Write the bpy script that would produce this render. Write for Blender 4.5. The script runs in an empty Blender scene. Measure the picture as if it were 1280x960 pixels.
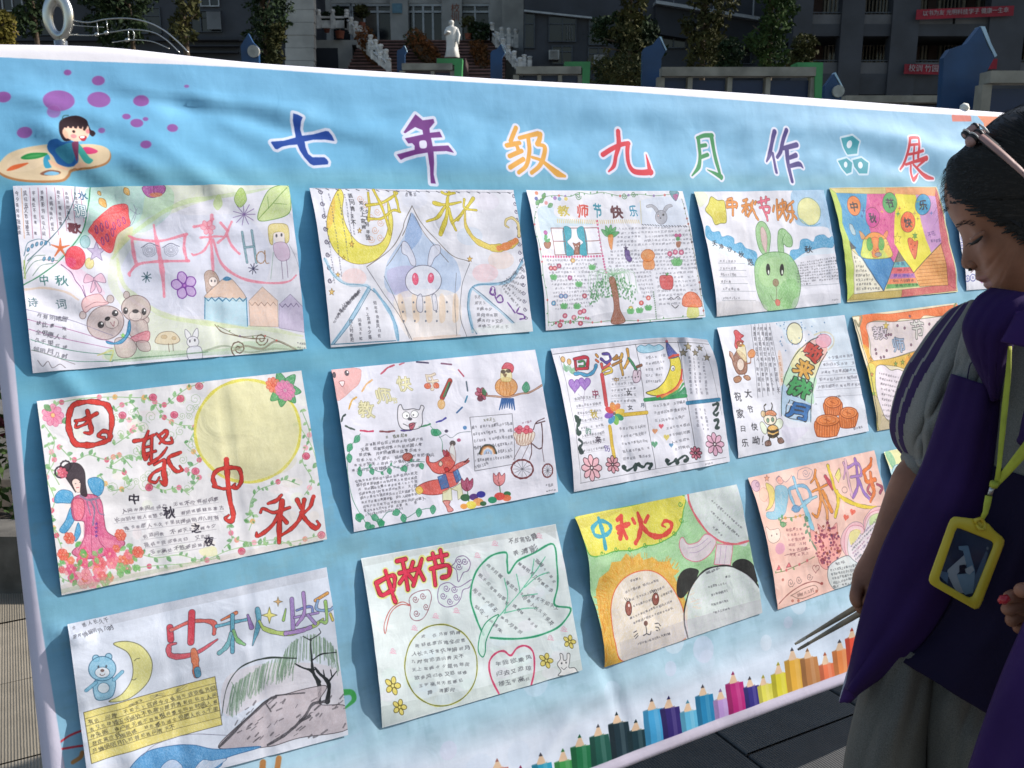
import bpy, bmesh, math, random
import numpy as np
from mathutils import Vector, Matrix, noise as mnoise
R = math.radians
sc = bpy.context.scene
# ------------------------------------------------------------------ camera, sky, sun, exposure
CAMZ = 1.32
PITCH = 12.207
FPX = 1146.5                       # focal length in pixels of a 1280 wide frame
cam_d = bpy.data.cameras.new("camera"); cam = bpy.data.objects.new("camera", cam_d)
sc.collection.objects.link(cam); sc.camera = cam
cam.location = (0,0, CAMZ); cam.rotation_euler = (R(90 - PITCH), 0,0)
cam_d.sensor_width = 36.0; cam_d.lens = FPX / 1280 * 36.0
cam_d.clip_start = 0.02; cam_d.clip_end = 900
cam_d.dof.use_dof = True; cam_d.dof.focus_distance = 1.75; cam_d.dof.aperture_fstop = 16.0
SUN_DIR = Vector((0.81,0.22,0.53)).normalized()      # towards the sun
world = bpy.data.worlds.new("World"); sc.world = world; world.use_nodes = True
wn = world.node_tree; bg = wn.nodes["Background"]
sky = wn.nodes.new("ShaderNodeTexSky"); sky.sky_type = 'NISHITA'; sky.sun_disc = False
sky.sun_elevation = math.asin(SUN_DIR.z)
sky.sun_rotation = math.atan2(SUN_DIR.x, SUN_DIR.y)
sky.air_density = 1.3; sky.dust_density = 1.5
wn.links.new(sky.outputs[0], bg.inputs[0]); bg.inputs[1].default_value = 0.12
sun_d = bpy.data.lights.new("sun", 'SUN'); sun_d.energy = 5.0; sun_d.angle = R(0.53); sun_d.color = (1.0, .955, .90)
sun = bpy.data.objects.new("sun", sun_d); sc.collection.objects.link(sun)
sun.rotation_euler = SUN_DIR.to_track_quat('Z', 'Y').to_euler()
sc.view_settings.view_transform = 'Standard'; sc.view_settings.look = 'None'
sc.view_settings.exposure = 0.18; sc.view_settings.gamma = 1.0
# ------------------------------------------------------------------ where a photograph pixel lies
_cp, _sp = math.cos(R(PITCH)), math.sin(R(PITCH))
CF = np.array([0, _cp, -_sp]); CU = np.array([0, _sp, _cp]); CR = np.array([1., 0,0])
def ray(x, y): return CR * (x - 640) / FPX - CU * (y - 480) / FPX + CF
def at(x, y, Y):
    "point of the place on the vertical plane Y metres ahead that is seen at pixel x, y"
    r = ray(x, y); t = Y / r[1]; p = r * t; return Vector((p[0], p[1], p[2] + CAMZ))
def atd(x, y, dep):
    r = ray(x, y); p = r * dep; return Vector((p[0], p[1], p[2] + CAMZ))
# banner plane
PHI, LEAN = 0.5256130,0.3123163
BD = np.array([math.cos(PHI), math.sin(PHI), 0.]); BM = np.array([math.sin(PHI), -math.cos(PHI), 0.])
BV = np.array([0,0,1.]) * math.cos(LEAN) - BM * math.sin(LEAN); BN = np.cross(BD, BV)
BC = 1.67240413 * CF
def PL(px, py):
    "photograph pixel -> metres along and up the banner"
    px = np.asarray(px, float); py = np.asarray(py, float)
    r = (px[..., None] - 640) / FPX * CR - (py[..., None] - 480) / FPX * CU + CF
    t = (BC @ BN) / (r @ BN); X = r * t[..., None] - BC
    return X @ BD, X @ BV
def BP(u, v, h=0.0):
    p = BC + BD * u + BV * v + BN * h; return Vector((p[0], p[1], p[2] + CAMZ))
# ------------------------------------------------------------------ object helpers
def tag(o, label=None, cat=None, group=None, kind=None):
    if label: o['label'] = label
    if cat: o['category'] = cat
    if group: o['group'] = group
    if kind: o['kind'] = kind
    return o
def empty(name, loc=(0,0,0), rz=0, label=None, cat=None, group=None, kind=None):
    o = bpy.data.objects.new(name, None); sc.collection.objects.link(o)
    o.location = loc; o.rotation_euler = (0,0, rz); o.empty_display_size = .05
    return tag(o, label, cat, group, kind)
def wm(o):
    m = Matrix.LocRotScale(o.location, o.rotation_euler, o.scale)
    return wm(o.parent) @ o.matrix_parent_inverse @ m if o.parent else m
def link(name, me, mat=None, parent=None, smooth=False):
    o = bpy.data.objects.new(name, me); sc.collection.objects.link(o)
    if mat: me.materials.append(mat)
    if parent:
        o.parent = parent
        o.matrix_parent_inverse = wm(parent).inverted()
    if smooth: me.shade_smooth()
    return o
def pydata(name, vs, fs, mat=None, parent=None, smooth=False):
    me = bpy.data.meshes.new(name); me.from_pydata([tuple(v) for v in vs],[], fs); me.update()
    return link(name, me, mat, parent, smooth)
class MB:
    "collects simple shapes, then links them as one mesh (world coordinates)"
    def __init__(s): s.v = []; s.f = []
    def add(s, vs, fs):
        n = len(s.v); s.v += [tuple(v) for v in vs]; s.f += [tuple(i + n for i in f) for f in fs]; return s
    def box(s, c, d, M=None):
        x, y, z = d[0] / 2, d[1] / 2, d[2] / 2
        vs = [Vector((sx * x, sy * y, sz * z)) for sx in (-1,1) for sy in (-1,1) for sz in (-1,1)]
        if M is not None: vs = [M @ v for v in vs]
        vs = [v + Vector(c) for v in vs]
        return s.add(vs, [(0,1,3,2), (4,6,7,5), (0,4,5,1), (2,3,7,6), (0,2,6,4), (1,5,7,3)])
    def tube(s, pts, rads, n=8, cap=True):
        pts = [Vector(p) for p in pts]
        if not hasattr(rads, '__len__'): rads = [rads] * len(pts)
        rings = []; up = None
        for i, p in enumerate(pts):
            t = (pts[min(i + 1, len(pts) - 1)] - pts[max(i - 1,0)]).normalized()
            if up is None: up = Vector((0,0,1)) if abs(t.z) < .9 else Vector((1,0,0))
            a = t.cross(up).normalized(); b = a.cross(t).normalized(); up = b
            rings.append([p + (a * math.cos(k * 2 * math.pi / n) + b * math.sin(k * 2 * math.pi / n)) * rads[i] for k in range(n)])
        vs = [v for r in rings for v in r]; fs = []
        for i in range(len(pts) - 1):
            for k in range(n):
                fs.append((i * n + k, i * n + (k + 1) % n, (i + 1) * n + (k + 1) % n, (i + 1) * n + k))
        if cap: fs.append(tuple(range(n))[::-1]); fs.append(tuple((len(pts) - 1) * n + k for k in range(n)))
        return s.add(vs, fs)
    def prism(s, pts, off):
        "closed outline (3d points) extruded by off"
        n = len(pts); pts = [Vector(p) for p in pts]; off = Vector(off)
        vs = pts + [p + off for p in pts]
        fs = [tuple(range(n)), tuple(range(2 * n - 1, n - 1,-1))] + [(i, i + n, (i + 1) % n + n, (i + 1) % n) for i in range(n)]
        return s.add(vs, fs)
    def build(s, name, mat=None, parent=None, smooth=False):
        o = pydata(name, s.v, s.f, mat, parent, smooth)
        bm = bmesh.new(); bm.from_mesh(o.data); bmesh.ops.recalc_face_normals(bm, faces=bm.faces); bm.to_mesh(o.data); bm.free()
        if smooth: o.data.shade_smooth()
        return o
# ------------------------------------------------------------------ procedural materials
def mat(name, col, rough=.6, metal=0., vary=.15, scale=8., bump=0., bscale=60., dist=.002, spec=.5, stretch=(1,1,1), col2=None, fac=(.35, .65), sheen=0):
    m = bpy.data.materials.new(name); m.use_nodes = True; nt = m.node_tree; b = nt.nodes["Principled BSDF"]
    b.inputs["Roughness"].default_value = rough; b.inputs["Metallic"].default_value = metal
    b.inputs["Specular IOR Level"].default_value = spec
    if sheen: b.inputs["Sheen Weight"].default_value = sheen
    tc = nt.nodes.new("ShaderNodeTexCoord"); mp = nt.nodes.new("ShaderNodeMapping"); mp.inputs["Scale"].default_value = stretch
    nt.links.new(tc.outputs["Object"], mp.inputs[0])
    nz = nt.nodes.new("ShaderNodeTexNoise"); nz.inputs["Scale"].default_value = scale; nz.inputs["Detail"].default_value = 6
    nt.links.new(mp.outputs[0], nz.inputs["Vector"])
    cr = nt.nodes.new("ShaderNodeValToRGB"); c2 = col2 or tuple(c * (1 - vary) for c in col)
    c1 = col if col2 else tuple(min(1, c * (1 + vary)) for c in col)
    cr.color_ramp.elements[0].position = fac[0]; cr.color_ramp.elements[0].color = (*c2,1)
    cr.color_ramp.elements[1].position = fac[1]; cr.color_ramp.elements[1].color = (*c1,1)
    nt.links.new(nz.outputs[0], cr.inputs[0]); nt.links.new(cr.outputs[0], b.inputs["Base Color"])
    if bump:
        n2 = nt.nodes.new("ShaderNodeTexNoise"); n2.inputs["Scale"].default_value = bscale; n2.inputs["Detail"].default_value = 4
        nt.links.new(mp.outputs[0], n2.inputs["Vector"])
        bp = nt.nodes.new("ShaderNodeBump"); bp.inputs["Strength"].default_value = bump; bp.inputs["Distance"].default_value = dist
        nt.links.new(n2.outputs[0], bp.inputs["Height"]); nt.links.new(bp.outputs[0], b.inputs["Normal"])
    return m
# ------------------------------------------------------------------ a small painter: the prints and drawings are painted stroke by stroke into generated images
rng = np.random.default_rng(7)
def hexc(h):
    h = h.lstrip('#'); h = ''.join(k + k for k in h) if len(h) == 3 else h
    return np.array([int(h[i:i + 2],16) / 255 for i in (0,2,4)], np.float32)
def blur(a, k):
    for ax in (0,1):
        c = np.cumsum(np.concatenate([np.take(a, range(-k, 0), ax), a, np.take(a, range(0, k + 1), ax)], ax), ax)
        n = a.shape[ax]; a = (np.take(c, range(2 * k, 2 * k + n), ax) - np.take(c, range(0, n), ax)) / (2 * k)
    return a
def nz(h, w, k, sd=0):
    r = np.random.default_rng(sd).random((h, w)).astype(np.float32); r = blur(r, k); r -= r.min(); r /= r.max(); return r
_hatch = nz(700,1000,2,3)
_h2 = np.random.default_rng(5).random((700,1000)).astype(np.float32)
for _i in range(1,9): _h2 = _h2 if _i > 8 else _h2
_acc = sum(np.roll(np.roll(_h2, i, 0), -i, 1) for i in range(10)) / 10
_acc = (_acc - _acc.mean()) / _acc.std()
HATCH = np.clip(.5 + .30 * _acc + .9 * (_hatch - .5), 0,1)
HATCH = np.tile(HATCH, (3,5))[:2000, :4600]
_f = np.random.default_rng(15).random((700,1000)).astype(np.float32); _f = sum(np.roll(np.roll(_f, i, 0), i // 2,1) for i in range(6)) / 6; FINE = np.clip(.5 + (_f - _f.mean()) / _f.std() * .3,0,1)
BLOT = np.tile(nz(700,1000,22,9), (3,5))[:2000, :4600]
def spline(p, closed=False, n=6):
    p = np.asarray(p, float); m = len(p)
    if m < 3: return p
    if closed: q = np.vstack([p[-1], p, p[0], p[1]]); segs = m
    else: q = np.vstack([2 * p[0] - p[1], p, 2 * p[-1] - p[-2]]); segs = m - 1
    t = np.linspace(0,1, n, endpoint=False)[:, None]; out = []
    for i in range(segs):
        a, b, c, d = q[i], q[i + 1], q[i + 2], q[i + 3]
        out.append(.5 * (2 * b + (c - a) * t + (2 * a - 5 * b + 4 * c - d) * t ** 2 + (3 * b - a - 3 * c + d) * t ** 3))
    out = np.vstack(out)
    return out if closed else np.vstack([out, q[-2]])
_GL = {}
def glyph_bitmap(ch, N=72):
    if ch in _GL: return _GL[ch]
    cu = bpy.data.curves.new("glyph", 'FONT'); cu.body = ch; cu.resolution_u = 4; cu.size = 1.0
    o = bpy.data.objects.new("glyph", cu); sc.collection.objects.link(o)
    dg = bpy.context.evaluated_depsgraph_get(); me = bpy.data.meshes.new_from_object(o.evaluated_get(dg))
    vs = np.array([v.co[:2] for v in me.vertices], float); me.calc_loop_triangles()
    tr = [tuple(t.vertices) for t in me.loop_triangles]
    bpy.data.objects.remove(o); bpy.data.meshes.remove(me); bpy.data.curves.remove(cu)
    if len(vs) == 0: _GL[ch] = np.zeros((N, N), np.float32); return _GL[ch]
    lo, hi = vs.min(0), vs.max(0); vs = (vs - lo) / (hi - lo); S = N * 2
    P = vs * (S - 16) + 8; P[:, 1] = S - P[:, 1]; out = np.zeros((S, S), bool)
    for t in tr:
        a, b, c = P[list(t)]; x0, y0 = np.floor(np.min([a, b, c],0)).astype(int); x1, y1 = np.ceil(np.max([a, b, c],0)).astype(int) + 1
        X, Y = np.meshgrid(np.arange(x0, x1) + .5, np.arange(y0, y1) + .5)
        e = lambda p, q: (q[0] - p[0]) * (Y - p[1]) - (q[1] - p[1]) * (X - p[0])
        w = [e(a, b), e(b, c), e(c, a)]; ins = ((w[0] >= 0) & (w[1] >= 0) & (w[2] >= 0)) | ((w[0] <= 0) & (w[1] <= 0) & (w[2] <= 0))
        out[y0:y1, x0:x1] |= ins[:out.shape[0] - y0, :out.shape[1] - x0]
    g = out.reshape(N, 2, N, 2).mean((1,3)).astype(np.float32); _GL[ch] = g; return g
_GS = {}
def glyph_small(ch):
    if ch not in _GS: _GS[ch] = np.clip(glyph_bitmap(ch).reshape(18,4,18,4).mean((1,3)) * 1.95,0,1)
    return _GS[ch]
def dilate(g, r):
    if r <= 0: return g
    o = g.copy(); R_ = int(math.ceil(r))
    for dy in range(-R_, R_ + 1):
        for dx in range(-R_, R_ + 1):
            if dx * dx + dy * dy <= r * r: o = np.maximum(o, np.roll(np.roll(g, dy, 0), dx, 1))
    return o
POEM = '明月几时有把酒问青天不知天上宫阙今夕是何年我欲乘风归去又恐琼楼玉宇高处不胜寒起舞弄清影何似在人间转朱阁低绮户照无眠不应有恨何事长向别时圆人有悲欢离合月有阴晴圆缺此事古难全但愿人长久千里共婵娟'
class Canvas:
    def __init__(s, W, H, base, quad=None, rect=None, tx=.3, ax=1., sh=.13):
        s.W, s.H = W, H; s.img = np.ones((H, W, 3), np.float32) * hexc(base); s.base = hexc(base)
        s.quad = quad; s.rect = rect; s.tx = tx; s.ax = ax; s.sh = sh; s.fr = (0,0,1); s.gk = None; s.pi = int(quad[0][0]) if quad else 0
        s.rs = random.Random(W + H + int(abs(quad[0][0]) * 999 if quad else 0))
        if quad:
            q = np.array(quad); c = q.mean(0); s.gk = None; a = s.px(np.array([c + (-5,-5), c + (5,-5), c + (-5,5)]))
            J = np.array([a[1] - a[0], a[2] - a[0]]) / 10; s.gk = math.sqrt(abs(np.linalg.det(J)))
    def px(s, P):
        u, v = PL(P[:, 0], P[:, 1])
        if s.rect:
            u0, v0, u1, v1 = s.rect; return np.stack([(u - u0) / (u1 - u0) * s.W, (v1 - v) / (v1 - v0) * s.H],1)
        q = s.quv(); a = np.full(len(P), .5); b = np.full(len(P), .5); T = np.stack([u, v],1)
        for _ in range(5):
            A = (1 - a)[:, None]; B = (1 - b)[:, None]; a_ = a[:, None]; b_ = b[:, None]
            X = q[0] * A * B + q[1] * a_ * B + q[2] * a_ * b_ + q[3] * A * b_
            da = (q[1] - q[0]) * B + (q[2] - q[3]) * b_; db = (q[3] - q[0]) * A + (q[2] - q[1]) * a_
            r = T - X; det = da[:, 0] * db[:, 1] - da[:, 1] * db[:, 0]
            a = a + (r[:, 0] * db[:, 1] - r[:, 1] * db[:, 0]) / det; b = b + (da[:, 0] * r[:, 1] - da[:, 1] * r[:, 0]) / det
        return np.stack([a * s.W, b * s.H],1)
    def quv(s):
        if not hasattr(s, '_q'): s._q = np.stack(PL(*np.array(s.quad, float).T), 1)
        return s._q
    def z(s, x0, y0, k): s.fr = (x0, y0, k); return s
    def T(s, pts):
        P = np.asarray(pts, float).reshape(-1,2); P = P / s.fr[2] + np.array(s.fr[:2]); return s.px(P)
    def K(s, p=None):
        if s.gk: return s.gk / s.fr[2]
        a = s.T([p[0], p[1], p[0] + 8, p[1], p[0], p[1] + 8]); J = np.array([a[1] - a[0], a[2] - a[0]]) / 8
        return math.sqrt(abs(np.linalg.det(J)))
    def comp(s, x0, y0, cov, col, a, tx):
        h, w = cov.shape
        if h <= 0 or w <= 0: return
        c = cov * a
        if tx: c = c * (1 - tx * HATCH[y0:y0 + h, x0:x0 + w])
        im = s.img[y0:y0 + h, x0:x0 + w]; im += (hexc(col) - im) * c[..., None]
    def cap(s, P, ws, col, a=1, tx=0):
        P = np.asarray(P); m = max(ws) / 2 + 1.5
        x0 = max(0, int(P[:, 0].min() - m)); x1 = min(s.W, int(P[:, 0].max() + m) + 1)
        y0 = max(0, int(P[:, 1].min() - m)); y1 = min(s.H, int(P[:, 1].max() + m) + 1)
        if x1 <= x0 or y1 <= y0: return
        cov = np.zeros((y1 - y0, x1 - x0), np.float32)
        n = len(P)
        for i in range(max(1, n - 1)):
            p = P[i]; q = P[min(i + 1, n - 1)]; r0 = ws[i] / 2; r1 = ws[min(i + 1, n - 1)] / 2; mm = max(r0, r1) + 1.5
            a0 = max(x0, int(min(p[0], q[0]) - mm)); a1 = min(x1, int(max(p[0], q[0]) + mm) + 1)
            b0 = max(y0, int(min(p[1], q[1]) - mm)); b1 = min(y1, int(max(p[1], q[1]) + mm) + 1)
            if a1 <= a0 or b1 <= b0: continue
            X = np.arange(a0, a1)[None, :] + .5 - p[0]; Y = np.arange(b0, b1)[:, None] + .5 - p[1]
            d = q - p; L = d @ d
            t = np.clip((X * d[0] + Y * d[1]) / L, 0,1) if L > 1e-9 else np.zeros((b1 - b0, a1 - a0))
            D = np.sqrt((X - t * d[0]) ** 2 + (Y - t * d[1]) ** 2)
            rr = r0 + (r1 - r0) * t
            cv = np.clip(rr - D + .5,0,1) * np.clip(2 * rr, .25,1)
            sub = cov[b0 - y0:b1 - y0, a0 - x0:a1 - x0]; np.maximum(sub, cv, out=sub)
        s.comp(x0, y0, cov, col, a, tx)
    def L(s, pts, w, col, sm=1, closed=False, a=1, tx=.15, out=None, ow=0):
        "pen or brush line; w one width or one per point (frame pixels)"
        p = np.asarray(pts, float).reshape(-1,2); k = s.K(p[0]); P = s.T(pts)
        ws = [w] * len(P) if not hasattr(w, '__len__') else list(w)
        if closed and not sm: P = np.vstack([P, P[0]]); ws.append(ws[0])
        if sm and len(P) > 2:
            n0 = len(P); P = spline(P, closed); tt = np.linspace(0, n0 - 1 if not closed else n0, len(P))
            ws = np.interp(tt, range(n0 + (1 if closed else 0)), ws + ([ws[0]] if closed else []))
            if closed: P = np.vstack([P, P[0]]); ws = list(ws) + [ws[0]]
        if len(P) > 4 and s.quad:      # unsteady hand: width and path waver a little
            ph = s.rs.uniform(0,6); q = np.arange(len(P)); ws = [x * (1 + .16 * math.sin(i * .9 + ph) + .08 * math.sin(i * 2.3 + ph)) for i, x in enumerate(ws)]; P = P + np.stack([np.sin(q * .7 + ph), np.cos(q * .8 + ph * 2)],1) * .55
        ws = [x * k for x in ws]
        if out: s.cap(P, [x + 2 * ow * k for x in ws], out, a)
        s.cap(P, ws, col, a, tx)
    def poly(s, P, col, a=1, tx=0):
        x0 = max(0, int(P[:, 0].min()) - 1); x1 = min(s.W, int(P[:, 0].max()) + 2)
        y0 = max(0, int(P[:, 1].min()) - 1); y1 = min(s.H, int(P[:, 1].max()) + 2)
        if x1 <= x0 or y1 <= y0: return
        SS = 3; cov = np.zeros((y1 - y0, x1 - x0), np.float32); Q = np.roll(P, -1,0); X = np.arange(x0, x1)
        for r in range((y1 - y0) * SS):
            y = y0 + (r + .5) / SS; mk = (P[:, 1] <= y) != (Q[:, 1] <= y)
            if not mk.any(): continue
            A = P[mk]; B = Q[mk]; xs = np.sort(A[:, 0] + (y - A[:, 1]) / (B[:, 1] - A[:, 1]) * (B[:, 0] - A[:, 0]))
            row = cov[r // SS]
            for i in range(0, len(xs) - 1,2):
                i0 = max(0, int(xs[i]) - x0 - 1); i1 = min(len(row), int(xs[i + 1]) - x0 + 2)
                if i1 <= i0: continue
                xx = X[i0:i1]; row[i0:i1] += np.clip(np.minimum(xs[i + 1], xx + 1) - np.maximum(xs[i], xx), 0,1) / SS
        s.comp(x0, y0, cov, col, a, tx)
    def F(s, pts, col, out=None, w=1.5, sm=1, a=1, tx=None):
        P = s.T(pts)
        if sm: P = spline(P, True)
        s.poly(P, col, a, s.tx if tx is None else tx)
        if out: k = s.K(np.asarray(pts, float).reshape(-1,2)[0]); PP = np.vstack([P, P[0]]); s.cap(PP, [w * k] * len(PP), out, 1, .1)
    def E(s, x, y, rx, ry, col=None, out=None, w=1.5, rot=0, a=1, tx=None, n=14, a0=0, a1=360):
        th = np.linspace(R(a0), R(a1), n, endpoint=(a1 - a0 < 360)); c, sn = math.cos(R(rot)), math.sin(R(rot))
        ex = rx * np.cos(th); ey = ry * np.sin(th); pts = np.stack([x + ex * c - ey * sn, y + ex * sn + ey * c],1).ravel()
        if col: s.F(pts, col, out, w, 1, a, tx)
        elif out: s.L(pts, w, out, 1, a1 - a0 >= 360, a)
    def flower(s, x, y, r, n, col, out=None, w=1.2, cen='#f0d040', pw=.32, rot=0, cr=.22):
        for i in range(n):
            t = rot + i * 2 * math.pi / n; dx, dy = math.cos(t), math.sin(t); px, py = -dy, dx; q = []
            for f, g in ((.15,0), (.55, pw), (.92, pw * .6), (1.0,0), (.92,-pw * .6), (.55,-pw)):
                X = (dx * f + px * g) * r; Y = (dy * f + py * g) * r; q += [x + X * s.ax + Y * s.sh, y + Y]
            s.F(q, col, out, w)
        if cen: s.E(x, y, r * cr * s.ax, r * cr, cen, out, w)
    def star(s, x, y, r, col, out='#333333', w=1.2, rot=-90, inn=.42, n=5):
        q = []
        for i in range(2 * n):
            t = R(rot + i * 180 / n); rr = r if i % 2 == 0 else r * inn; q += [x + rr * math.cos(t) * s.ax, y + rr * math.sin(t)]
        if col: s.F(q, col, out, w, 0)
        else: s.L(q, w, out, 0, True)
    def heart(s, x, y, r, col=None, out=None, w=1.2, rot=0):
        q = []
        for i in range(16):
            t = i * 2 * math.pi / 16; hx = math.sin(t) ** 3; hy = -(13 * math.cos(t) - 5 * math.cos(2 * t) - 2 * math.cos(3 * t) - math.cos(4 * t)) / 16
            c, sn = math.cos(R(rot)), math.sin(R(rot)); q += [x + (hx * c - hy * sn) * r * s.ax, y + (hx * sn + hy * c) * r]
        if col: s.F(q, col, out, w)
        else: s.L(q, w, out, 1, True)
    def spiral(s, x, y, r, col, w=1.2, turns=1.6, d=1, rot=0, wt=None):
        n = int(10 * turns); q = []; 
        for i in range(n + 1):
            t = i / n; a = rot + d * t * turns * 2 * math.pi; rr = r * (1 - t * .85); q += [x + rr * math.cos(a) * s.ax, y + rr * math.sin(a)]
        s.L(q, wt or w, col)
    def leaf(s, x, y, l, ang, col, out=None, w=1, fat=.32):
        t = R(ang); dx, dy = math.cos(t), math.sin(t); q = []
        for f, g in ((0,0), (.35, fat), (.75, fat * .7), (1,0), (.75,-fat * .7), (.35,-fat)): q += [x + (dx * f - dy * g) * l * s.ax, y + (dy * f + dx * g) * l]
        s.F(q, col, out, w)
    def vine(s, pts, col, w=1.2, leaf='#3f8a4a', ll=10, fl=None, fr=5, step=3, seed=1):
        s.L(pts, w, col); p = np.asarray(pts, float).reshape(-1,2); p = spline(p, False, 4); r_ = random.Random(seed)
        for i in range(0, len(p) - 1, step):
            d = p[i + 1] - p[i]; a = math.degrees(math.atan2(d[1], d[0])) + r_.choice((-60,60)) + r_.uniform(-15,15)
            if fl and r_.random() < .33: s.E(p[i][0], p[i][1], fr * s.ax, fr, r_.choice(fl) if isinstance(fl, (list, tuple)) else fl)
            else: s.leaf(p[i][0], p[i][1], ll * r_.uniform(.7,1.2), a, leaf)
    def S(s, x0, y0, x1, y1, n, h, col='#3a3a44', w=1.1, a=.95, vert=False, ww=.9):
        "a line of small handwriting (the drawings carry festival poems), barely readable in the photograph"
        d = np.array([x1 - x0, y1 - y0], float); L_ = np.hypot(*d); d /= L_; ang = math.degrees(math.atan2(d[1], d[0])); st = L_ / n
        for i in range(n):
            ch = POEM[s.pi % len(POEM)]; s.pi += 1
            if s.rs.random() < .04: continue
            c = np.array([x0, y0]) + d * st * (i + .5) + np.array([s.rs.uniform(-.1, .1) * st, s.rs.uniform(-.14, .14) * h]); q = s.rs.uniform(.72,1.15)
            if vert: s.G(ch, c[0], c[1], h * .95 * q, st * ww * q, col, 0, a=a, small=1)
            else: s.G(ch, c[0], c[1], st * ww * q, h * q, col, 0, rot=ang + s.rs.uniform(-12,12), shx=s.rs.uniform(-.2, .3), shy=s.rs.uniform(-.25, .05), a=a * s.rs.uniform(.7,1), small=1)
    def B(s, x0, y0, x1, y1, n, h, rows, dx, dy, col='#3a3a44', w=1.1, a=.85, rule=None, jit=.1, **kw):
        for i in range(rows):
            f = s.rs.uniform(0, jit); m = max(1, int(round(n * (1 - f)))); X1 = x0 + (x1 - x0) * (1 - f); Y1 = y0 + (y1 - y0) * (1 - f)
            if rule: s.L([x0 + dx * i, y0 + dy * i + h * .75, x1 + dx * i, y1 + dy * i + h * .75],1, rule, 0, a=.7)
            s.S(x0 + dx * i, y0 + dy * i, X1 + dx * i, Y1 + dy * i, m, h, col, w, a, **kw)
    def G(s, ch, x, y, w, h, col, b=0, out=None, ob=4, rot=0, shx=.13, shy=0., a=1, tx=.12, small=0):
        "a legible character, from the drawing program's own type, slightly wobbled"
        g0 = glyph_small(ch) if small else glyph_bitmap(ch); c, sn = math.cos(R(rot)), math.sin(R(rot))
        ex = np.array([c * w, sn * w + shy * w]); ey = np.array([-sn * h + shx * h, c * h])
        o = np.array([x, y]) - ex / 2 - ey / 2; P = s.T(np.concatenate([o, o + ex, o + ey, o + ex + ey]))
        M = np.array([P[1] - P[0], P[2] - P[0]]).T; Mi = np.linalg.inv(M); pad = 3
        x0 = max(0, int(P[:, 0].min() - pad)); x1 = min(s.W, int(P[:, 0].max() + pad)); y0 = max(0, int(P[:, 1].min() - pad)); y1 = min(s.H, int(P[:, 1].max() + pad))
        if x1 <= x0 or y1 <= y0: return
        X, Y = np.meshgrid(np.arange(x0, x1) + .5 - P[0,0], np.arange(y0, y1) + .5 - P[0,1])
        U = Mi[0,0] * X + Mi[0,1] * Y; V = Mi[1,0] * X + Mi[1,1] * Y
        ph = s.rs.uniform(0,6); U = U + .03 * np.sin(V * 8 + ph); V = V + .03 * np.sin(U * 7 + ph * 2)
        N = g0.shape[0]; U = U * N - .5; V = V * N - .5
        def samp(g):
            i = np.clip(np.floor(U).astype(int), 0, N - 2); j = np.clip(np.floor(V).astype(int), 0, N - 2); fu = np.clip(U - i, 0,1); fv = np.clip(V - j, 0,1)
            r = g[j, i] * (1 - fu) * (1 - fv) + g[j, i + 1] * fu * (1 - fv) + g[j + 1, i] * (1 - fu) * fv + g[j + 1, i + 1] * fu * fv
            return r * ((U > -1) & (U < N) & (V > -1) & (V < N))
        if out: s.comp(x0, y0, samp(dilate(g0, b + ob)), out, a, 0)
        s.comp(x0, y0, samp(dilate(g0, b)), col, a, tx)
    def wash(s, amt=.06, k=1, grain=0):
        if grain:        # crayon and pencil grain over everything that is coloured in
            m = np.clip(np.abs(s.img - s.base).max(2) * 2.2,0,1) * np.clip(s.img.mean(2) * 2.4 - .55,0,1); g = np.clip((FINE[:s.H, :s.W] - .35) * 1.8,0,1)
            s.img += (np.clip(s.base + .02,0,1) - s.img) * (m * g * grain)[..., None]; s.img -= (m * (1 - g) * .07)[..., None]
            s.img += ((nz(s.H // 4 + 1, s.W // 4 + 1,9, s.W + int(s.base[0] * 99)).repeat(4,0).repeat(4,1)[:s.H, :s.W] - .5) * .10)[..., None]
        b = BLOT[:s.H, :s.W] - .5; s.img *= (1 + amt * b)[..., None]
        s.img += (np.random.default_rng(s.W).random((s.H, s.W, 1)).astype(np.float32) - .5) * .015 * k
    def image(s, name):
        im = bpy.data.images.new(name, s.W, s.H, alpha=False); a = np.ones((s.H, s.W, 4), np.float32); a[..., :3] = np.clip(s.img, 0,1)[::-1]
        im.pixels.foreach_set(a.ravel()); im.update(); im.pack(); return im
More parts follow.
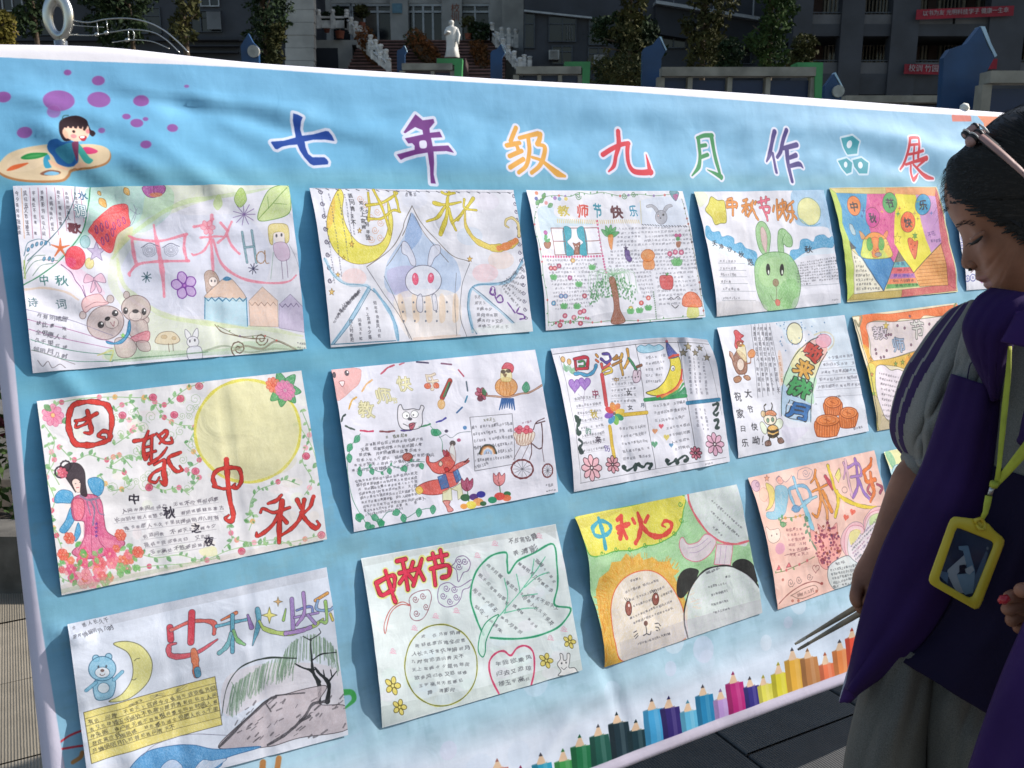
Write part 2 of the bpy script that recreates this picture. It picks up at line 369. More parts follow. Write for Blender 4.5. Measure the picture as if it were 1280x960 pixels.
def print_mat(name, img, rough=.55, spec=.4, bump=.25, bscale=35., dist=.002, fine=220., trans=0.0):
    m = bpy.data.materials.new(name); m.use_nodes = True; nt = m.node_tree; b = nt.nodes["Principled BSDF"]
    tc = nt.nodes.new("ShaderNodeTexCoord"); it = nt.nodes.new("ShaderNodeTexImage"); it.image = img; it.interpolation = 'Cubic'
    it.extension = 'EXTEND'
    nt.links.new(tc.outputs["UV"], it.inputs[0]); nt.links.new(it.outputs[0], b.inputs["Base Color"])
    b.inputs["Roughness"].default_value = rough; b.inputs["Specular IOR Level"].default_value = spec
    n1 = nt.nodes.new("ShaderNodeTexNoise"); n1.inputs["Scale"].default_value = bscale; n1.inputs["Detail"].default_value = 5; n1.inputs["Distortion"].default_value = .6
    nt.links.new(tc.outputs["Object"], n1.inputs["Vector"])
    n2 = nt.nodes.new("ShaderNodeTexNoise"); n2.inputs["Scale"].default_value = fine; n2.inputs["Detail"].default_value = 2
    nt.links.new(tc.outputs["Object"], n2.inputs["Vector"])
    ma = nt.nodes.new("ShaderNodeMath"); ma.operation = 'MULTIPLY_ADD'; ma.inputs[1].default_value = .12
    nt.links.new(n2.outputs[0], ma.inputs[0]); nt.links.new(n1.outputs[0], ma.inputs[2])
    bp = nt.nodes.new("ShaderNodeBump"); bp.inputs["Strength"].default_value = bump; bp.inputs["Distance"].default_value = dist
    nt.links.new(ma.outputs[0], bp.inputs["Height"]); nt.links.new(bp.outputs[0], b.inputs["Normal"])
    return m
# ------------------------------------------------------------------ the banner's print
BU0, BU1, BV0, BV1 = -0.90,2.80,-0.86,0.68          # metres covered by the print image
def banner_art():
    W = 4400; H = int(W * (BV1 - BV0) / (BU1 - BU0))
    c = Canvas(W, H, '#6fb8de', rect=(BU0, BV0, BU1, BV1), tx=0)
    vv = np.linspace(BV1, BV0, H)[:, None]; uu = np.linspace(BU0, BU1, W)[None, :]
    keys = [(-.95, '#dde4f2'), (-.60, '#d4e0ef'), (-.54, '#a9cfdf'), (-.42, '#8cc4dc'), (-.10, '#71b9da'), (.08, '#68b6d6'), (.25, '#66b5dc'), (.372, '#69b9da'), (.40, '#72c0e6'), (.55, '#79c2ea')]
    vs = [k[0] for k in keys]; cs = np.array([hexc(k[1]) for k in keys])
    t = np.broadcast_to(vv + .03 * np.sin(uu * 2.3 + 1) * (vv < -.3), (H, W))
    for i in range(3): c.img[..., i] = np.interp(t, vs, cs[:, i])
    lf = np.clip((uu + .1) / 1.6,0,1) * .42; c.img += (hexc('#b4d8ee') - c.img) * (lf * np.ones_like(vv))[..., None]
    bl = BLOT[:H, :W] - .5; band = np.exp(-((vv - .385) / .018) ** 2) + np.exp(-((vv - .078) / .02) ** 2) * .8 + np.exp(-((vv + .235) / .028) ** 2) * .9
    c.img += (hexc('#7fb9bd') - c.img) * (band * .35 * np.ones_like(uu))[..., None]
    # mottled water pattern in the lower bands
    m = np.clip((nz(H // 3 + 1, W // 3 + 1,5,21) - .56) * 9,0,1); m = np.kron(m, np.ones((3,3), np.float32))[:H, :W]; m = blur(m, 2)
    c.img += (hexc('#7fa9b4') - c.img) * (m * .30 * np.clip((.12 - vv) * 4,0,1) * np.clip((vv + .62) * 12,0,1))[..., None]
    c.img += bl[..., None] * .05
    rs = random.Random(3)
    # pale blurred lights along the bottom
    for i in range(26):
        u = rs.uniform(-.8,1.6); v = rs.uniform(-.68,-.52); r = rs.uniform(10,34)
        x = (u - BU0) / (BU1 - BU0) * W; y = (BV1 - v) / (BV1 - BV0) * H; th = np.linspace(0,6.28,14)
        c.poly(np.stack([x + r * np.cos(th), y + r * np.sin(th)],1), rs.choice(['#e4e8f4', '#c9dcef', '#d8d2ec']), .35)
    # bubbles
    c.z(0,40,4.8)
    for x, y, r, q, a in [(20,392,45,31, .85), (352,415,95,67, .8), (322,485,40,36, .55), (147,607,45,32, .8), (342,139,24,17, .85), (406,240,22,16, .85), (591,287,38,27, .85), (594,403,69,50, .82), (848,410,47,34, .85), (758,510,25,18, .85), (819,552,38,27, .85), (872,526,16,12, .8), (1033,581,32,24, .85), (871,686,32,23, .85), (609,594,20,15, .7), (1120,325,14,9, .7)]:
        c.E(x, y, r + 4, q + 3, '#a58cc8', a=.35); c.E(x, y, r, q, '#94509f', a=a)
    # girl lying on a paint palette
    c.F([0,790,60,735,180,700,300,690,420,700,560,690,640,710,664,755,640,800,560,828,440,838,415,870,370,903,250,912,110,900,20,872,-20,830], '#b58657')
    c.F([0,782,60,727,180,692,300,682,420,692,560,684,636,704,658,745,636,788,560,815,430,824,405,856,365,888,250,897,110,886,20,856,-18,820], '#dfceaa')
    c.F([60,770,200,712,330,705,300,760,200,830,60,840], '#ead9b8', a=.6)
    c.F([240,855,290,832,355,836,362,850,330,862,270,866], '#8a5f4c'); c.F([262,858,300,840,350,844,350,856,310,864], '#7fc2e4')
    c.F([125,757,180,732,270,730,282,742,220,765,150,770], '#2f9a4f'); c.F([150,757,200,742,260,740,200,758], '#5bb36b', a=.7)
    c.F([40,832,80,803,160,790,165,797,110,822,60,836], '#e2703f')
    c.F([490,712,530,704,580,722,575,737,530,746,500,735], '#d8477f')
    c.F([282,690,300,662,340,656,375,675,430,672,460,700,466,790,420,812,350,796,318,750,290,720], '#2467ad')
    c.F([330,720,380,690,430,680,452,720,440,780,400,790], '#3f9aa8', a=.75)
    c.F([262,760,285,740,300,760,296,790,308,815,275,822,262,800], '#3aa3c8'); c.F([290,770,350,795,410,820,390,830,310,800], '#edc6a4')
    c.F([440,680,475,690,530,760,556,780,535,800,505,790,470,740], '#3fb0a4'); c.F([470,790,520,800,500,818,440,820], '#edc6a4')
    c.F([428,690,445,672,468,676,462,780,450,760], '#7a3a5e')
    c.F([352,600,358,545,395,518,460,508,515,530,530,560,545,590,560,595,572,612,556,632,540,622,520,600,420,640,425,665,385,670,362,640], '#2c1a22')
    c.F([378,600,395,575,450,570,520,562,534,590,530,630,500,660,450,672,405,655,382,632], '#f0cdb4')
    c.F([380,595,372,620,385,648,402,655,405,620], '#e8bfa2')
    for x in (395,425,455,485,512): c.F([x - 18,560, x + 16,556, x + 4,585, x - 10,583], '#2c1a22', sm=0)
    c.E(441,606,9,10, '#30201e'); c.E(505,587,8,9, '#30201e'); c.E(440,638,18,14, '#e67f8c', a=.7); c.E(526,600,12,14, '#e67f8c', a=.7)
    c.F([474,638,500,630,518,636,508,662,490,666,478,652], '#b8323e', '#5a2228', 2); c.F([480,636,505,632,503,644,482,648], '#ffffff')
    c.L([372,535,380,510,410,506],4, '#234b3a')
    c.L([430,832,450,820,465,834,490,822,535,826,575,812],3, '#6c5036')
    # title
    hz = '#dfe2f4'
    def PG(fr, pts, col, holes=(), ow=70):
        c.z(*fr); c.L(pts, ow, hz, 0, True); 
        c.F(pts, col, sm=0, tx=0)
        for h in holes: c.F(h, '#dcdcf0', tx=0)
    def BR(fr, strokes, col, ow=26):
        c.z(*fr)
        for p, w in strokes: c.L(p, [x + 2 * ow for x in (w if hasattr(w, '__len__') else [w] * (len(p) // 2))], hz, tx=0)
        for p, w in strokes: c.L(p, w, col, tx=0)
    PG((330,130,9.6), [345,120,400,135,460,165,443,210,440,290,465,370,600,355,740,322,775,328,820,380,850,440,740,420,600,420,490,445,500,520,530,600,580,640,725,638,755,665,772,695,765,725,590,740,550,720,480,640,430,560,400,485,300,495,215,515,155,548,130,540,80,465,90,455,240,440,385,395,385,360,370,280,345,200], '#1d4ba6')
    PG((480,130,9.6), [383,118,425,150,470,190,600,172,612,215,550,290,552,345,670,330,700,400,560,410,575,515,770,500,832,592,740,570,585,578,600,700,602,840,630,950,570,945,555,760,515,590,380,610,250,645,205,668,155,605,360,555,360,510,330,475,285,480,245,418,470,365,465,310,375,275,250,355,230,345], '#713689', [[420,455,495,448,500,530,428,535]])
    BR((620,140,9.6), [([252,180,215,265,180,345],52), ([130,402,200,385,290,365],[55,60,50]), ([235,375,260,420,270,470],50), ([160,532,230,500,310,465],52), ([165,668,240,620,330,565],55), ([290,305,420,270,520,248],[45,52,60]), ([400,300,405,480,365,640,270,728],[52,52,50,45]), ([545,255,535,320,505,380],58), ([500,385,590,410,575,540,520,650,430,728],[35,55,55,50,45]), ([440,540,540,575,650,665,740,735,828,768],[35,40,60,80,35])], '#e6b04c')
    BR((740,140,9.6), [([325,225,332,380,295,520,270,640,205,712],[55,58,45,45,18]), ([140,505,250,435,360,385,450,368],[55,52,50,50]), ([440,375,430,490,445,620,500,705,600,725,712,715],[55,50,48,60,62,70]), ([705,725,690,640,660,505],[62,50,12])], '#d8384a')
    BR((850,140,9.6), [([230,300,310,272,400,272],[35,45,50]), ([240,300,252,400,262,520,240,650,155,760],[45,42,40,50,14]), ([392,275,425,430,460,600,508,795],[52,45,48,30]), ([505,770,430,728,345,685],[60,38,10]), ([275,395,330,385],40), ([275,530,355,500],42)], '#2f9557', 22)
    BR((940,140,9.6), [([270,240,248,370,225,500,180,592],[58,45,50,18]), ([262,490,278,600,300,722],[36,36,34]), ([408,222,375,360,355,470,315,538],[50,45,45,36]), ([385,430,450,415,540,392],[44,50,56]), ([425,430,440,600,462,720,490,828],[55,46,46,42]), ([460,545,535,515],[42,52]), ([465,645,570,622,618,668],[42,55,12])], '#3b2f86', 22)
    for pts, h in (([245,280,400,248,520,330,505,500,365,515,290,400], (380,365,40,55)), ([215,610,350,570,430,640,415,780,345,805,270,710], (335,665,26,46)), ([435,600,570,565,675,640,650,800,530,800,460,700], (550,675,36,52))):
        c.z(1030,150,12); c.L(pts, 50, '#cfe6f4', 0, True)
    for pts, h in (([245,280,400,248,520,330,505,500,365,515,290,400], (380,365,40,55)), ([215,610,350,570,430,640,415,780,345,805,270,710], (335,665,26,46)), ([435,600,570,565,675,640,650,800,530,800,460,700], (550,675,36,52))):
        c.F(pts, '#2ba4b6', sm=0, tx=0); c.E(*h, '#dbe8f4', tx=0)
    BR((1110,150,10.667), [([265,252,320,245,380,248],34), ([255,262,252,420,232,570,180,655],[40,34,34,20]), ([380,252,386,400,395,500],34), ([270,345,380,335],28), ([318,350,330,450,345,530],28), ([265,462,350,448,440,420],[26,26,34]), ([255,588,370,550,500,515],[28,34,56]), ([320,600,325,690,352,795],[26,36,42]), ([362,790,400,750,432,700],[44,34,10]), ([350,590,440,665,540,745,630,770],[24,34,58,26]), ([480,540,410,615],[34,20])], '#da4350', 18)
    # top right corner marks
    c.z(1180,130,8); c.F([85,98,240,100,275,125,280,172,90,172,80,120], '#dc7a6c', sm=0); c.F([330,112,470,110,640,120,640,300,430,320,400,190], '#ec9468', sm=0)
    # lower left marks
    c.z(70,700,3.282)
    c.L([0,760,50,725,105,700],9, '#d2303c'); c.L([5,778,60,770,110,762],9, '#d2303c'); c.L([3,750,20,800,32,860],10, '#d2303c'); c.L([70,830,100,810,108,790],18, '#c58a4a')
    c.L([1175,545,1215,545,1225,575,1190,610],[26,22,20,8], '#37a048'); c.L([850,832,846,870],26, '#b07a3e'); c.L([915,815,905,870],24, '#b07a3e')
    for i in range(5): c.L([1010 + i * 30,830 - i * 14,1120 + i * 30,790 - i * 18,1260,760 - i * 16],12, '#a8c8dc', a=.35)
    # crayon fence along the bottom
    c.z(580,740,2.56)
    PC = [(-115,640, '#5a3a8c', 56,670), (-50,622, '#c03a64', 56,655), (12,590, '#3a8ac0', 58,625), (60,575, '#d06a8a', 50,605), (104,533, '#c8847c', 62,565), (180,556, '#b03a70', 44,582), (243,515, '#2fa3c4', 60,550), (316,502, '#3f9f52', 60,542), (367,456, '#1f7b4c', 60,494), (426,423, '#1c5a4e', 60,460), (488,385, '#15303c', 60,420), (547,408, '#143742', 58,444), (597,340, '#41a9de', 60,377), (652,333, '#2b2070', 57,371), (713,346, '#5cb9dd', 54,382), (762,297, '#1c86b8', 54,331), (819,310, '#b79ad8', 51,344), (859,255, '#b5247c', 54,292), (913,271, '#2b2682', 48,303), (957,266, '#d9dd5a', 45,298), (1005,225, '#dada3a', 52,262), (1050,179, '#e2b541', 56,218), (1099,181, '#b8834c', 53,212), (1157,194, '#e27a50', 48,232), (1201,153, '#ea9350', 50,187), (1237,115, '#e25138', 46,146), (1283,120, '#d03a3a', 44,150), (1325,90, '#c8325a', 44,118), (1368,80, '#a03a8a', 42,106), (1408,40, '#5a3a9a', 42,66)]
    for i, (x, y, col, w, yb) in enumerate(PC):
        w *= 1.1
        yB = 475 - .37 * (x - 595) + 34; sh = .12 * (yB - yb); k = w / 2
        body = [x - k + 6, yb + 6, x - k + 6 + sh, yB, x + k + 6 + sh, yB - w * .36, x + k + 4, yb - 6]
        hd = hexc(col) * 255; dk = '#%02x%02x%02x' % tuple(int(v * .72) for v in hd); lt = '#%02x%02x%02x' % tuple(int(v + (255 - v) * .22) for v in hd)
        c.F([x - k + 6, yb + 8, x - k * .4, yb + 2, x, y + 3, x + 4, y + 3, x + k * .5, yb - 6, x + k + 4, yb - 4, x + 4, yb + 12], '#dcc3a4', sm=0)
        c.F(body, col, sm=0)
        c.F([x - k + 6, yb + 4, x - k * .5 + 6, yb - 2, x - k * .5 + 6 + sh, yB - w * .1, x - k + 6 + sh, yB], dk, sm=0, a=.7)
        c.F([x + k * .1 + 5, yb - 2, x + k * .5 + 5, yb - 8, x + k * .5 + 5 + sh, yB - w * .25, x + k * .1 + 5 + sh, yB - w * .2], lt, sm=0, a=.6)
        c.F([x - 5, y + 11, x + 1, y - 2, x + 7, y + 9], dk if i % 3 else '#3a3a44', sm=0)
        if i == 3 or i == 5: c.E(x, y + 20,10,10, None, '#b03a70', 5)
    # white margins: hem round the top rail, side sleeve painted lavender for its shade, bottom sleeve
    def uvx(u): return (u - BU0) / (BU1 - BU0) * W
    def uvy(v): return (BV1 - v) / (BV1 - BV0) * H
    P = [(uvx(u), uvy(.5665 + .004 * math.sin(u * 3 + 1) + .005 * math.exp(-((u + .45) / .2) ** 2))) for u in np.linspace(BU0 - .05, BU1 + .05,60)]
    c.poly(np.array(P + [(W + 9,-9), (-9,-9)]), '#eceaf2')
    e0 = -.793
    P = [(uvx(e0 + .004 * math.sin(v * 9)), uvy(v)) for v in np.linspace(.38, BV0 - .05,40)]
    c.poly(np.array(P + [(-9, H + 9), (-9, uvy(.38))]), '#d9d4e4')
    P = [(uvx(u), uvy(bottom_v(u) + .026)) for u in np.linspace(BU0 - .05, BU1 + .05,60)]
    c.poly(np.array(P + [(W + 9, H + 9), (-9, H + 9)]), '#c9c4d6')
    c.wash(.05); c.img *= 1 - np.clip((c.img.max(2) - c.img.min(2)) * 3,0,1)[..., None] * np.array([.04, .085, .075], np.float32)
    return c.image('banner_print')
def bottom_v(u): return -.7315 + .0025 * math.sin(u * 5)
# ------------------------------------------------------------------ banner: fabric wrapped round a tube frame
FOLDS = [(-.86, .50,-.40, .34, .020, .007), (-.84, .42,-.52, .24, .016, .006), (-.80, .56,-.20, .44, .014,-.006), (-.70, .535,-.30, .50, .010, .005), (-.90, .30,-.62, .12, .018,-.006), (-.83, .24,-.66,-.02, .014, .005), (-.86, .54,-.62, .47, .012, .006),
    (-.42, .50, .10, .40, .03, .005), (-.05, .52, .7, .44, .05,-.005), (.55, .50,1.2, .52, .03, .005), (.9, .54,1.75, .40, .035, .008), (1.0, .47,1.7, .30, .03,-.006), (.2, .53, .9, .55, .02, .004),
    (-.795,-.262,-.735,-.285, .009, .014), (-.795,-.24,-.775,-.27, .007, .008), (-.76,-.34,-.752,-.60, .012, .007), (-.775,-.05,-.78,-.24, .012, .006), (-.80,-.24,-.77,-.45, .012,-.008), (-.84, .2,-.80,-.6, .016, .006), (-.76, .1,-.79,-.3, .02,-.004), (-.72,-.32,-.70,-.5, .016, .006),
    (-.35,-.24, .6,-.25, .03, .003), (.07, .05, .075,-.02, .010, .002), (.49,-.24, .495,-.62, .016, .0015), (-.355,-.24,-.35,-.6, .012, .002), (.09,-.5, .13,-.66, .014,-.004), (-.08,-.68, .02,-.60, .012, .004), (.5,-.55, .9,-.63, .03, .004), (-.3,-.55, .3,-.60, .025, .003)]
def fabric_h(u, v):
    h = 0
    for a, b, c_, d, w, amp in FOLDS:
        dx, dy = c_ - a, d - b; L2 = dx * dx + dy * dy; t = max(0, min(1, ((u - a) * dx + (v - b) * dy) / L2))
        q = math.hypot(u - a - t * dx, v - b - t * dy)
        if q < 3 * w: h += amp * math.exp(-(q / w) ** 2) * (math.sin(math.pi * min(1, max(.0, t))) ** .5 if .0 < t < 1 else 0)
    edge = max(0, min(1, (.58 - v) * 12)) * max(0, min(1, (u + .80) * 12)) 
    h += .006 * (mnoise.noise(Vector((u * 3, v * 5,1.7)))) + .0022 * mnoise.noise(Vector((u * 11 + v * 6, v * 14,3.1)))
    h += .0016 * abs(mnoise.noise(Vector(((u * .8 + v) * 7, (v - .4 * u) * 19,8.)))) * 2 - .0016
    tl = math.exp(-((u + .75) / .35) ** 2) * math.exp(-((v - .4) / .25) ** 2)
    h += tl * .0100 * mnoise.noise(Vector(((u + v * 1.2) * 16, (v - u * .3) * 9,5)))
    return h * edge - .0
def top_v(u):
    "sagging top edge of the hem"
    return .585 + .004 * math.sin(u * 2.1 + .4) + .012 * math.exp(-((u + .62) / .16) ** 2) - .003 * math.exp(-((u - .1) / .3) ** 2)
def wrap(x, edge, r):
    "distance x past the edge, wound round a tube of radius r: (along, depth)"
    if x <= 0: return edge + x, 0.
    a = x / r
    if a < math.pi: return edge + r * math.sin(a), -r * (1 - math.cos(a))
    return edge - (x - math.pi * r), -2 * r
def build_banner():
    root = empty('exhibition_banner', BP(.48, bottom_v(.48), -.05) , 0, 'large sky blue printed fabric banner with Chinese title and children\'s drawings pinned in rows', 'banner')
    img = banner_art(); bm_ = print_mat('banner_fabric', img, .62, .2, .3,22, .003,900)
    nu, nv = 340,190; us = np.concatenate([np.linspace(-.885,1.85, nu - 30), np.linspace(1.87,2.77,30)]); V = []; UV = []  # right end lengthened out of view, added to shade the ground behind
    for i, u in enumerate(us):
        tv = top_v(u); bv = bottom_v(u)
        for j in range(nv):
            f = j / (nv - 1); v = (bv - .05) + (tv + .075 - bv + .05) * f
            yv, hv = (v, 0.) if v < tv - .012 else wrap(v - (tv - .012), tv - .012, .0125)
            if v < bv + .012: q, hv = wrap((bv + .012) - v, 0, .013); yv = bv + .012 - q
            ue = -.797 + .003 * math.sin(v * 4 + .5); xu, hu = (u, 0.) if u > ue else wrap(ue - u, 0, .016)
            if u <= ue: xu = ue - xu
            h = fabric_h(u, v) * (1 if hv == 0 and hu == 0 else .3)
            V.append(BP(xu, yv, hv + hu + h)); UV.append(((u - BU0) / (BU1 - BU0), (v - BV0) / (BV1 - BV0)))
    Fs = [(i * nv + j, (i + 1) * nv + j, (i + 1) * nv + j + 1, i * nv + j + 1) for i in range(nu - 1) for j in range(nv - 1)]
    o = pydata('printed_fabric', V, Fs, bm_, root, True)
    uvl = o.data.uv_layers.new(name='UVMap'); li = np.zeros(len(o.data.loops), np.int32); o.data.loops.foreach_get('vertex_index', li)
    uvl.data.foreach_set('uv', np.array(UV, np.float32)[li].ravel())
    M = mat('frame_tube', (.42, .42, .44), .35, .9, .1)
    def tube(name, a, b, r=.0105): return MB().tube([a, b], r, 12).build(name, M, root, True)
    tube('top_rail', BP(-.80, .571,-.0135), BP(2.78, .571,-.0135)); tube('bottom_rail', BP(-.80, bottom_v(-.82) + .012,-.0135), BP(2.78, bottom_v(2.7) + .012,-.0135))
    for u in (-.79,1.3,2.76):
        b = BP(u, -.60,-.03); foot = Vector((b.x, b.y, .0)) + Vector(tuple(BM)) * -.02
        t = BP(u, .56,-.03); lean = (t - b).normalized(); s0 = b - lean * (b.z / lean.z)
        tube('upright', s0, t, .012)
        k = t - Vector(tuple(BM)) * .42; back = Vector((k.x, k.y, 0.0)); tube('rear_leg', BP(u, .2,-.035), Vector((back.x, back.y, .0)), .010)
    # knot of white cloth on the rail
    kn = at(1203,133,2.4); du, dv = PL(1210,134); 
    m = MB(); 
    m.tube([BP(du - .012, dv - .004, .0), BP(du, dv + .003,-.01), BP(du + .02, dv - .004,-.02)],[.008, .013, .007],7)
    m.build('hem_knot', mat('knot_cloth', (.72, .70, .62), .8), root, True)
    return root
# ------------------------------------------------------------------ the drawings
INK = '#33333c'
def P_bears(c):      # row 1,1
    c.z(0,220,3.2)
    c.F([360,40,660,40,680,150,560,230,420,200,330,260,250,330,150,400,240,330,350,180], '#8fd0b4', a=.6, tx=.4)
    c.F([640,42,1100,42,1000,60,800,110,640,180,520,300,470,420,520,500,640,560,800,580,1180,640,1215,690,900,700,450,740,440,690,560,640,480,520,430,420,460,280,560,170], '#d6e4a8', a=.45, tx=.5)
    c.F([500,220,640,150,760,160,980,170,1080,330,1000,520,800,560,640,540,520,480,480,340], '#cfd3e6', a=.6, tx=.5)
    c.L([1100,50,900,85,730,110,600,180,500,260,450,330],[8,18,20,16,20,10], '#c0dc88', a=.55, tx=.5); c.L([470,330,490,430,560,500,660,560,830,590,1050,610,1210,640],[10,18,22,20,22,18,12], '#cfe096', a=.6, tx=.5)
    c.F([440,690,640,700,900,690,1000,660,1220,690,1222,700,800,720,460,745], '#a8c8a0', a=.6, tx=.5)
    c.F([150,340,250,370,330,480,420,470,300,360], '#f0c8de', a=.7, tx=.4)
    for i in range(8):
        x = 85 + i * 33; c.L([x, 55, x + 12 + i, 260 - max(0, i - 3) * 18],2, '#b0607c' if i else '#dd9a66')
        c.S(x - 18,66, x - 8,250 - max(0, i - 3) * 22,8 - max(0, i - 4), 15, w=1.6, vert=True, col='#4a4650')
    c.L([300,45,290,120,240,210,180,280,110,350],3, '#2d5560'); c.L([362,45,350,130,330,220,260,320,170,400,92,445],4, '#2a7f52')
    c.G('水', 330,82,44,44, '#2f5f80', 1.5); c.G('调', 318,148,50,52, '#ffffff', 1.5, '#4a7f94', 2.5); c.G('歌', 297,212,56,44, '#6a3540', 3)
    for i in range(5): a = R(-90 + i * 72); c.L([240,295,240 + 38 * math.cos(a), 295 + 40 * math.sin(a)],[12,4], '#d96c3c')
    c.L([95,330,110,280,150,262,190,270,200,285],2.5, '#3f6a80')
    for x, y in ((112,305), (128,290), (146,282), (165,278), (182,276), (175,340), (196,338), (210,342)): c.E(x, y, 5,9, '#4d8fb8', '#27455c', 1.5,20)
    for q in ([95,400,110,360,140,330,180,325],[95,420,120,370,160,345,230,345],[92,390,100,340,115,320],[130,410,160,370,210,355]): c.L(q, 2.2, '#5b7f68')
    c.L([100,420,96,350],5, '#b6cf5e', a=.7)
    c.E(300,331,40,46, '#f4515e', '#c2304a', 2, tx=.15); c.E(282,350,22,20, '#f2559c', a=.5)
    c.E(357,352,18,22, '#eadb88', '#9a8a50', 1.5); c.star(385,305,42, '#b9a9cc', '#7a6a90', 2); c.E(340,265,20,26, '#9cc8cc', '#5a8f90', 2)
    c.L([243,360,280,385,300,420,325,455,345,500],3, '#5b3f6c'); c.L([330,440,345,500],2, '#5b3f6c')
    for q in ([375,410,345,395,335,430,375,420],[375,410,405,392,422,428,378,420],[372,420,360,470,380,450],[380,420,395,470,405,455]): c.F(q, '#e8b8cc', '#7a5a78', 1.8)
    c.F([355,215,420,145,460,115,508,115,515,160,520,195,490,220,465,245,450,300,430,305,400,280,370,240], '#fb5a5c', '#c43440', 2, tx=.15)
    c.F([465,245,490,220,530,205,520,250,480,290,455,310], '#e6dc9a', a=.7)
    c.L([370,190,420,160,470,145,510,125],2, '#d0404a')
    for x, y in ((385,218), (405,210), (425,200), (410,262), (428,250), (448,230), (455,205), (475,190), (495,178)): c.E(x, y, 5,15, None, '#7a3f90', 2.5,-12)
    for x, y, r in ((410,112,40), (508,68,30), (404,70,18)): c.leaf(x - 12, y - r * .6, r * 1.2,55, '#e6a040', '#7a5a30', 1.5)
    c.F([572,45,610,40,655,45,655,70,620,88,590,85,570,62], '#b1489c', '#6c2a60', 2); c.E(622,78,26,9, '#d8885a'); c.L([613,42,615,75],2, '#5a2a50')
    for q in ([535,115,545,150,530,190,515,205],[550,130,530,170,520,200],[520,130,545,150,560,150]): c.L(q, 2, '#8a8ea6')
    pk = '#f0879c'
    for q, w in (([515,245,550,258,640,262,745,235],11), ([525,250,535,320,545,350],13), ([738,240,735,300,745,345],12), ([750,345,650,345,560,352,520,385,518,400],11), ([615,195,628,280,645,370,655,485],[8,16,18,10])): c.L(q, w, pk, tx=.35)
    for q, w in (([775,205,820,195,850,175],12), ([800,250,840,245,890,245],9), ([845,160,840,240,845,300,850,390],12), ([840,255,815,300,775,320,765,315],9), ([850,255,880,350,950,405,1060,430,1150,425,1180,400],[8,12,12,10,8,6]), ([880,190,905,220],12), ([925,185,900,240,870,270],10), ([905,240,930,290,955,315],11)): c.L(q, w, pk, tx=.35)
    c.flower(830,208,30,6, '#f7a8b8', '#f0798e', 2, '#f48aa0')
    for x in (597,682): 
        for r in (27,20,13,7): c.E(x, 300, r, r * .95, None, '#7c7f92', 4, a=.45)
        c.L([x - 34,290, x, 272, x + 34,285],3, '#6a6c80')
    for x, y, col in ((585,407, '#2f5560'), (1010,374, '#3a3a58')):
        for i in range(4): a = R(i * 45 + 10); c.L([x - 19 * math.cos(a), y - 21 * math.sin(a), x + 19 * math.cos(a), y + 21 * math.sin(a)],3.5, col)
    for i in range(11): a = R(i * 33); c.L([973,158,973 + 44 * math.cos(a), 158 + 42 * math.sin(a)],3, '#8a6fa8')
    c.leaf(955,130,78,-85, '#a8c860', '#6f9440', 2); c.leaf(868,140,60,-88, '#c8dc98')
    c.F([1148,42,1085,52,1050,95,1028,178,1090,178,1150,155,1158,100], '#c8dc8c', '#5d8a3c', 3); c.L([1030,178,1090,110,1145,50],2.5, '#5d8a3c'); c.L([1070,135,1065,90],2, '#5d8a3c'); c.L([1090,115,1140,120],2, '#5d8a3c')
    for q in ([965,228,985,350],[1003,222,1022,350],[975,290,1010,286]): c.L(q, 7, '#8fb0bc', 0, out='#54707c', ow=1.5)
    c.E(1040,330,17,23, None, '#a98060', 4); c.L([1054,305,1060,350,1072,352],4, '#a98060')
    c.F([1070,205,1110,195,1145,205,1150,260,1135,275,1128,235,1090,235,1085,280,1072,265], '#e6d27a', '#8a7440', 1.8); c.F([1090,235,1128,232,1130,262,1108,278,1092,262], '#efe2dc'); c.E(1100,245,4,7, INK); c.E(1120,242,4,7, INK)
    c.F([1090,278,1130,272,1150,300,1150,335,1120,345,1095,320], '#d8bcd4', '#8a7290', 1.8); c.L([1120,345,1128,415],2.5, '#8a7290'); c.L([1140,340,1148,410],2.5, '#8a7290'); c.L([1088,310,1080,415],2, '#90b0a0'); c.L([1150,280,1175,330,1190,370],2, '#9aa0b0')
    c.flower(735,442,54,5, '#c9a4dc', '#7d3ea0', 4, '#c46ad0', pw=.36, rot=-.5, cr=.13)
    c.F([815,490,850,450,905,408,950,440,985,495,930,500,880,485], '#e3bfa6', '#6c5a52', 1.5); c.F([888,415,905,404,925,414,905,422], '#2d7ab0')
    c.F([818,490,985,490,990,605,818,575], '#b8dcea', None, sm=0); c.L([818,490,818,572],4, '#3a86b0'); c.L([986,495,990,600],4, '#3a86b0')
    q = []; [q.extend([818 + i * 14,488 + (14 if i % 2 else 0)]) for i in range(13)]; c.L(q, 4, '#2d6f98', 0)
    c.F([995,500,1048,445,1110,500,1112,605,1000,600], '#f2cdb6', '#9a8072', 1.5,0); q = []; [q.extend([997 + i * 12,505 + (14 if i % 2 else 0)]) for i in range(10)]; c.L(q, 2.5, '#a07c6c', 0)
    c.F([1115,515,1158,475,1208,525,1218,625,1115,608], '#c9bcd8', '#7c7292', 1.5,0); q = []; [q.extend([1117 + i * 11,512 + (14 if i % 2 else 0)]) for i in range(8)]; c.L(q, 2.5, '#6c5c84', 0)
    c.F([815,395,835,380,860,390,875,425,850,445,825,470,818,430], '#b89a88', '#6a564c', 1.5); c.E(850,425,18,20, '#efe4e0', '#6a564c', 1.5); c.E(844,422,3,5, INK); c.E(858,422,3,5, INK)
    # two bears
    br = '#c9b4b0'; bo = '#6a5454'
    c.E(505,478,12,15, br, bo, 2); c.E(583,578,12,14, br, bo, 2)
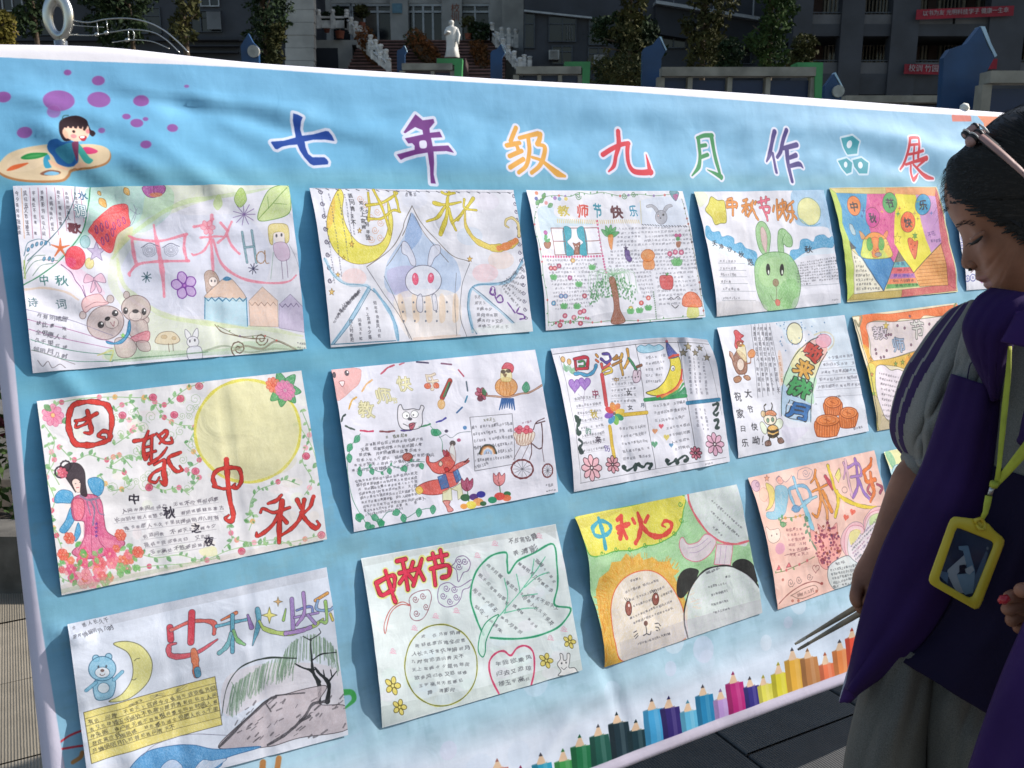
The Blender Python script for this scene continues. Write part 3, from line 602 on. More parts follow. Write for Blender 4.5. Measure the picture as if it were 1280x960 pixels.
    c.E(542,532,58,52, br, bo, 2.5); c.F([515,580,578,580,590,625,560,640,520,640], br, bo, 2); c.F([520,650,590,622,595,655,575,668,545,665], '#e88a98', '#a0485a', 2); c.F([545,665,590,665,598,700,560,700], br, bo, 2)
    c.E(330,560,13,15, br, bo, 2); c.E(440,495,14,16, br, bo, 2); c.E(420,590,74,66, br, bo, 2.5,-20)
    c.F([460,655,520,650,545,690,520,725,470,720], br, bo, 2)
    c.F([425,662,460,668,500,640,512,590,518,580,520,625,490,668,455,675,430,672], '#2f8fc4', '#1f5f88', 2); c.star(491,640,11, '#8fe24a', '#3f9a3a', 1)
    c.F([325,520,340,490,395,475,418,500,430,515,370,530,340,550], '#eebcbc', '#9a6a72', 2.5); c.L([340,530,380,510,425,510],2, '#9a6a72')
    c.E(402,598,13,13, '#222226'); c.E(458,553,13,13, '#222226'); c.E(406,593,4,4, '#fff', tx=0); c.E(462,549,4,4, '#fff', tx=0); c.E(428,575,11,8, '#222226', rot=-20); c.E(445,590,27,22, '#e0d2ce', bo, 1.5); c.L([440,588,452,604,456,586],2.5, '#a0606a')
    c.E(428,575,11,8, '#222226', rot=-20); c.E(500,542,10,14, '#222226'); c.E(574,545,10,14, '#222226'); c.E(503,537,3,4, '#fff', tx=0); c.E(577,540,3,4, '#fff', tx=0); c.E(540,562,26,20, '#e0d2ce', bo, 1.5); c.E(540,544,13,8, '#222226')
    c.E(620,625,1,1, bo)
    c.F([618,665,640,630,690,625,718,655,700,672,650,675], '#e2cfae', '#7a6858', 2); c.L([672,672,676,705],2.5, '#7a6858'); c.L([690,672,692,700],2.5, '#7a6858'); c.E(655,645,12,8, '#cdb48c', '#8a7458', 1); c.E(695,650,9,7, '#cdb48c', '#8a7458', 1)
    c.leaf(760,660,50,-115, '#e4e2ea', '#6a6878', 2, .22); c.leaf(775,660,52,-75, '#e4e2ea', '#6a6878', 2, .22); c.E(770,665,24,22, '#e6e4ec', '#6a6878', 2); c.E(758,662,3,6, INK); c.E(778,658,3,6, INK); c.F([750,690,800,685,805,735,755,735], '#dcdce8', '#6a6878', 2)
    c.L([860,595,890,625,950,640,1010,650,1060,650],4, '#6b5540'); c.spiral(1045,652,28, '#6b5540', 4); c.spiral(955,690,34, '#5f4a3c', 5, rot=2); c.L([930,700,980,680,1050,690,1110,660,1190,700],9, '#8a7f6a', a=.7)
    c.L([820,700,900,680,1000,705,1100,690,1200,700],8, '#94a088', a=.7); c.vine([870,600,960,640,1060,640,1150,680], '#5a4a3a', 2, '#6c8f4a', 9,['#d05a50', '#6a4a80'],4,2)
    c.L([450,738,600,725,830,705],5, '#6a8f6c', a=.8)
    c.G('中', 175,425,36,44, '#2f6a66', 1); c.G('秋', 245,425,58,46, '#2f6a66', 1); c.G('诗', 130,512,44,42, '#2f5a60', .8); c.G('词', 243,517,44,40, '#2f5a60', .8)
    c.L([100,462,170,455,260,470,310,500],8, '#e4c0a0', a=.6)
    for i in range(5): c.L([98 + i * 8,540 + i * 40,280,580 + i * 40,450,640 + i * 26],2.2,['#8a80a0', '#a85a94', '#a85a94', '#2f7a5c', '#2f7a5c'][i])
    for i in range(5): c.S(145 - i * 4,560 + i * 33,270,580 + i * 36,5,22, w=2, col='#3c3c48')
    c.L([120,700,200,720,300,755],2, '#8a7a80'); c.L([150,740,170,765,190,745,210,770,240,755,260,770],2.2, '#6a6268'); c.L([390,720,450,700,440,740],6, '#d6d070', a=.7)
    c.S(1188,668,1222,672,4,10, w=1.6); c.S(1188,686,1222,690,4,8, w=1.2)
def P_moon_rabbit(c):     # row 1,2
    c.z(380,220,4.362)
    for x, y, col in ((265,560, '#f0b8b0'), (1070,460, '#f0ccb8'), (985,530, '#f4b8bc'), (990,140, '#d8d0e0'), (600,130, '#d4d8ea'), (900,330, '#b8cce4'), (520,640, '#ccc4e0')): c.E(x, y, 70,50, col, a=.5, tx=.5)
    c.F([583,200,660,330,830,470,820,640,480,645,440,500,540,330], '#a9bfdf', a=.85, tx=.3); c.F([583,205,640,320,560,420,545,330], '#7f9fd0', a=.7); c.F([450,520,600,500,580,650,490,640], '#b8a8d0', a=.6)
    c.F([500,650,820,640,830,880,580,890], '#eadfd8', a=.8, tx=.4)
    for i in range(5): c.F([510 + i * 75,660,535 + i * 75,655,560 + i * 70,780,530 + i * 70,790], '#ecc9a4', a=.6, tx=.4)
    for i in range(14): c.E(535 + (i % 5) * 60 + 5 * (i // 5), 690 + (i // 5) * 50,5,6, '#5a6478')
    # crescent
    c.F([185,75,130,180,110,300,150,410,230,475,320,485,400,450,460,370,480,250,450,130,455,260,430,350,370,385,290,370,230,300,200,200,210,110], '#eadb4a', '#7a6420', 2.5, tx=.25)
    c.F([140,380,220,460,320,480,400,440,450,370,380,400,290,400,210,360], '#d3cf52', a=.6); c.F([113,300,125,200,160,120,150,250], '#e6a04a', a=.55)
    for x, y in ((380,300), (410,260), (360,350), (410,340), (395,200), (360,230), (420,150), (330,160), (300,130)): c.spiral(x, y, 22, '#d9a890', 3)
    for x, y0, y1, n in ((245,95,280,5), (300,135,300,5), (330,150,360,6)): c.S(x, y0, x + (15 if x > 300 else 18), y1, n, 30, w=3.6, vert=True, col='#222228')
    for x, n, y1 in ((85,9,600), (130,7,560), (180,6,470), (215,5,400), (235,4,330)): c.S(x, 100, x + (y1 - 100) * .14, y1, n * 4,9, w=3, vert=True, col='#55556a')
    for x, y, r in ((295,305,16), (250,380,17), (172,548,16), (140,640,20), (900,455,18), (205,455,12)): c.star(x, y, r, '#e8b84a' if r > 15 else None, '#6a4a20', 2)
    for y in range(90,640,70): c.spiral(75 + y * .09, y, 15, '#3f3a52', 4,1.3,1 if y % 140 else -1)
    c.L([45,75,300,72,600,85,1130,92],2, '#77778a'); 
    for x in range(60,1130,55): c.L([x, 73 + (x - 60) * .018, x + 16,80 + (x - 60) * .018],4, '#3a3a48')
    for i in range(16): t = i / 15; c.spiral(1140 + 70 * t, 110 + 660 * t, 13, '#55506a', 3.5,1.2)
    ye = '#e0cf45'; yo = '#8a7526'
    for q, w in (([345,95,350,170,345,250],10), ([335,165,420,150,500,100,490,90],11), ([345,240,420,235,480,190,520,200],10), ([375,80,410,150,450,260,465,320],12), ([490,90,505,150,515,195],10)): c.L(q, w, ye, out=yo, ow=2)
    for q, w in (([705,150,760,160,850,145],[22,14,8]), ([790,90,780,130,770,230,740,320],[10,14,18,26]), ([765,170,720,230,665,250],[14,16,6]), ([785,180,800,250,825,300],[12,18,8]), ([820,95,770,100,750,90],12), ([830,240,870,190,920,125],[18,12,18]), ([870,130,870,180,935,190],10), ([800,260,850,220],10)): c.L(q, w, ye, out=yo, ow=2)
    c.L([868,200,880,280,930,350,1010,390,1090,390,1150,360],[8,16,24,34,42,30], '#e9d160', out=yo, ow=2); c.L([1060,395,1100,385,1150,355],[30,38,28], '#ee8a50'); c.L([1165,330,1160,270,1130,235,1100,240,1090,270,1110,285],[16,14,12,10,8,5], '#efdca0', out=yo, ow=2)
    c.L([585,165,545,250,530,300,470,400,335,500],3.5, '#5a5046'); c.L([585,165,630,250,700,330,800,430,900,470],3.5, '#5a5046'); c.L([580,205,555,280,530,330],3, '#5a5046'); c.L([600,220,650,310,785,470],3, '#5a5046'); c.L([530,370,480,450,445,495],2.5, '#5a5046')
    c.L([335,505,400,600,520,760,590,895],3, '#5a5a64'); c.L([430,550,500,680,575,885],2.5, '#5a5a64'); c.L([828,530,820,700,835,870],2.5, '#5a5a64'); c.L([900,480,860,600,850,760,890,880],3, '#5a5a64')
    # rabbit
    for q in ([530,365,560,370,600,440,605,490,580,485,560,440,530,420],[690,390,735,380,740,420,710,450,690,490,672,480]): c.F(q, '#d2d2e0', '#5a5a70', 2.5)
    c.E(648,572,99,84, '#dedee8', '#4c4c60', 3); c.E(605,563,17,32, '#ee3f66', '#b83a58', 2,-5); c.E(690,557,16,27, '#ee3f66', '#b83a58', 2,5); c.E(598,550,4,8, '#f8c8d4'); c.E(690,545,4,8, '#f8c8d4')
    c.F([620,655,640,650,645,735,620,738,610,700], '#d6d6e2', '#5a5a70', 2.5); c.F([695,655,715,650,725,725,705,732,700,700], '#d6d6e2', '#5a5a70', 2.5)
    # corner shapes
    for q in ([95,460,130,530,200,590,330,605,440,690,500,800,515,895],[150,920,250,770,345,610],[165,915,260,790,360,620]): c.L(q, 4, '#4a7a98')
    c.L([100,470,150,550,230,595,340,600],16, '#8fc0dc', a=.6); c.L([155,915,260,770,350,610],15, '#7fb4d4', a=.7); c.L([375,620,440,700,490,790,512,895],[10,18,20,20], '#6faace', a=.75)
    c.L([150,918,500,898],5, '#4a7a98')
    for i in range(6): c.S(150 + i * 12,770 - i * 24 + 40,300 - i * 2,620 + 6 * i, 9,17, w=3, col='#44444e') if i < 5 else None
    for i in range(4): c.S(250 + i * 45,680 + (3 - i) * 35,262 + i * 50,905 - i * 8,5 + i, 20, w=3, vert=True, col='#44444e')
    c.L([1190,450,1120,560,1020,590,915,605,890,700,905,800,940,860],5, '#3f6a88'); c.L([1185,470,1110,580,930,600,895,700,920,850],14, '#74aed0', a=.7); c.L([915,605,1020,690,1150,800],5, '#3f6a88'); c.L([920,620,1030,710,1140,800],10, '#8fc0dc', a=.6)
    for i in range(7): c.S(1060 + i * 12,600 - i * 8 - 10,1180 + i * 4,720 - i * 40,11,16, w=3, col='#44444e')
    for i in range(6): c.S(925 + i * 4,660 + i * 32,960 + i * 32,660 + i * 33,2 + i, 20, w=3, col='#44444e')
    for q in ([1020,615,1010,640,1040,650,1035,620],[1040,660,1060,690,1085,680,1070,650,1050,665],[1110,690,1130,720,1150,745],[1170,720,1160,745,1195,755,1205,775,1180,780]): c.L(q, 8, '#6a3a90')
    c.E(1025,625,14,20, None, '#6a3a90', 4)
    c.S(548,105,610,105,3,30, w=3.2, col='#44444e'); c.L([600,890,700,880,850,870],14, '#d8b8a4', a=.5); c.F([1140,800,1240,790,1245,850,940,855,940,830], '#dde6e4', a=.6)
def P_window_tree(c):     # row 1,3
    c.z(650,220,4.8)
    c.F([100,200,190,190,220,250,440,290,200,320,130,420,100,300], '#b4d2e2', a=.7, tx=.4); c.F([720,150,960,140,990,290,720,290], '#c8d6ea', a=.6, tx=.4); c.F([380,860,540,820,800,830,820,850,400,890], '#b8b8c2', a=.6)
    c.vine([90,200,140,130,230,120,300,125,350,100,420,110,500,100,600,120,700,110,800,120,930,110], '#5a8a5c', 3, '#4a8a50', 14,['#d05a5a', '#e09050', '#8a6ab0'],8,2)
    c.spiral(345,125,22, '#4a8050', 4); c.spiral(625,120,20, '#4a8050', 4); c.spiral(680,110,18, '#4a8050', 4)
    c.vine([80,220,70,300,100,450,120,600,150,750,170,900], '#5a8a5c', 3, '#4a8a50', 12,['#c04a50'],7,2); c.vine([170,880,300,870,430,880,540,870,700,870,850,860,1090,840], '#5a8a5c', 3, '#4a8a50', 12,['#c04a50'],7,2)
    c.vine([965,140,990,260,1020,400,1050,560,1075,720,1095,840], '#6a6a50', 3, '#5a7a50', 9,['#9a4a40', '#554'.ljust(7, '4')],7,1)
    for x, y, col in ((95,105, '#e07850'), (90,140, '#3f4a90'), (150,165, '#e09090'), (205,135, '#9a70b8'), (270,140, '#e8d060'), (232,140, '#6aa0c0')): c.E(x, y, 11,12, col)
    for x, y, a in ((110,165,-40), (130,140,-60), (85,180,-50), (190,170,150)): c.leaf(x, y, 42, a, '#5a9a5c', '#3a6a44', 1.5)
    c.G('教', 255,212,75,70, '#d3bf4c', 2); c.G('师', 375,212,75,85, '#d0473c', 2); c.G('节', 465,208,52,92, '#3a90a8', 2); c.G('快', 577,218,75,82, '#5a3038', 3); c.G('乐', 675,212,52,76, '#3f8fb0', 2)
    for x in range(215,715,12): c.L([x, 262 + (x - 215) * .01, x + 3,285],4, '#e0c060' if x % 24 else '#e09a80')
    for x, y, col in ((100,205, '#c8b040'),): pass
    c.L([718,150,722,290],3, '#d8c060'); 
    for x in range(725,995,16): c.L([x, 292 + (x - 725) * .05, x + 9,298 + (x - 725) * .05],4, '#333340')
    c.F([893,95,925,88,950,100,945,125,930,152,918,145,900,120], '#3a7a88', '#30404c', 2); c.F([912,118,945,110,930,150], '#b04a80')
    for q in ([830,220,815,190,785,172,755,180,760,192,790,190,815,225],[850,220,865,185,895,172,908,185,885,195,862,225]): c.F(q, '#a7a7b0', '#6a6a74', 2)
    c.E(842,250,35,42, '#a4a4ae', '#5f5f6a', 2.5); c.E(825,240,6,7, '#e8d0d0', INK, 1.5); c.E(855,235,6,7, '#333'.ljust(7, '3')); c.E(838,255,5,4, INK)
    # window with curtain
    c.F([175,318,470,310,490,465,197,480], '#e4e4ee', '#8a4a48', 4,0); c.F([252,318,300,316,300,370,275,400,310,440,320,472,265,472], '#3aa0b4', '#27697a', 2, tx=.1); c.F([342,316,385,316,402,470,355,470,345,430,375,400,345,370], '#3aa0b4', '#27697a', 2, tx=.1)
    for q in ([185,398,262,396],[388,392,480,388],[255,318,268,474],[383,314,402,468]): c.L(q, 4, '#8a4a48', 0)
    c.F([310,405,330,410,355,400,352,440,350,470,318,470,322,435], '#8a4a34', '#5a2c20', 2); c.E(328,425,3,4, '#fff'); c.E(345,422,3,4, '#fff')
    def pot(x, y, col, k=1, n=3, lf='#4f9a5a'):
        for i in range(n): c.leaf(x, y + 35 * k, 40 * k, -90 + (i - (n - 1) / 2) * 38, lf)
        for i in range(n): c.E(x + (i - (n - 1) / 2) * 26 * k, y - 8 * k + abs(i - (n - 1) / 2) * 4,12 * k, 13 * k, col, '#8a2a40', 1.5)
    pot(140,355, '#b0449a', 1,1); c.F([125,410,168,405,160,440,133,440], '#9a5a3c', '#5a3020', 2)
    c.L([140,365,145,410],4, '#4f9a5a'); c.leaf(145,405,34,-130, '#4f9a5a'); c.leaf(145,405,34,-40, '#4f9a5a')
    for x in range(118,500,17): c.E(x, 493 - (x - 118) * .03,6,7, '#d8447c')
    for y in range(270,480,22): c.E(463 + (y - 270) * .13, y, 6,7, '#d8447c' if y < 320 else '#c87aa0')
    for y in range(500,590,16): c.E(495 + (y - 500) * .2, y, 6,7, '#c84a80')
    for a in (-150,-120,-90,-60,-30): c.leaf(535,365,72, a + 8, '#4fa35a', '#2c6a3c', 2, .2)
    c.F([527,360,555,358,552,420,545,445,532,410], '#ee8a3c', '#a85a20', 2)
    rows = [(585,320), (580,345), (578,370), (575,395), (575,418), (515,455), (515,478), (520,500), (520,522), (525,545), (530,568)]
    for x, y in rows: c.S(x, y, 1010 + (y - 320) * .18, y - 12,22 if x > 560 else 26,15, w=2.2, a=.7, col='#4a4a5a')
    for i in range(8): c.S(800 + i * 3,590 + i * 26,1030 + i * 6,580 + i * 26,11,15, w=2.2, a=.7, col='#4a4a5a')
    for i in range(13): c.S(140 + i * 5,515 + i * 24,490 - abs(i - 5) * 8,505 + i * 23,17,15, w=2.2, a=.7, col='#4a4a5a')
    for i in range(7): c.S(670 + i * 9,585 + i * 24,780 + i * 3,580 + i * 24,6,15, w=2.2, a=.7, col='#4a4a5a')
    c.F([625,445,650,450,655,480,668,500,655,518,635,505,625,475], '#4a3078', '#2a1a44', 2); c.star(630,436,20, '#2a2040', None)
    c.F([735,510,790,505,795,558,738,558], '#ee8a3c', '#b05a20', 2); c.E(760,480,40,36, '#ee8a3c', '#b05a20', 3); c.E(745,470,9,8, '#f4b070'); c.E(775,480,8,8, '#f4b070')
    pot(938,365, '#c84a8a', .8,2); c.F([928,400,955,398,950,430,932,430], '#9a5a3c'); 
    for x, y in ((890,470), (923,460), (958,462)): c.E(x, y, 14,15, '#d2507a', '#7a2a40', 2); c.E(x, y, 5,5, '#f0e0e0')
    for a in (-140,-110,-70,-40): c.leaf(932,540,52, a, '#5fae64', '#3a7a44', 1.5)
    c.F([832,605,865,600,900,605,908,640,900,680,865,685,838,675,828,640], '#d23c3c', '#7a1e24', 3); c.L([868,603,862,585],4, '#4a3020'); c.leaf(865,598,24,-30, '#3f8a44')
    c.F([1000,785,1050,780,1060,845,995,850], '#d8da6a', '#9a9a40', 1.5); c.F([965,780,968,730,1000,700,1040,705,1070,740,1078,785,1020,790], '#ea6a3c', '#a83a1c', 3)
    for q in ([880,745,895,732,910,745],[922,738,936,726,950,738],[900,778,920,795,940,780]): c.L(q, 4, INK)
    # palm
    for i in range(17):
        a = -165 + i * 9; r = 150
        for m in range(3): 
            x1 = 550 + (35 + i % 3 * 8) * math.cos(R(a)) * (m + 1) * 1.0; y1 = 600 + 30 * math.sin(R(a)) * (m + 1) * .5
            c.L([550,600, x1, y1, x1 + 26 * math.cos(R(a)), y1 + 70 + m * 28],2.5, '#86b48c', a=.6)
    rs = c.rs
    for i in range(260):
        t = rs.uniform(-1,1); L_ = rs.uniform(.1,1); x = 548 + t * 130 + rs.uniform(-8,8); y0 = 575 + 70 * t * t; y = y0 + L_ * 150 * (1 - .5 * abs(t) * .3); c.leaf(x, y, 14, rs.uniform(70,110), '#4c8a58', None)
    c.F([525,620,555,615,575,700,590,800,625,875,545,885,555,800,540,700], '#96543c', '#5a2c20', 2.5)
    for x, y, col in ((170,560, '#cc4a58'), (195,560, '#cc4a58'), (222,545, '#a83a60'), (235,725, '#5a88c0'), (262,725, '#5a88c0'), (190,768, '#3f90c0'), (380,722, '#c04a60'), (718,765, '#d8443c'), (760,735, '#e0584c'), (290,615, '#b04a90'), (310,510, '#e0b050'), (655,798, '#e8c840'), (378,812, '#d04a6a'), (355,820, '#d04a6a'), (265,840, '#c84a6a'), (360,885, '#cc3a5a'), (240,895, '#c83a50'), (320,850, '#d86a80')): c.E(x, y, 14,14, col, '#6a2a3a', 1.5); c.E(x, y, 4,5, '#f4e8d8')
    for x, y in ((185,630), (345,668), (255,800), (430,565), (655,830), (708,825), (760,810), (335,800)):
        for a in (-135,-110,-70,-45): c.leaf(x, y, 38, a, '#58a862', None)
    for y in range(700,860,13): c.E(790 + (y - 700) * .13, y, 4,5, '#6a8a70')
    c.vine([190,900,240,870,300,880,360,850,420,860], '#4a7a4c', 3, '#5a9a5c', 14,['#d04a6a'],9,1)
def P_green_rabbit(c):    # row 1,4
    c.z(860,220,5.333)
    c.F([38,110,100,105,130,150,80,210,55,200], '#d8e0b0', a=.7); c.F([700,95,925,90,935,330,880,340,740,330,705,260], '#9cc4e4', a=.95, tx=.25)
    c.F([890,105,930,100,950,400,915,330], '#a0c8e8', a=.7)
    c.E(800,238,74,94, '#e6e096', '#6a8a80', 3,-12, tx=.2)
    c.L([735,285,760,300,790,330,830,335,870,320],9, '#5fa0c8', a=.7)
    c.F([150,140,190,165,235,168,240,225,245,310,205,320,165,330,140,280,100,235,125,190], '#e0d548', '#6a6420', 3.5, tx=.2); c.F([165,240,210,250,240,230,242,300,200,300,165,320], '#c9b63c', a=.5)
    col = '#e08a3c'; o = '#6a5040'
    def ST(ss, col, w=13):
        for q in ss: c.L(q, w, col, out=o, ow=2.5)
        for q in ss: c.L(q, w, col)
    ST([[255,175,250,215],[252,175,320,180,315,215],[255,212,318,205],[290,150,290,265],[262,160,280,152]], col)
    ST([[370,165,395,155],[360,200,410,190],[388,165,385,260],[385,205,362,240],[395,205,405,225],[425,180,420,200],[455,170,448,185],[435,165,425,220,400,268],[432,215,450,260,465,290]], col)
    ST([[470,175,540,155],[490,145,492,190],[522,140,520,180],[480,210,540,205,540,240,520,245],[500,215,520,260,530,295]], '#e0607c')
    ST([[575,200,568,235],[592,160,600,290],[608,195,612,215],[618,185,650,178,645,220],[605,225,655,215],[630,160,632,225,610,275],[635,225,655,295]], col)
    ST([[665,200,700,170],[668,200,660,235,700,240],[690,200,695,280,680,305],[670,260,662,285],[705,265,720,285]], col)
    for q in ([95,350,120,345,145,380,195,375,215,410,260,400,300,420,305,455,350,445,385,480,420,490,460,510,465,565,440,600,400,560,250,480,110,430],[675,545,690,495,740,485,750,430,790,420,830,440,845,405,890,395,920,420,945,410,950,480,880,480,780,510,690,572]): c.F(q, '#4ba4d4', '#3a84b0', 2, tx=.25)
    c.F([110,440,250,490,400,570,440,610,300,560,140,490], '#cfe4f2', a=.7); c.F([700,568,790,510,900,485,950,490,950,520,800,530], '#cfe4f2', a=.7)
    for ch, x, y, s in (('天', 155,458,40), ('净', 205,476,38), ('沙', 265,492,40), ('秋', 350,525,46), ('思', 415,575,50), ('秋', 800,490,52)): c.G(ch, x, y, s, s, '#26262e', 1.8)
    c.E(303,510,6,6, '#26262e')
    g = '#8fc480'; go = '#4a7a48'
    c.F([450,360,465,315,490,303,520,320,545,370,550,430,540,520,500,515,465,450], g, go, 4, tx=.25); c.F([485,350,505,345,525,400,528,500,515,495,490,430], '#e4b4c0', '#9a7078', 2.5)
    c.F([600,375,620,352,650,360,685,395,698,440,690,470,660,470,640,455,638,520,610,520,600,450], g, go, 4, tx=.25); c.L([638,455,632,420,650,385],3, go)
    c.F([440,640,460,560,520,515,600,505,670,525,720,590,747,680,745,780,700,890,540,902,480,830,450,750], g, go, 4, tx=.3); c.F([470,650,520,560,600,540,660,600,650,700,560,740,490,720], '#bfe0a4', a=.5); c.F([640,700,730,700,720,850,640,880,600,800], '#6fb05c', a=.5)
    c.E(538,622,14,40, '#17171c', tx=0); c.E(541,640,5,15, '#e8f0e4', tx=0); c.E(629,625,14,40, '#17171c', tx=0); c.E(632,640,5,15, '#e8f0e4', tx=0)
    c.E(587,710,20,25, '#8f6a54', '#5a4034', 2); c.L([590,735,592,825],3, '#6a4a40'); c.F([580,830,595,822,614,832,610,862,588,862], '#d8544c', '#8a2a28', 1.5); c.L([548,795,565,825,585,835],3, '#6a6a50'); c.L([610,830,628,812],3, '#6a6a50')
    for x0, y0, x1, n in ((185,575,310,6), (190,622,305,6), (195,665,310,7), (200,710,270,4), (208,760,330,6), (215,820,335,8)): c.S(x0, y0, x1, y0 - 2, n, 20, w=2.2, col='#555560'); c.L([x0 - 5, y0 + 14, x0 + 190 if y0 < 720 else 445, y0 + 10],2, '#77808c')
    for i in range(8): c.S(728 - (i < 1) * -20,580 + i * 18,975 + i * 2,548 + i * 20,17,13, w=2.2, a=.8, col='#44444e')
    c.S(750,722,815,720,4,12, w=2); c.L([750,733,990,722],2, '#77808c'); c.S(950,830,995,826,4,10, w=1.6)
    c.F([170,850,440,830,520,900,190,935], '#c4c0c0', a=.55); c.F([740,800,1000,790,1010,850,720,890], '#c8c8d2', a=.5)
def P_pennants(c):       # row 1,5
    c.z(1030,225,6.0)
    c.F([40,65,460,60,465,105,80,100], '#c9b878', '#7a6a40', 2,0); c.F([460,60,845,55,840,125,465,100], '#e08a58', '#8a5030', 2,0)
    c.F([40,65,80,100,110,220,105,330,150,450,185,640,212,880,160,910,100,560,60,220], '#a9c84a', '#6a8a2c', 2,0); c.F([845,60,985,820,925,790,860,450,830,120], '#cc3f60', '#8a2040', 2,0)
    c.F([170,905,210,855,590,825,580,880], '#b39a4c', '#6a5a30', 2,0); c.F([580,825,930,785,988,830,575,880], '#c94858', '#7a2838', 2,0)
    c.F([80,100,320,105,345,400,520,620,440,835,380,770,200,530,150,460,105,330,112,220], '#2f8fd0', None, sm=0, tx=.2); c.F([320,105,530,103,525,480,560,530,515,620,480,590,340,400,300,250], '#d94a9c', None, sm=0, tx=.2)
    c.F([530,103,690,115,770,400,800,550,665,700,560,540,525,480], '#ecdf3c', None, sm=0, tx=.15); c.F([680,112,830,122,872,475,800,545,750,400], '#c98fd4', None, sm=0, tx=.2)
    c.F([665,700,870,480,925,790,710,800], '#e8944c', '#6a4020', 3,0)
    for i in range(9): c.L([690 + 0 * i + max(0,5 - i) * 22,560 + i * 28,890 + i * 4,555 + i * 26],3, '#a85a2c', 0)
    c.F([170,535,255,590,435,835,215,860,190,640], '#e2e0dc', '#444444', 2,0); c.F([155,465,215,520,165,535], '#33333a', sm=0)
    for i in range(8): c.S(190 + i * 5,590 + i * 33,225 + i * 26,592 + i * 32,2 + i, 22, w=3.6, col='#2e2e36')
    c.F([265,595,495,585,520,625,440,835], '#2f7fc0', '#2a3a5a', 3,0, tx=.3); c.F([520,620,555,535,610,610,560,640], '#5a4a4a', '#222', 2,0) if 0 else c.F([525,620,555,535,605,610], '#5a4a4a', sm=0)
    c.F([525,620,605,610,640,655,505,660], '#2fa0c0', sm=0); c.F([505,660,640,655,670,700,490,705], '#d63a5c', sm=0); c.F([490,705,670,700,680,735,480,745], '#a84ab0', sm=0); c.F([480,745,680,735,690,775,465,785], '#e8704a', sm=0); c.F([465,785,690,775,710,800,455,818], '#3f9a4c', sm=0)
    c.S(535,635,600,632,2,26, w=4, col='#1f2f60'); c.S(530,680,640,675,2,24, w=4, col='#7a1a2a'); c.S(510,720,670,715,5,24, w=4, col='#3a2f9a'); c.S(505,758,665,752,6,24, w=4, col='#4a2030'); c.S(500,797,700,786,7,20, w=4, col='#1f3a24')
    c.L([555,535,440,835],3, '#333', 0) if 0 else c.L([555,535,440,835],4, '#333333', 0); c.L([555,535,665,700,872,475],4, '#333333', 0); c.L([255,590,435,835],4, '#333333', 0)
    for x, y, w, h, colr, ch in ((213,198,52,76, '#ee7d34', '中'), (355,283,55,76, '#d0409c', '秋'), (490,172,52,78, '#3fa657', '节'), (628,315,54,78, '#e85a38', '快'), (737,185,55,78, '#2fa0d4', '乐')):
        c.E(x, y, w, h, colr, '#5a3030', 3, tx=.15); c.G(ch, x, y + 5,62,80, '#2a2a38', 2.5)
    for x, y, r, colr in ((285,235,28, '#2a3f80'), (270,275,20, '#2a3f80'), (430,240,24, '#d8b040'), (560,215,20, '#d05050'), (550,255,26, '#3f9a68'), (680,250,26, '#b08a50'), (703,290,18, '#8a5a40'), (800,250,20, '#4a6fc0'), (450,300,16, '#a02a60'), (405,185,14, '#c03070'), (600,205,14, '#b0a030'), (730,345,14, '#b0a030')): c.star(x, y, r, colr, None, n=4, inn=.3)
    c.F([245,390,270,400,295,435,265,450], '#e8944c', '#6a4030', 2); c.F([465,380,478,400,455,450,435,430], '#e8944c', '#6a4030', 2)
    c.F([270,590,268,500,290,440,340,400,400,398,450,430,480,490,498,580], '#e8df4a', '#5a5a20', 3); c.F([290,440,340,400,400,398,450,430,440,445,300,448], '#ee8a3c', '#6a4020', 2)
    c.E(330,485,24,50, '#3f9f4c', '#2a5a30', 2); c.E(418,480,24,50, '#3f9f4c', '#2a5a30', 2); c.F([345,440,400,440,395,500,405,575,350,578,355,500], '#ee7a3c', '#8a4020', 2); c.E(395,562,26,16, '#8a98a8', '#444444', 2); c.L([360,525,375,540,395,515],3, '#b02020')
    c.star(550,440,46, '#f0d844', '#8a7420', 3); c.F([630,440,655,435,680,460,705,455,705,500,680,595,650,530,630,470], '#e04a48', '#7a2020', 3); c.star(680,420,30, '#3f8a44', '#2a5a30', 2, n=6); 
    for x, y in ((655,480), (685,490), (670,520)): c.E(x, y, 4,6, '#5a1414')
    c.F([165,340,190,345,210,385,212,420,185,415,170,380], '#b8c4c8', '#3a4a5a', 3)
    c.S(780,410,830,400,2,40, w=3.5, col='#5a3a80'); c.S(795,460,865,455,4,26, w=3, col='#4a3a70')
    for i in range(40): x = c.rs.uniform(560,740); c.E(x, c.rs.uniform(140,520), 5,6, '#d8c020', a=.6)
    for i in range(50): c.E(c.rs.uniform(340,510), c.rs.uniform(130,560), 5,6, '#c02a84', a=.5)
def P_butterflies(c):     # row 1,6
    c.z(1180,250,6.857)
    for x, y, r in ((125,270,22), (130,335,22), (120,400,22), (175,680,20), (222,672,24), (300,300,30), (330,420,26), (360,640,24), (500,200,30), (520,420,28), (440,560,30)): c.E(x, y, r, r * 1.2, None, '#6a70b0', 7); c.E(x, y, r * .45, r * .55, '#8a88c0')
    c.L([110,340,150,330,145,400],6, '#6a70b0'); c.L([130,490,160,488],5, '#55556a'); c.L([175,600,230,600,200,630],6, '#6a4a60'); c.L([290,700,310,715],8, '#9a4a9a')
    c.B(200,100,620,80,14,26,5,6,44, w=3.6)
    c.B(300,480,640,460,10,26,3,6,44, w=3.6)
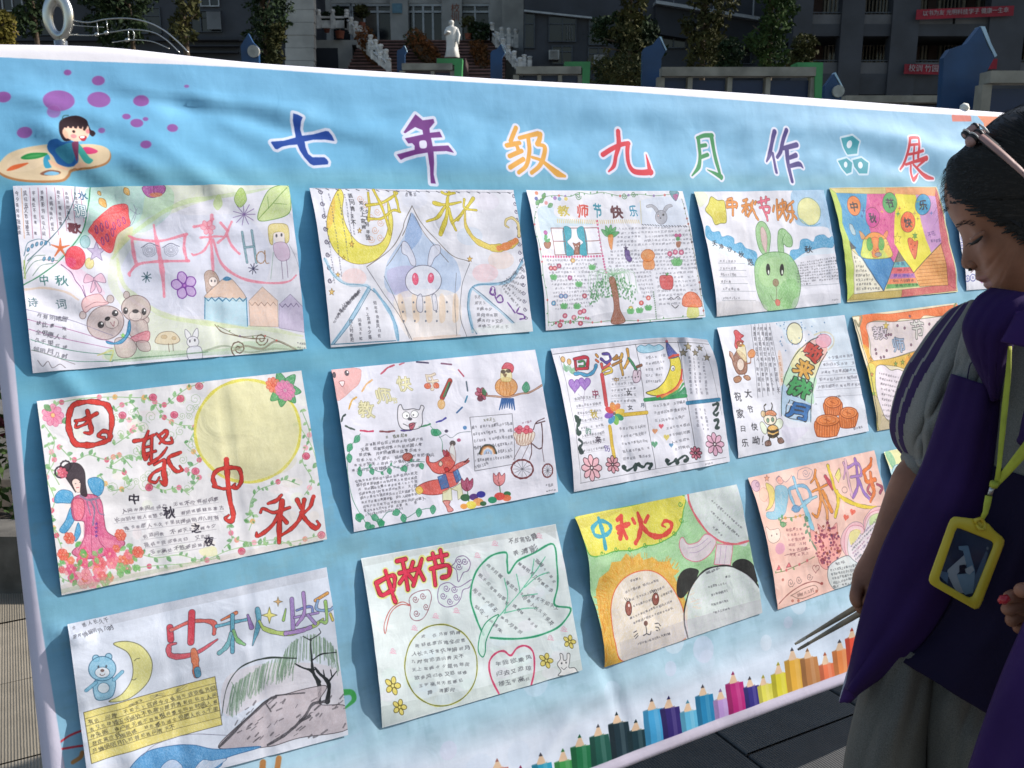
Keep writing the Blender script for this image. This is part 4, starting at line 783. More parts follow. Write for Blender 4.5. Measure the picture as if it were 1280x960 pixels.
def P_reunion(c):         # row 2,1
    c.z(30,450,3.2); rs = c.rs
    for i in range(70):
        x = rs.uniform(60,1180); y = rs.uniform(60,900)
        c.E(x, y, rs.uniform(15,45), rs.uniform(10,30), rs.choice(['#dfe8c8', '#f4dcdc', '#e4ead8', '#f0e0d0']), a=.35, tx=.4)
    gr = ['#5d9a5e', '#79b070', '#8fbf7a']; fl = ['#e8708c', '#e8907a', '#f0a0b0', '#d8506c', '#f0b060']
    V_ = [[80,260,120,330,100,420,140,500],[120,200,150,170,300,150,420,150,520,150],[360,200,420,170,460,220,420,240,380,220],[480,150,560,180,600,150,660,110,720,90],[360,340,420,300,440,270,480,260],[520,180,560,230,620,260,680,270,660,330],[140,350,200,400,260,380,330,400,380,380,430,430],[300,460,350,520,420,500,400,450,330,430],[640,330,700,400,650,440,700,470,660,520],[500,500,560,520,620,510,660,540],[1110,200,1140,300,1110,400,1150,480,1120,540],[1090,250,1150,350,1180,470,1190,540],[900,620,910,560,940,520,990,500,1040,480,1100,500],[880,640,920,620,900,680],[820,660,830,720,800,750],[420,760,520,790,620,780,720,800,820,760,940,740,1060,730,1190,700],[850,720,920,730,1000,720,1100,745,1180,730],[440,830,560,820,680,810,780,790],[90,340,120,400,90,470,120,560,100,640,140,700],[350,420,420,380,470,400,450,350],[100,640,150,760,140,860,220,900]]
    for i, q in enumerate(V_): c.vine(q, rs.choice(gr), 3, rs.choice(gr), 24, fl, 11,2, seed=i); c.vine(q, '#a8c898', 2, rs.choice(gr), 16, None, 5,3, seed=i + 50)
    for i in range(30): c.spiral(rs.uniform(350,700), rs.uniform(150,520), rs.uniform(14,28), '#a9bf9c', 2, d=rs.choice((-1,1)), rot=rs.uniform(0,6))
    c.flower(115,222,46,9, '#f08cac', '#d8608c', 2, '#f4c06a'); c.leaf(80,180,40,40, '#4f9a55'); c.leaf(150,250,40,-20, '#4f9a55')
    c.E(893,284,214,208, '#e9e4a6', None, tx=.25); c.E(893,284,200,195, '#ded8b4', a=.6); c.E(893,284,211,205, None, '#e6d942', 12, a=.8); c.F([750,330,900,300,1080,380,1040,450,850,480], '#d0c9a0', a=.35)
    for a in (-120,-60,0,40,90,130): c.leaf(1040,115,74, a + 10, '#3f9a58', '#2c6a40', 2, .28)
    c.flower(998,100,32,9, '#ee7a5c', '#c84a38', 1.5, '#e8604a'); c.flower(1045,122,42,11, '#ee86b4', '#c85a90', 1.5, '#e8a0c0')
    for x, y in ((600,220), (393,222), (1125,385), (500,510), (685,445), (455,768), (870,765), (1190,700), (700,105), (625,155), (515,150)): c.E(x, y, 15,14, rs.choice(['#e05a7c', '#e87a8c', '#d8486a']), '#b0405a', 2); c.spiral(x, y, 9, '#a83450', 1.5)
    rd = '#cc3a34'; ro = '#4a1a1c'
    def RS(ss):
        for q, w in ss: c.L(q, w, rd, out=ro, ow=2.2, tx=.1)
        for q, w in ss: c.L(q, w, rd, tx=.1)
    RS([([340,320,350,250,338,190,300,172,240,170,195,185,178,230,182,290,205,335,250,342,300,335,342,315,335,290,310,288,298,305,320,312],[12,16,20,18,16,18,18,18,18,20,14,16,14,12,10,8]), ([205,245,250,235,290,215],[8,14,14]), ([252,205,262,250,268,290,240,292],[12,14,14,6]), ([258,245,235,262,205,270,212,250],[10,8,7,5])])
    RS([([440,325,480,318,520,300],[12,12,10]), ([497,285,478,340,485,395,500,378],[8,12,14,6]), ([510,310,508,400],10), ([480,350,510,345],8), ([482,378,525,365],9), ([535,305,565,285,570,300,540,335],[8,12,10,6]), ([530,295,560,330,590,330,588,312],[8,12,10,6]), ([500,415,520,405,555,375,570,350],[10,12,9,5]), ([520,420,560,400,558,440,565,495,545,485],[6,10,18,18,6]), ([560,430,520,450,500,480,525,490,540,470],[10,10,10,8,5]), ([625,370,580,390,585,420,610,445,632,440,622,425],[12,12,14,12,9,5])])
    RS([([808,400,815,480,825,560,838,615,830,645,805,635,820,620],[20,18,16,18,16,10,6]), ([765,500,755,470,775,440,830,430,862,440,870,480,855,510,835,510,845,495],[16,14,14,14,14,14,12,9,5]), ([758,505,800,515,845,505],[10,10,8])])
    RS([([975,575,1010,560,1028,540],[10,14,8]), ([945,610,955,595,1000,610,1060,590],[8,9,12,12]), ([1030,565,1022,640,1020,730],[20,20,16]), ([1018,615,990,665,935,705,930,690],[12,14,12,6]), ([1028,625,1050,650],[12,16]), ([1090,560,1105,590,1112,575],[16,12,6]), ([1155,548,1140,590,1110,620],[16,12,6]), ([1118,560,1108,620,1075,670,1030,700],[16,16,14,10]), ([1105,610,1130,645,1165,672,1180,660,1170,645],[12,16,18,12,6])])
    for ch, x, y, s in (('中', 440,556,44), ('秋', 580,610,52), ('之', 688,672,42), ('夜', 740,725,42)): c.G(ch, x, y, s, s, '#1f1a28', 2.6)
    for i in range(6): 
        y = 607 + i * 33; x0 = (388,360,400,470,480,500)[i]; x1 = (780,800,780,770,770,740)[i]; c.S(x0, y, x1, y - 52 + i * 3, int((x1 - x0) / 22), 18, w=2.2, col='#4a4450'); c.L([x0, y + 14, x1, y - 38 + i * 3],1.4, '#8a8490', 0, a=.7)
    c.B(300,700,330,695,1,10,1,0,0)
    # lady in a long robe
    for q in ([255,480,290,470,318,490,312,530,290,545,265,520],[125,540,150,520,190,530,192,570,150,572,122,570],[185,590,165,640,140,680,165,690,200,640,205,600],[215,650,200,700,205,725,225,690]): c.F(q, '#3f9ad0', '#2a5f88', 2, tx=.3)
    c.F([192,560,220,540,280,540,310,570,320,640,335,690,400,725,385,755,330,780,250,795,190,770,235,720,240,650,200,640,188,600], '#d9608a', '#7a3450', 2.5, tx=.2); c.F([240,640,300,640,320,720,300,780,250,780], '#c84a80', a=.5); c.F([250,700,380,735,320,775,210,775], '#f0a0b4', a=.5)
    c.F([195,560,235,560,240,610,225,640,200,630], '#e8788c', '#8a3450', 2)
    c.L([225,545,260,560,300,550],8, '#8a8098'); c.L([265,560,280,600,275,660],6, '#7a7490'); c.L([285,560,300,610,320,620],4, '#7a7490'); c.L([250,565,265,620],4, '#7a7490')
    for q in ([250,620,245,700,215,760],[290,640,300,720,330,760],[268,660,270,780]): c.L(q, 2, '#a03a64')
    for i in range(4): c.star(288,655 + i * 16,9, '#5a3a90', None)
    c.F([190,480,215,470,235,490,232,520,212,530,196,510], '#f0d0c4', '#8a6a60', 1.5); c.E(205,495,3,2, INK); c.E(222,490,3,2, INK); c.L([208,512,218,510],2.5, '#c03a4a')
    c.F([150,440,175,415,215,415,240,445,245,500,250,545,225,535,225,490,205,475,190,490,205,530,185,500,165,470], '#3a3038', '#1e181e', 2, tx=.1)
    for x, y, r in ((145,450,22), (165,425,20)): c.E(x, y, r, r, None, '#2c242c', 6)
    c.flower(152,452,22,7, '#ee6a80', '#c04058', 1.5, '#f090a0')
    for i in range(46):
        x = rs.uniform(140,420); y = rs.uniform(770,905) - (x - 150) * .08
        if x > 360 and y > 850: continue
        k = rs.uniform(14,28); c.flower(x, y, k, 6, rs.choice(['#f07a8a', '#f48a9c', '#e85a84', '#ee7a50', '#f0a0a8', '#e86a6a', '#7cb86a']), rs.choice(['#d0506c', None]), 1, '#f4b0a0', pw=.45)
    for i in range(26): c.leaf(rs.uniform(130,460), rs.uniform(740,900), 30, rs.uniform(0,360), rs.choice(['#5fae5a', '#7cc06a']))
    for x, y in ((180,712), (155,778), (385,700), (455,768)): c.flower(x, y, 24,6, '#ee6a50', '#c84a3a', 1.5, '#f09a70', pw=.45)
    c.F([700,760,760,745,770,780,720,785], '#e8e4a8', a=.8); c.L([150,925,400,870,700,810],14, '#9ab88a', a=.35); c.F([150,900,300,870,500,840,700,800,1200,700,1210,718,800,800,400,890,155,938], '#c4b4a4', a=.35)
def P_teacher_rooster(c):     # row 2,2
    c.z(400,430,4.0)
    c.F([62,128,190,122,205,150,190,200,150,235,110,270,75,275], '#eeb0ac', '#d88a80', 2, tx=.3); c.E(70,155,9,16, INK); c.E(134,145,12,15, INK); c.E(138,140,4,5, '#fff', tx=0); c.F([92,190,120,188,108,215], '#f4f0f0', '#8a3a40', 2.5)
    cl = ['#c04a60', '#c86a7c', '#40385a', '#7a4a68', '#b0405c', '#4a5a6a', '#2a78a0', '#2a5a90', '#2a2a90', '#2f7a50', '#4a3a80', '#7a3a40', '#c02a50', '#3a4a44', '#2a3a3a', '#e0a840', '#e6b070']
    seg = [[305,150,335,122,370,105],[398,103,420,93],[482,90,540,95],[605,98,655,103],[690,130,715,162],[728,190,733,235],[731,262,720,292],[705,318,678,345],[622,372,600,385,575,392],[543,402,520,410,490,415],[455,428,430,434,400,434],[368,436,330,440,295,438],[258,438,225,438,195,434],[165,430,140,422,120,412],[100,390,104,370,118,355],[138,328,150,290,175,268],[205,240,225,208,258,180]]
    for q, k in zip(seg, cl): c.L(q, 8, k)
    for ch, x, y, w in (('教', 225,330,85), ('师', 315,260,80), ('节', 368,285,32), ('快', 418,200,78)): c.G(ch, x, y, w, w * 1.05, '#e8e2b8', 1, '#a8a070', 2.5)
    c.G('乐', 555,190,70,90, '#eee0c8', 1, '#a89080', 2.5); c.E(532,212,16,14, '#e0603a', '#a04030', 2); c.E(575,210,14,14, '#e0603a', '#a04030', 2)
    c.L([645,185,605,270],22, '#b8443c', out='#4a2a2a', ow=2); c.L([640,195,612,265],8, '#3a8a5a'); c.L([648,190,622,262],5, '#2a3a3a'); c.E(600,303,18,24, '#e8b060', '#b07830', 2)
    c.F([385,320,400,305,415,330,460,325,490,330,500,308,515,318,505,350,505,400,480,425,410,428,385,390], '#e8e4ea', '#3a3a44', 3.5); c.E(425,358,18,18, '#fff', '#3a3a44', 2, tx=0); c.E(468,352,18,18, '#fff', '#3a3a44', 2, tx=0); c.E(430,360,4,5, INK); c.E(462,356,4,5, INK); c.E(444,376,12,8, INK); c.F([440,402,470,396,460,425,445,428], '#b03a4a', '#3a2a30', 2.5); c.L([410,400,440,412,475,395],3, INK)
    c.S(318,465,435,455,6,20, w=4.5, col='#2a2f18')
    for i in range(6): c.S(220 - i * 12 - (i > 0) * 10,505 + i * 26,510 + (i == 3) * 65 - i * 3,475 + i * 26,15 + (i == 3) * 3,18, w=2.6, col='#33333c')
    for i in range(9): c.S(168 + i * 7,688 + i * 21,485 - (i == 8) * 70 + (i == 6) * 40,645 + i * 21 - (i == 8) * -8,18,16, w=2.6, col='#33333c')
    c.E(436,565,25,20, '#b04030', '#5a2018', 3); c.L([436,548,430,540],3, '#444'.ljust(7, '4'))
    c.vine([190,640,240,620,300,640,350,610,400,620,450,590,520,590], '#4a7a70', 3, '#2f8a5c', 26, None, 5,4)
    for x, y in ((200,630), (262,622), (352,620), (430,608), (512,595)): c.leaf(x - 12, y, 34,70, '#2f9464', '#1f6a48', 1.5, .4)
    c.L([195,450,150,510,130,590,135,680,160,780,230,900],3, '#4a8a70'); c.L([545,410,600,480,605,540],3, '#4a8a70'); c.L([235,840,290,890,340,840,400,840,430,870,500,830,570,820],3, '#4a7a70')
    for x, y, a in ((190,460,130), (150,500,120), (135,550,80), (550,430,40), (560,440,10), (180,850,60), (180,860,10), (230,890,60), (255,860,20), (285,880,30), (310,880,100), (400,835,160), (415,850,80), (495,820,95), (565,805,95)): c.leaf(x, y, 46, a, '#2f9464', '#1f6a48', 1.5, .36)
    for x, y in ((180,850), (250,905), (300,885)): c.E(x + 10, y + 8,15,11, '#2f9464')
    c.L([590,470,620,455,650,470,690,445,745,440],2.5, '#5a6a70'); c.E(625,437,9,8, '#26203a'); c.E(655,498,15,14, '#2c2420'); c.E(686,482,10,9, '#a03058'); c.E(718,420,10,10, '#2a6aa8')
    # fox pupil
    rd = '#dd5a50'; o = '#6a2024'
    c.F([480,720,530,690,600,680,640,720,620,745,560,755,500,745], rd, o, 3, tx=.15); c.F([478,720,500,712,515,735,498,752,480,742], '#ecd34a', '#8a7020', 2)
    c.F([612,740,655,720,660,780,612,790], '#e0dfae', '#7a7a50', 2,0); c.F([655,725,700,695,715,760,690,780,685,735], '#e0dfae', '#7a7a50', 2,0); c.F([615,785,650,785,645,805,665,830,640,840,630,815], '#e07a70', o, 2.5)
    c.F([625,635,665,625,690,690,640,720,600,700], rd, o, 2, tx=.15); c.F([585,665,625,650,645,715,605,728], '#2f6fb4', '#1e3a6a', 2.5,0); c.F([660,635,685,625,705,675,680,695], '#2f6fb4', '#1e3a6a', 2.5,0)
    c.F([640,640,680,600,735,582,738,592,700,615,660,640], rd, o, 2.5)
    c.F([540,565,545,590,580,590,625,555,625,530,640,545,665,560,670,600,640,635,600,650,565,640,545,615,528,590,530,560], rd, o, 3, tx=.15); c.F([608,530,632,545,640,560,615,560], '#b03040', o, 2); c.F([640,540,655,500,672,550,670,590], '#e4e4e0', '#7a4040', 2); c.E(630,628,11,12, '#c02a30', o, 2.5); c.F([590,600,600,585,610,600,600,612], '#e8e4d0', '#3a4a44', 2.5); c.F([620,590,650,590,645,612], '#e8745c')
    for x, y in ((738,572), (735,580), (740,590)): c.L([715,592, x, y],4, '#5a2a30')
    def tul(x, y, k, col, lf=1):
        c.L([x, y + 20 * k, x + 12, y + 95],5, '#2f6a44'); c.F([x - 28 * k, y - 25 * k, x - 14 * k, y - 12 * k, x, y - 30 * k, x + 12 * k, y - 12 * k, x + 28 * k, y - 25 * k, x + 26 * k, y + 18 * k, x, y + 38 * k, x - 26 * k, y + 18 * k], col, '#5a1a2a', 2.5); c.L([x, y - 28 * k, x - 6, y + 10, x, y + 30 * k],2, '#5a1a2a')
    tul(732,698,1, '#9a2448'); tul(890,672,1, '#e07070')
    for x, y, w, col in ((725,768,24, '#2a5a38'), (768,765,22, '#4a2a70'), (803,752,22, '#2a2a90'), (790,790,26, '#e89a50'), (815,798,16, '#2a5a38'), (755,805,26, '#e8d84a'), (718,812,18, '#ee9a3c'), (932,750,18, '#2a6a40'), (930,770,22, '#e06a40'), (895,762,26, '#d8443c'), (860,780,22, '#1f8a60')): c.E(x, y, w, w * .75, col, tx=.1)
    # rooster on a branch
    c.L([790,260,860,262,920,268,1000,250,1050,240,1105,205],6, '#c8a08a', out='#7a5444', ow=2); c.flower(800,250,34,6, '#a83450', '#4a1a28', 2, '#c84a50'); c.E(795,275,16,14, '#5a2838'); c.leaf(820,260,40,-110, '#2f7a48'); c.leaf(1022,245,55,-85, '#2f9060', '#1f5a40', 2, .38)
    for i in range(7): c.L([905 + i * 9,278,890 + i * 13,318 - abs(i - 3) * -4],[14,6], '#1f4f8f')
    c.E(926,216,56,48, '#dd9040', '#8a4a20', 3); 
    for dx in (-30,-12,8,28): c.L([920 + dx * .5,175,922 + dx, 215,920 + dx * .8,255],2.5, '#a85c24')
    c.F([900,180,902,135,925,122,950,135,952,182,925,190], '#efe2a0', '#b09a50', 2); c.F([905,125,925,95,955,100,965,120,955,145,935,125], '#cc3040', '#7a1a28', 2); c.E(912,140,13,10, '#3a2a28'); c.E(938,136,13,10, '#3a2a28'); c.F([910,152,930,150,922,168], '#6a4a30')
    # letter box and tricycle
    c.F([743,368,955,350,968,600,770,635], '#e0e0ea', None, sm=0, a=.4); c.L([743,368,955,350,968,600,770,635],2.5, '#44444e', 0, True); c.S(808,383,885,376,5,18, w=4.5, col='#3a3a18')
    for i in range(7): c.S(752 + i * 3,420 + i * 33,955 if i < 6 else 835,398 + i * 33,15 if i < 6 else 6,18, w=2.6)
    for r, col in ((42, '#2a3a34'), (36, '#8a5a3c'), (30, '#e0a060'), (24, '#e8d8d0'), (17, '#a8c4e8')): c.L([832 - r, 550,832 - r * .7,550 - r * .75,832,548 - r, 832 + r * .7,550 - r * .75,832 + r, 548],9, col)
    dk = '#6a2c30'
    c.E(1004,626,53,46, None, dk, 9,5); c.E(1128,634,25,33, None, dk, 7)
    for a in range(0,180,30): c.L([1004 - 46 * math.cos(R(a)), 626 - 40 * math.sin(R(a)), 1004 + 46 * math.cos(R(a)), 626 + 40 * math.sin(R(a))],1.8, '#55555f'); c.L([1128 - 20 * math.cos(R(a)), 634 - 28 * math.sin(R(a)), 1128 + 20 * math.cos(R(a)), 634 + 28 * math.sin(R(a))],1.8, '#55555f')
    for q, w in (([1040,580,1048,540,1045,480],5), ([1050,500,1080,525,1098,520],6), ([1095,400,1100,460,1098,520],6), ([1098,520,1110,590],3), ([1055,430,1070,395,1110,372],5), ([1070,400,1112,388],6), ([960,580,1000,500],2.5), ([1000,580,1040,490],2.5)): c.L(q, w, '#4a2a30')
    c.F([965,445,1055,440,1055,480,1030,505,990,508,968,480], '#ecdcc8', '#8a5a48', 2.5)
    for i in range(6): c.L([968 + i * 16,445,980 + i * 12,505],2.5, '#a87058'); c.L([980 + i * 14,445,972 + i * 12,500],2.5, '#a87058')
    for x, y in ((975,430), (990,420), (1008,432), (1025,420), (1040,435), (985,440), (1020,440)): c.E(x, y, 12,11, '#dd4a60', '#9a2038', 2)
    c.S(1000,400,1050,385,4,12, w=2, col='#7a4a60'); c.S(1122,708,1160,703,3,16, w=2.6); c.S(1125,738,1175,728,4,8, w=1.6)
def P_banana_moon(c):     # row 2,3
    c.z(680,410,4.571)
    c.L([80,160,200,880],3, '#555560', 0) if 0 else None
    c.L([45,152,520,95,950,60],3, '#44444e', 0); c.L([82,160,205,888],2.5, '#77777f', 0); c.L([200,888,630,806,1035,740],2.5, '#77777f', 0); c.L([517,97,630,805],3, '#44444e', 0); c.L([758,68,855,680],3, '#44444e', 0); c.L([905,60,1010,500],2, '#77777f', 0)
    for x, y in ((100,182), (135,195)): c.E(x, y, 12,17, '#d8a24c', '#7a4a20', 2.5); c.L([x + 2, y + 18, x + 15, y + 70],4, '#5a9a60'); c.leaf(x + 15, y + 70,45,-110, '#7ab08a'); c.leaf(x + 12, y + 72,45,-60, '#7ab08a')
    for q, w, col in (([170,180,175,240],14, '#b02a40'), ([165,180,240,170,240,230],15, '#c02a40'), ([178,236,240,232],13, '#c02a40'), ([190,195,222,192,222,218,194,220],8, '#3a8a50'), ([165,265,200,262,240,272,275,250,290,215],15, '#3f9ac8'), ([292,155,300,165],12, '#d89a40'), ([290,185,302,195],10, '#e06a40'), ([330,150,365,150,375,180,350,200,320,180],13, '#4a3a90'), ([320,210,330,235,370,205],13, '#d8524c'), ([325,250,370,230,380,250,340,265],11, '#e0c040'), ([410,160,395,180,440,165],12, '#b07830'), ([440,150,430,200,440,270],13, '#d0a040'), ([435,190,385,215],11, '#b07830'), ([470,125,475,180,450,230],13, '#d8a040'), ([478,175,500,215,515,240],13, '#3a8a5c'), ([520,225,545,215],12, '#8a5a3c')): c.L(q, w, col, out='#3a3038', ow=2)
    c.heart(160,330,45, '#8a56b8', '#5a3080', 2.5); c.heart(222,318,42, '#8a56b8', '#5a3080', 2.5); c.L([180,378,215,420,210,515],2, '#9a8aa8'); c.L([222,358,213,420],2, '#9a8aa8')
    for ch, x, y, w, col in (('中', 285,378,36, '#8a3050'), ('秋', 275,492,48, '#b8a030'), ('的', 238,590,36, '#4a7a68'), ('来', 298,640,40, '#3a3040'), ('历', 355,690,34, '#5a4a90'), ('中', 405,298,28, '#a87c30'), ('女', 478,370,32, '#2a2a30'), ('女', 485,455,30, '#3a3a44'), ('月', 555,443,24, '#3a4a60')): c.G(ch, x, y, w, w * 1.5 if ch == '中' and x < 300 else w * 1.1, col, 2)
    for i in range(8): c.S(155 + i * 8,410 + i * 42,315 + i * 4,388 + i * 42,9,17, w=2.2, col='#55555f'); c.L([155 + i * 8,424 + i * 42,318 + i * 4,402 + i * 42],1.3, '#9a98a4', 0)
    c.L([160,510,180,540,165,570,175,605,185,600],[22,24,12,26,16], '#1f3a34'); c.L([178,640,200,660,185,690,205,715],[16,10,22,12], '#2a3a3c'); c.spiral(172,525,22, '#1f3a34', 9); c.spiral(195,705,18, '#2a3a3c', 8)
    c.L([322,270,335,350,350,440],20, '#cf4a50', 0, out='#7a2a30', ow=1.5); c.L([368,565,395,740],18, '#e4bf3c', 0, out='#8a6a20', ow=1.5); c.L([440,498,582,484],17, '#e4bf3c', 0, out='#8a6a20', ow=1.5); c.L([570,412,805,388],17, '#2f9458', 0, out='#1f5a38', ow=1.5); c.L([812,430,992,410],18, '#2f7fa8', 0, out='#1f4f70', ow=1.5)
    for i, col in enumerate(['#e07a40', '#e4bf3c', '#2f8a5a', '#6fb04a', '#3f90c0', '#7a4ab0', '#d03a40', '#e08a3c']): a = R(-60 + i * 45); x, y = 396 + 38 * math.cos(a) * .85,490 + 40 * math.sin(a); c.E(x, y, 27,17, col, None, 1.5, math.degrees(a), tx=.1)
    c.E(396,490,8,9, '#3a2a20')
    for i in range(5): c.S(375,295 + i * 32,520,278 + i * 34,8,17, w=2.2, col='#55555f'); c.L([375,310 + i * 32,525,293 + i * 34],1.3, '#9a98a4', 0)
    for i in range(5): c.S(425 + i * 6,578 + i * 43,578 + i * 6,560 + i * 42,9,19, w=2.4, col='#55555f')
    for i in range(5): c.S(570,175 + i * 33,690 - i * 8,158 + i * 37,7,17, w=2.2, col='#55555f')
    for i in range(3): c.S(615 + i * 5,448 + i * 42,805 + i * 6,420 + i * 42,10,19, w=2.4, col='#55555f')
    for i in range(4): c.S(690 + i * 15,575 + i * 40,828,550 + i * 42,7 - i, 19, w=2.4, col='#55555f')
    for i in range(4): c.S(815 + i * 28,160 + i * 2,835 + i * 30,385,10,15, w=2, vert=True, col='#6a6a78')
    for i in range(3): c.S(855 + i * 28,455 + i * 2,872 + i * 28,590,6,15, w=2, vert=True, col='#6a6a78')
    c.F([500,250,520,245,525,270,530,245,545,255,540,300,515,315,500,295], '#d8c0d0', '#4a2a44', 3); c.E(514,285,4,5, INK); c.E(530,280,4,5, INK)
    c.F([525,115,545,100,570,105,590,95,620,105,650,95,678,115,655,130,610,140,560,145,530,135], '#8fcbe4', '#4a7a98', 3)
    c.F([575,372,640,345,690,290,712,220,712,165,760,165,778,240,765,310,720,360,650,390], '#ecd93c', '#2f2a20', 4, tx=.12)
    for q, col in (([640,392,720,365,775,300,780,240], '#d8443c'), ([665,395,740,360,785,300], '#e88a3c'), ([690,396,755,362,792,320], '#3f9a50'), ([720,394,770,370,798,345], '#2f8a5a')): c.L(q, 12, col)
    c.F([740,388,785,350,803,340,805,385], '#2f8a5a'); c.F([700,165,690,80,745,140,762,160,730,175], '#2f3f90', '#1e2a50', 2.5); c.L([705,172,735,158,758,155],13, '#dc4a34'); c.E(691,73,8,9, '#b02a38'); c.E(728,232,12,15, '#f4f4f4', INK, 3, tx=0); c.E(730,234,5,7, INK)
    for x, y, r in ((812,100,30), (785,140,26), (855,135,26), (885,100,24), (922,160,26)): c.star(x, y, r, '#b9a468' if r > 28 else '#8a7a5c', '#33332c', 2.5)
    for q in ([960,440,985,435,980,465,962,485,975,500,990,485],[965,530,985,525,982,550,970,575,990,570]): c.L(q, [14,18,16,12,16,12][:len(q) // 2], '#1f3434')
    for x, y, k, col in ((262,800,75, '#e8a8b4'), (388,780,50, '#d88a98'), (858,715,38, '#c8506a'), (966,665,66, '#dca0bc')): c.flower(x, y, k, 8, col, '#33242c', 4, '#e8d8dc', pw=.26, cr=.13)
    for x, y, r, col in ((662,562,17, '#d8384a'), (628,590,18, '#e88a4c'), (693,625,20, '#e4cc4c'), (624,665,22, '#3a8a5c'), (718,670,15, '#3f80b0')): c.heart(x, y, r, col, None, 1)
    for q in ([450,795,470,815,500,800,520,780,515,810],[530,780,560,795,580,775,605,780,595,800],[690,760,700,780,730,765,745,750],[750,770,770,745,800,730,815,750,795,760]): c.L(q, [22,12,10,18,20][:len(q) // 2], '#1f3434'); c.spiral(q[0] + 6, q[1] - 2,11, '#1f3434', 7)
    c.S(905,783,960,772,4,13, w=2.5)
    c.F([38,118,520,75,920,28,940,45,520,92,45,148], '#b8b8c6', a=.5)
def P_mooncakes(c):       # row 2,4
    c.z(890,380,4.0)
    c.F([340,90,650,60,720,350,560,250,480,130,380,200,350,130], '#c4dcec', a=.6, tx=.4); c.F([350,400,360,600,480,620,380,700,340,600], '#d4cce4', a=.5); c.F([500,300,600,200,700,300,760,560,500,600], '#dfe6f0', a=.4)
    for i in range(6): c.L([190 + i * 19,105 - i, 232 + i * 26,470 - i * 6],2.4, '#6a6a78', 0)
    for i in range(5): c.S(207 + i * 19,112,240 + i * 24,440,13,15, w=2.2, vert=True, col='#55555f')
    c.F([330,250,345,245,360,380,340,400], '#eec8b0', a=.7); c.S(337,260,352,395,5,12, w=2, vert=True, col='#c87a4a')
    c.E(412,148,40,54, '#e6e2bc', '#2f2f34', 3.5,-5, tx=.15)
    for i in range(34): c.E(c.rs.uniform(320,560), c.rs.uniform(90,260), 3,4, '#5a88b8')
    # arched title
    c.F([350,560,352,440,370,340,420,240,480,190,540,160,600,170,610,210,580,250,535,300,505,400,492,500,488,560,480,600], '#dbe6ee', None)
    c.F([352,480,360,400,500,440,490,520,480,590,360,560], '#a9c8e4'); c.F([362,400,380,325,430,300,520,370,505,440,495,500], '#b4dcb4'); c.F([400,270,450,215,545,270,530,320,500,370,400,320], '#f0e6a8'); c.F([450,215,500,180,560,190,575,240,540,290,470,260], '#f0b4a8')
    c.E(555,185,38,34, '#ecA4b8'.lower(), '#b06a80', 2.5); c.L([510,155,560,140,600,160,605,200,580,230],7, '#d8c8a0', a=.7)
    c.L([350,560,352,440,375,335,425,240,490,185,530,165],4, '#2f3f3c'); c.L([488,590,492,500,510,390,540,300,575,240],4, '#2f3f3c')
    def GG(ch, x, y, w, h, col, rot): c.G(ch, x, y, w, h, col, 3.4, '#26262c', 3.2, rot=rot, shx=0)
    GG('月', 425,535,108,88, '#2f6fb4', 18); GG('饼', 437,420,120,100, '#3fa35a', 22); GG('来', 460,325,100,92, '#dda23c', 30); GG('啦', 505,242,95,80, '#cc4438', 40)
    c.L([380,500,400,505],6, '#e8e8f0')
    for i in range(6): c.S(560 - i * 8,270 + i * 36,700 + i * 6 if i < 4 else 735,258 + i * 36,8 + i, 17, w=2.2, col='#5a5a68') if i < 5 else None; c.L([545 - i * 6,288 + i * 36,720 + i * 4,275 + i * 36],1.5, '#9a9aa8', 0)
    c.S(580,470,640,462,3,15, w=2); c.S(505,500,545,497,2,15, w=2)
    def cake(x, y, rx, h):
        c.F([x - rx, y, x + rx, y - 4, x + rx - 2, y + h, x + rx * .5, y + h + 16, x - rx * .5, y + h + 18, x - rx + 2, y + h + 4], '#e07430', '#8a3a14', 3.5, tx=.1)
        for i in range(9): xx = x - rx + 6 + i * (2 * rx - 12) / 8; c.L([xx, y + 14, xx, y + h + 14],3.5, '#a84c1c')
        c.E(x, y, rx, 28, '#ea8440', '#8a3a14', 3.5, tx=.1); c.E(x, y, rx * .72,19, None, '#a84c1c', 2.5); c.L([x - 12, y - 4, x + 10, y + 6],4, '#a84c1c'); c.L([x - 4, y - 12, x - 4, y + 12],4, '#a84c1c')
    cake(597,492,42,50); cake(570,582,56,66); cake(672,545,42,58)
    c.S(700,625,745,612,4,14, w=2)
    # rooster
    c.F([80,240,90,275,115,240,130,235,160,260,172,300,165,345,120,350,95,310,88,280,75,260], '#8a5238', '#4a2418', 3); c.F([75,240,95,250,100,290,85,270], '#c08a70', '#4a2418', 2); c.E(135,305,20,30, '#eee2d8', '#4a2418', 2)
    c.F([115,200,125,195,155,205,165,240,168,290,140,270,118,240], '#f0e0b0', '#8a6a40', 2.5); c.F([108,210,112,170,105,140,120,132,140,150,155,160,140,175,155,190,130,200,120,225], '#d8343c', '#7a1a20', 2.5); c.E(135,200,16,14, '#b06a40', '#4a2418', 2); c.E(140,198,4,4, '#fff', tx=0); c.F([145,205,160,208,148,216], '#e8c040')
    c.F([175,245,195,228,212,240,210,262,190,270,178,262], '#ee8c40', '#a8501c', 2.5); c.L([165,300,188,295,192,270],5, '#8a5238')
    c.L([125,350,128,375],5, '#8a5238'); c.L([155,345,162,368],5, '#8a5238'); c.F([95,375,120,362,140,372,130,390,105,395], '#a86a40', '#4a2418', 2.5); c.F([150,365,175,358,190,375,172,382], '#a86a40', '#4a2418', 2.5)
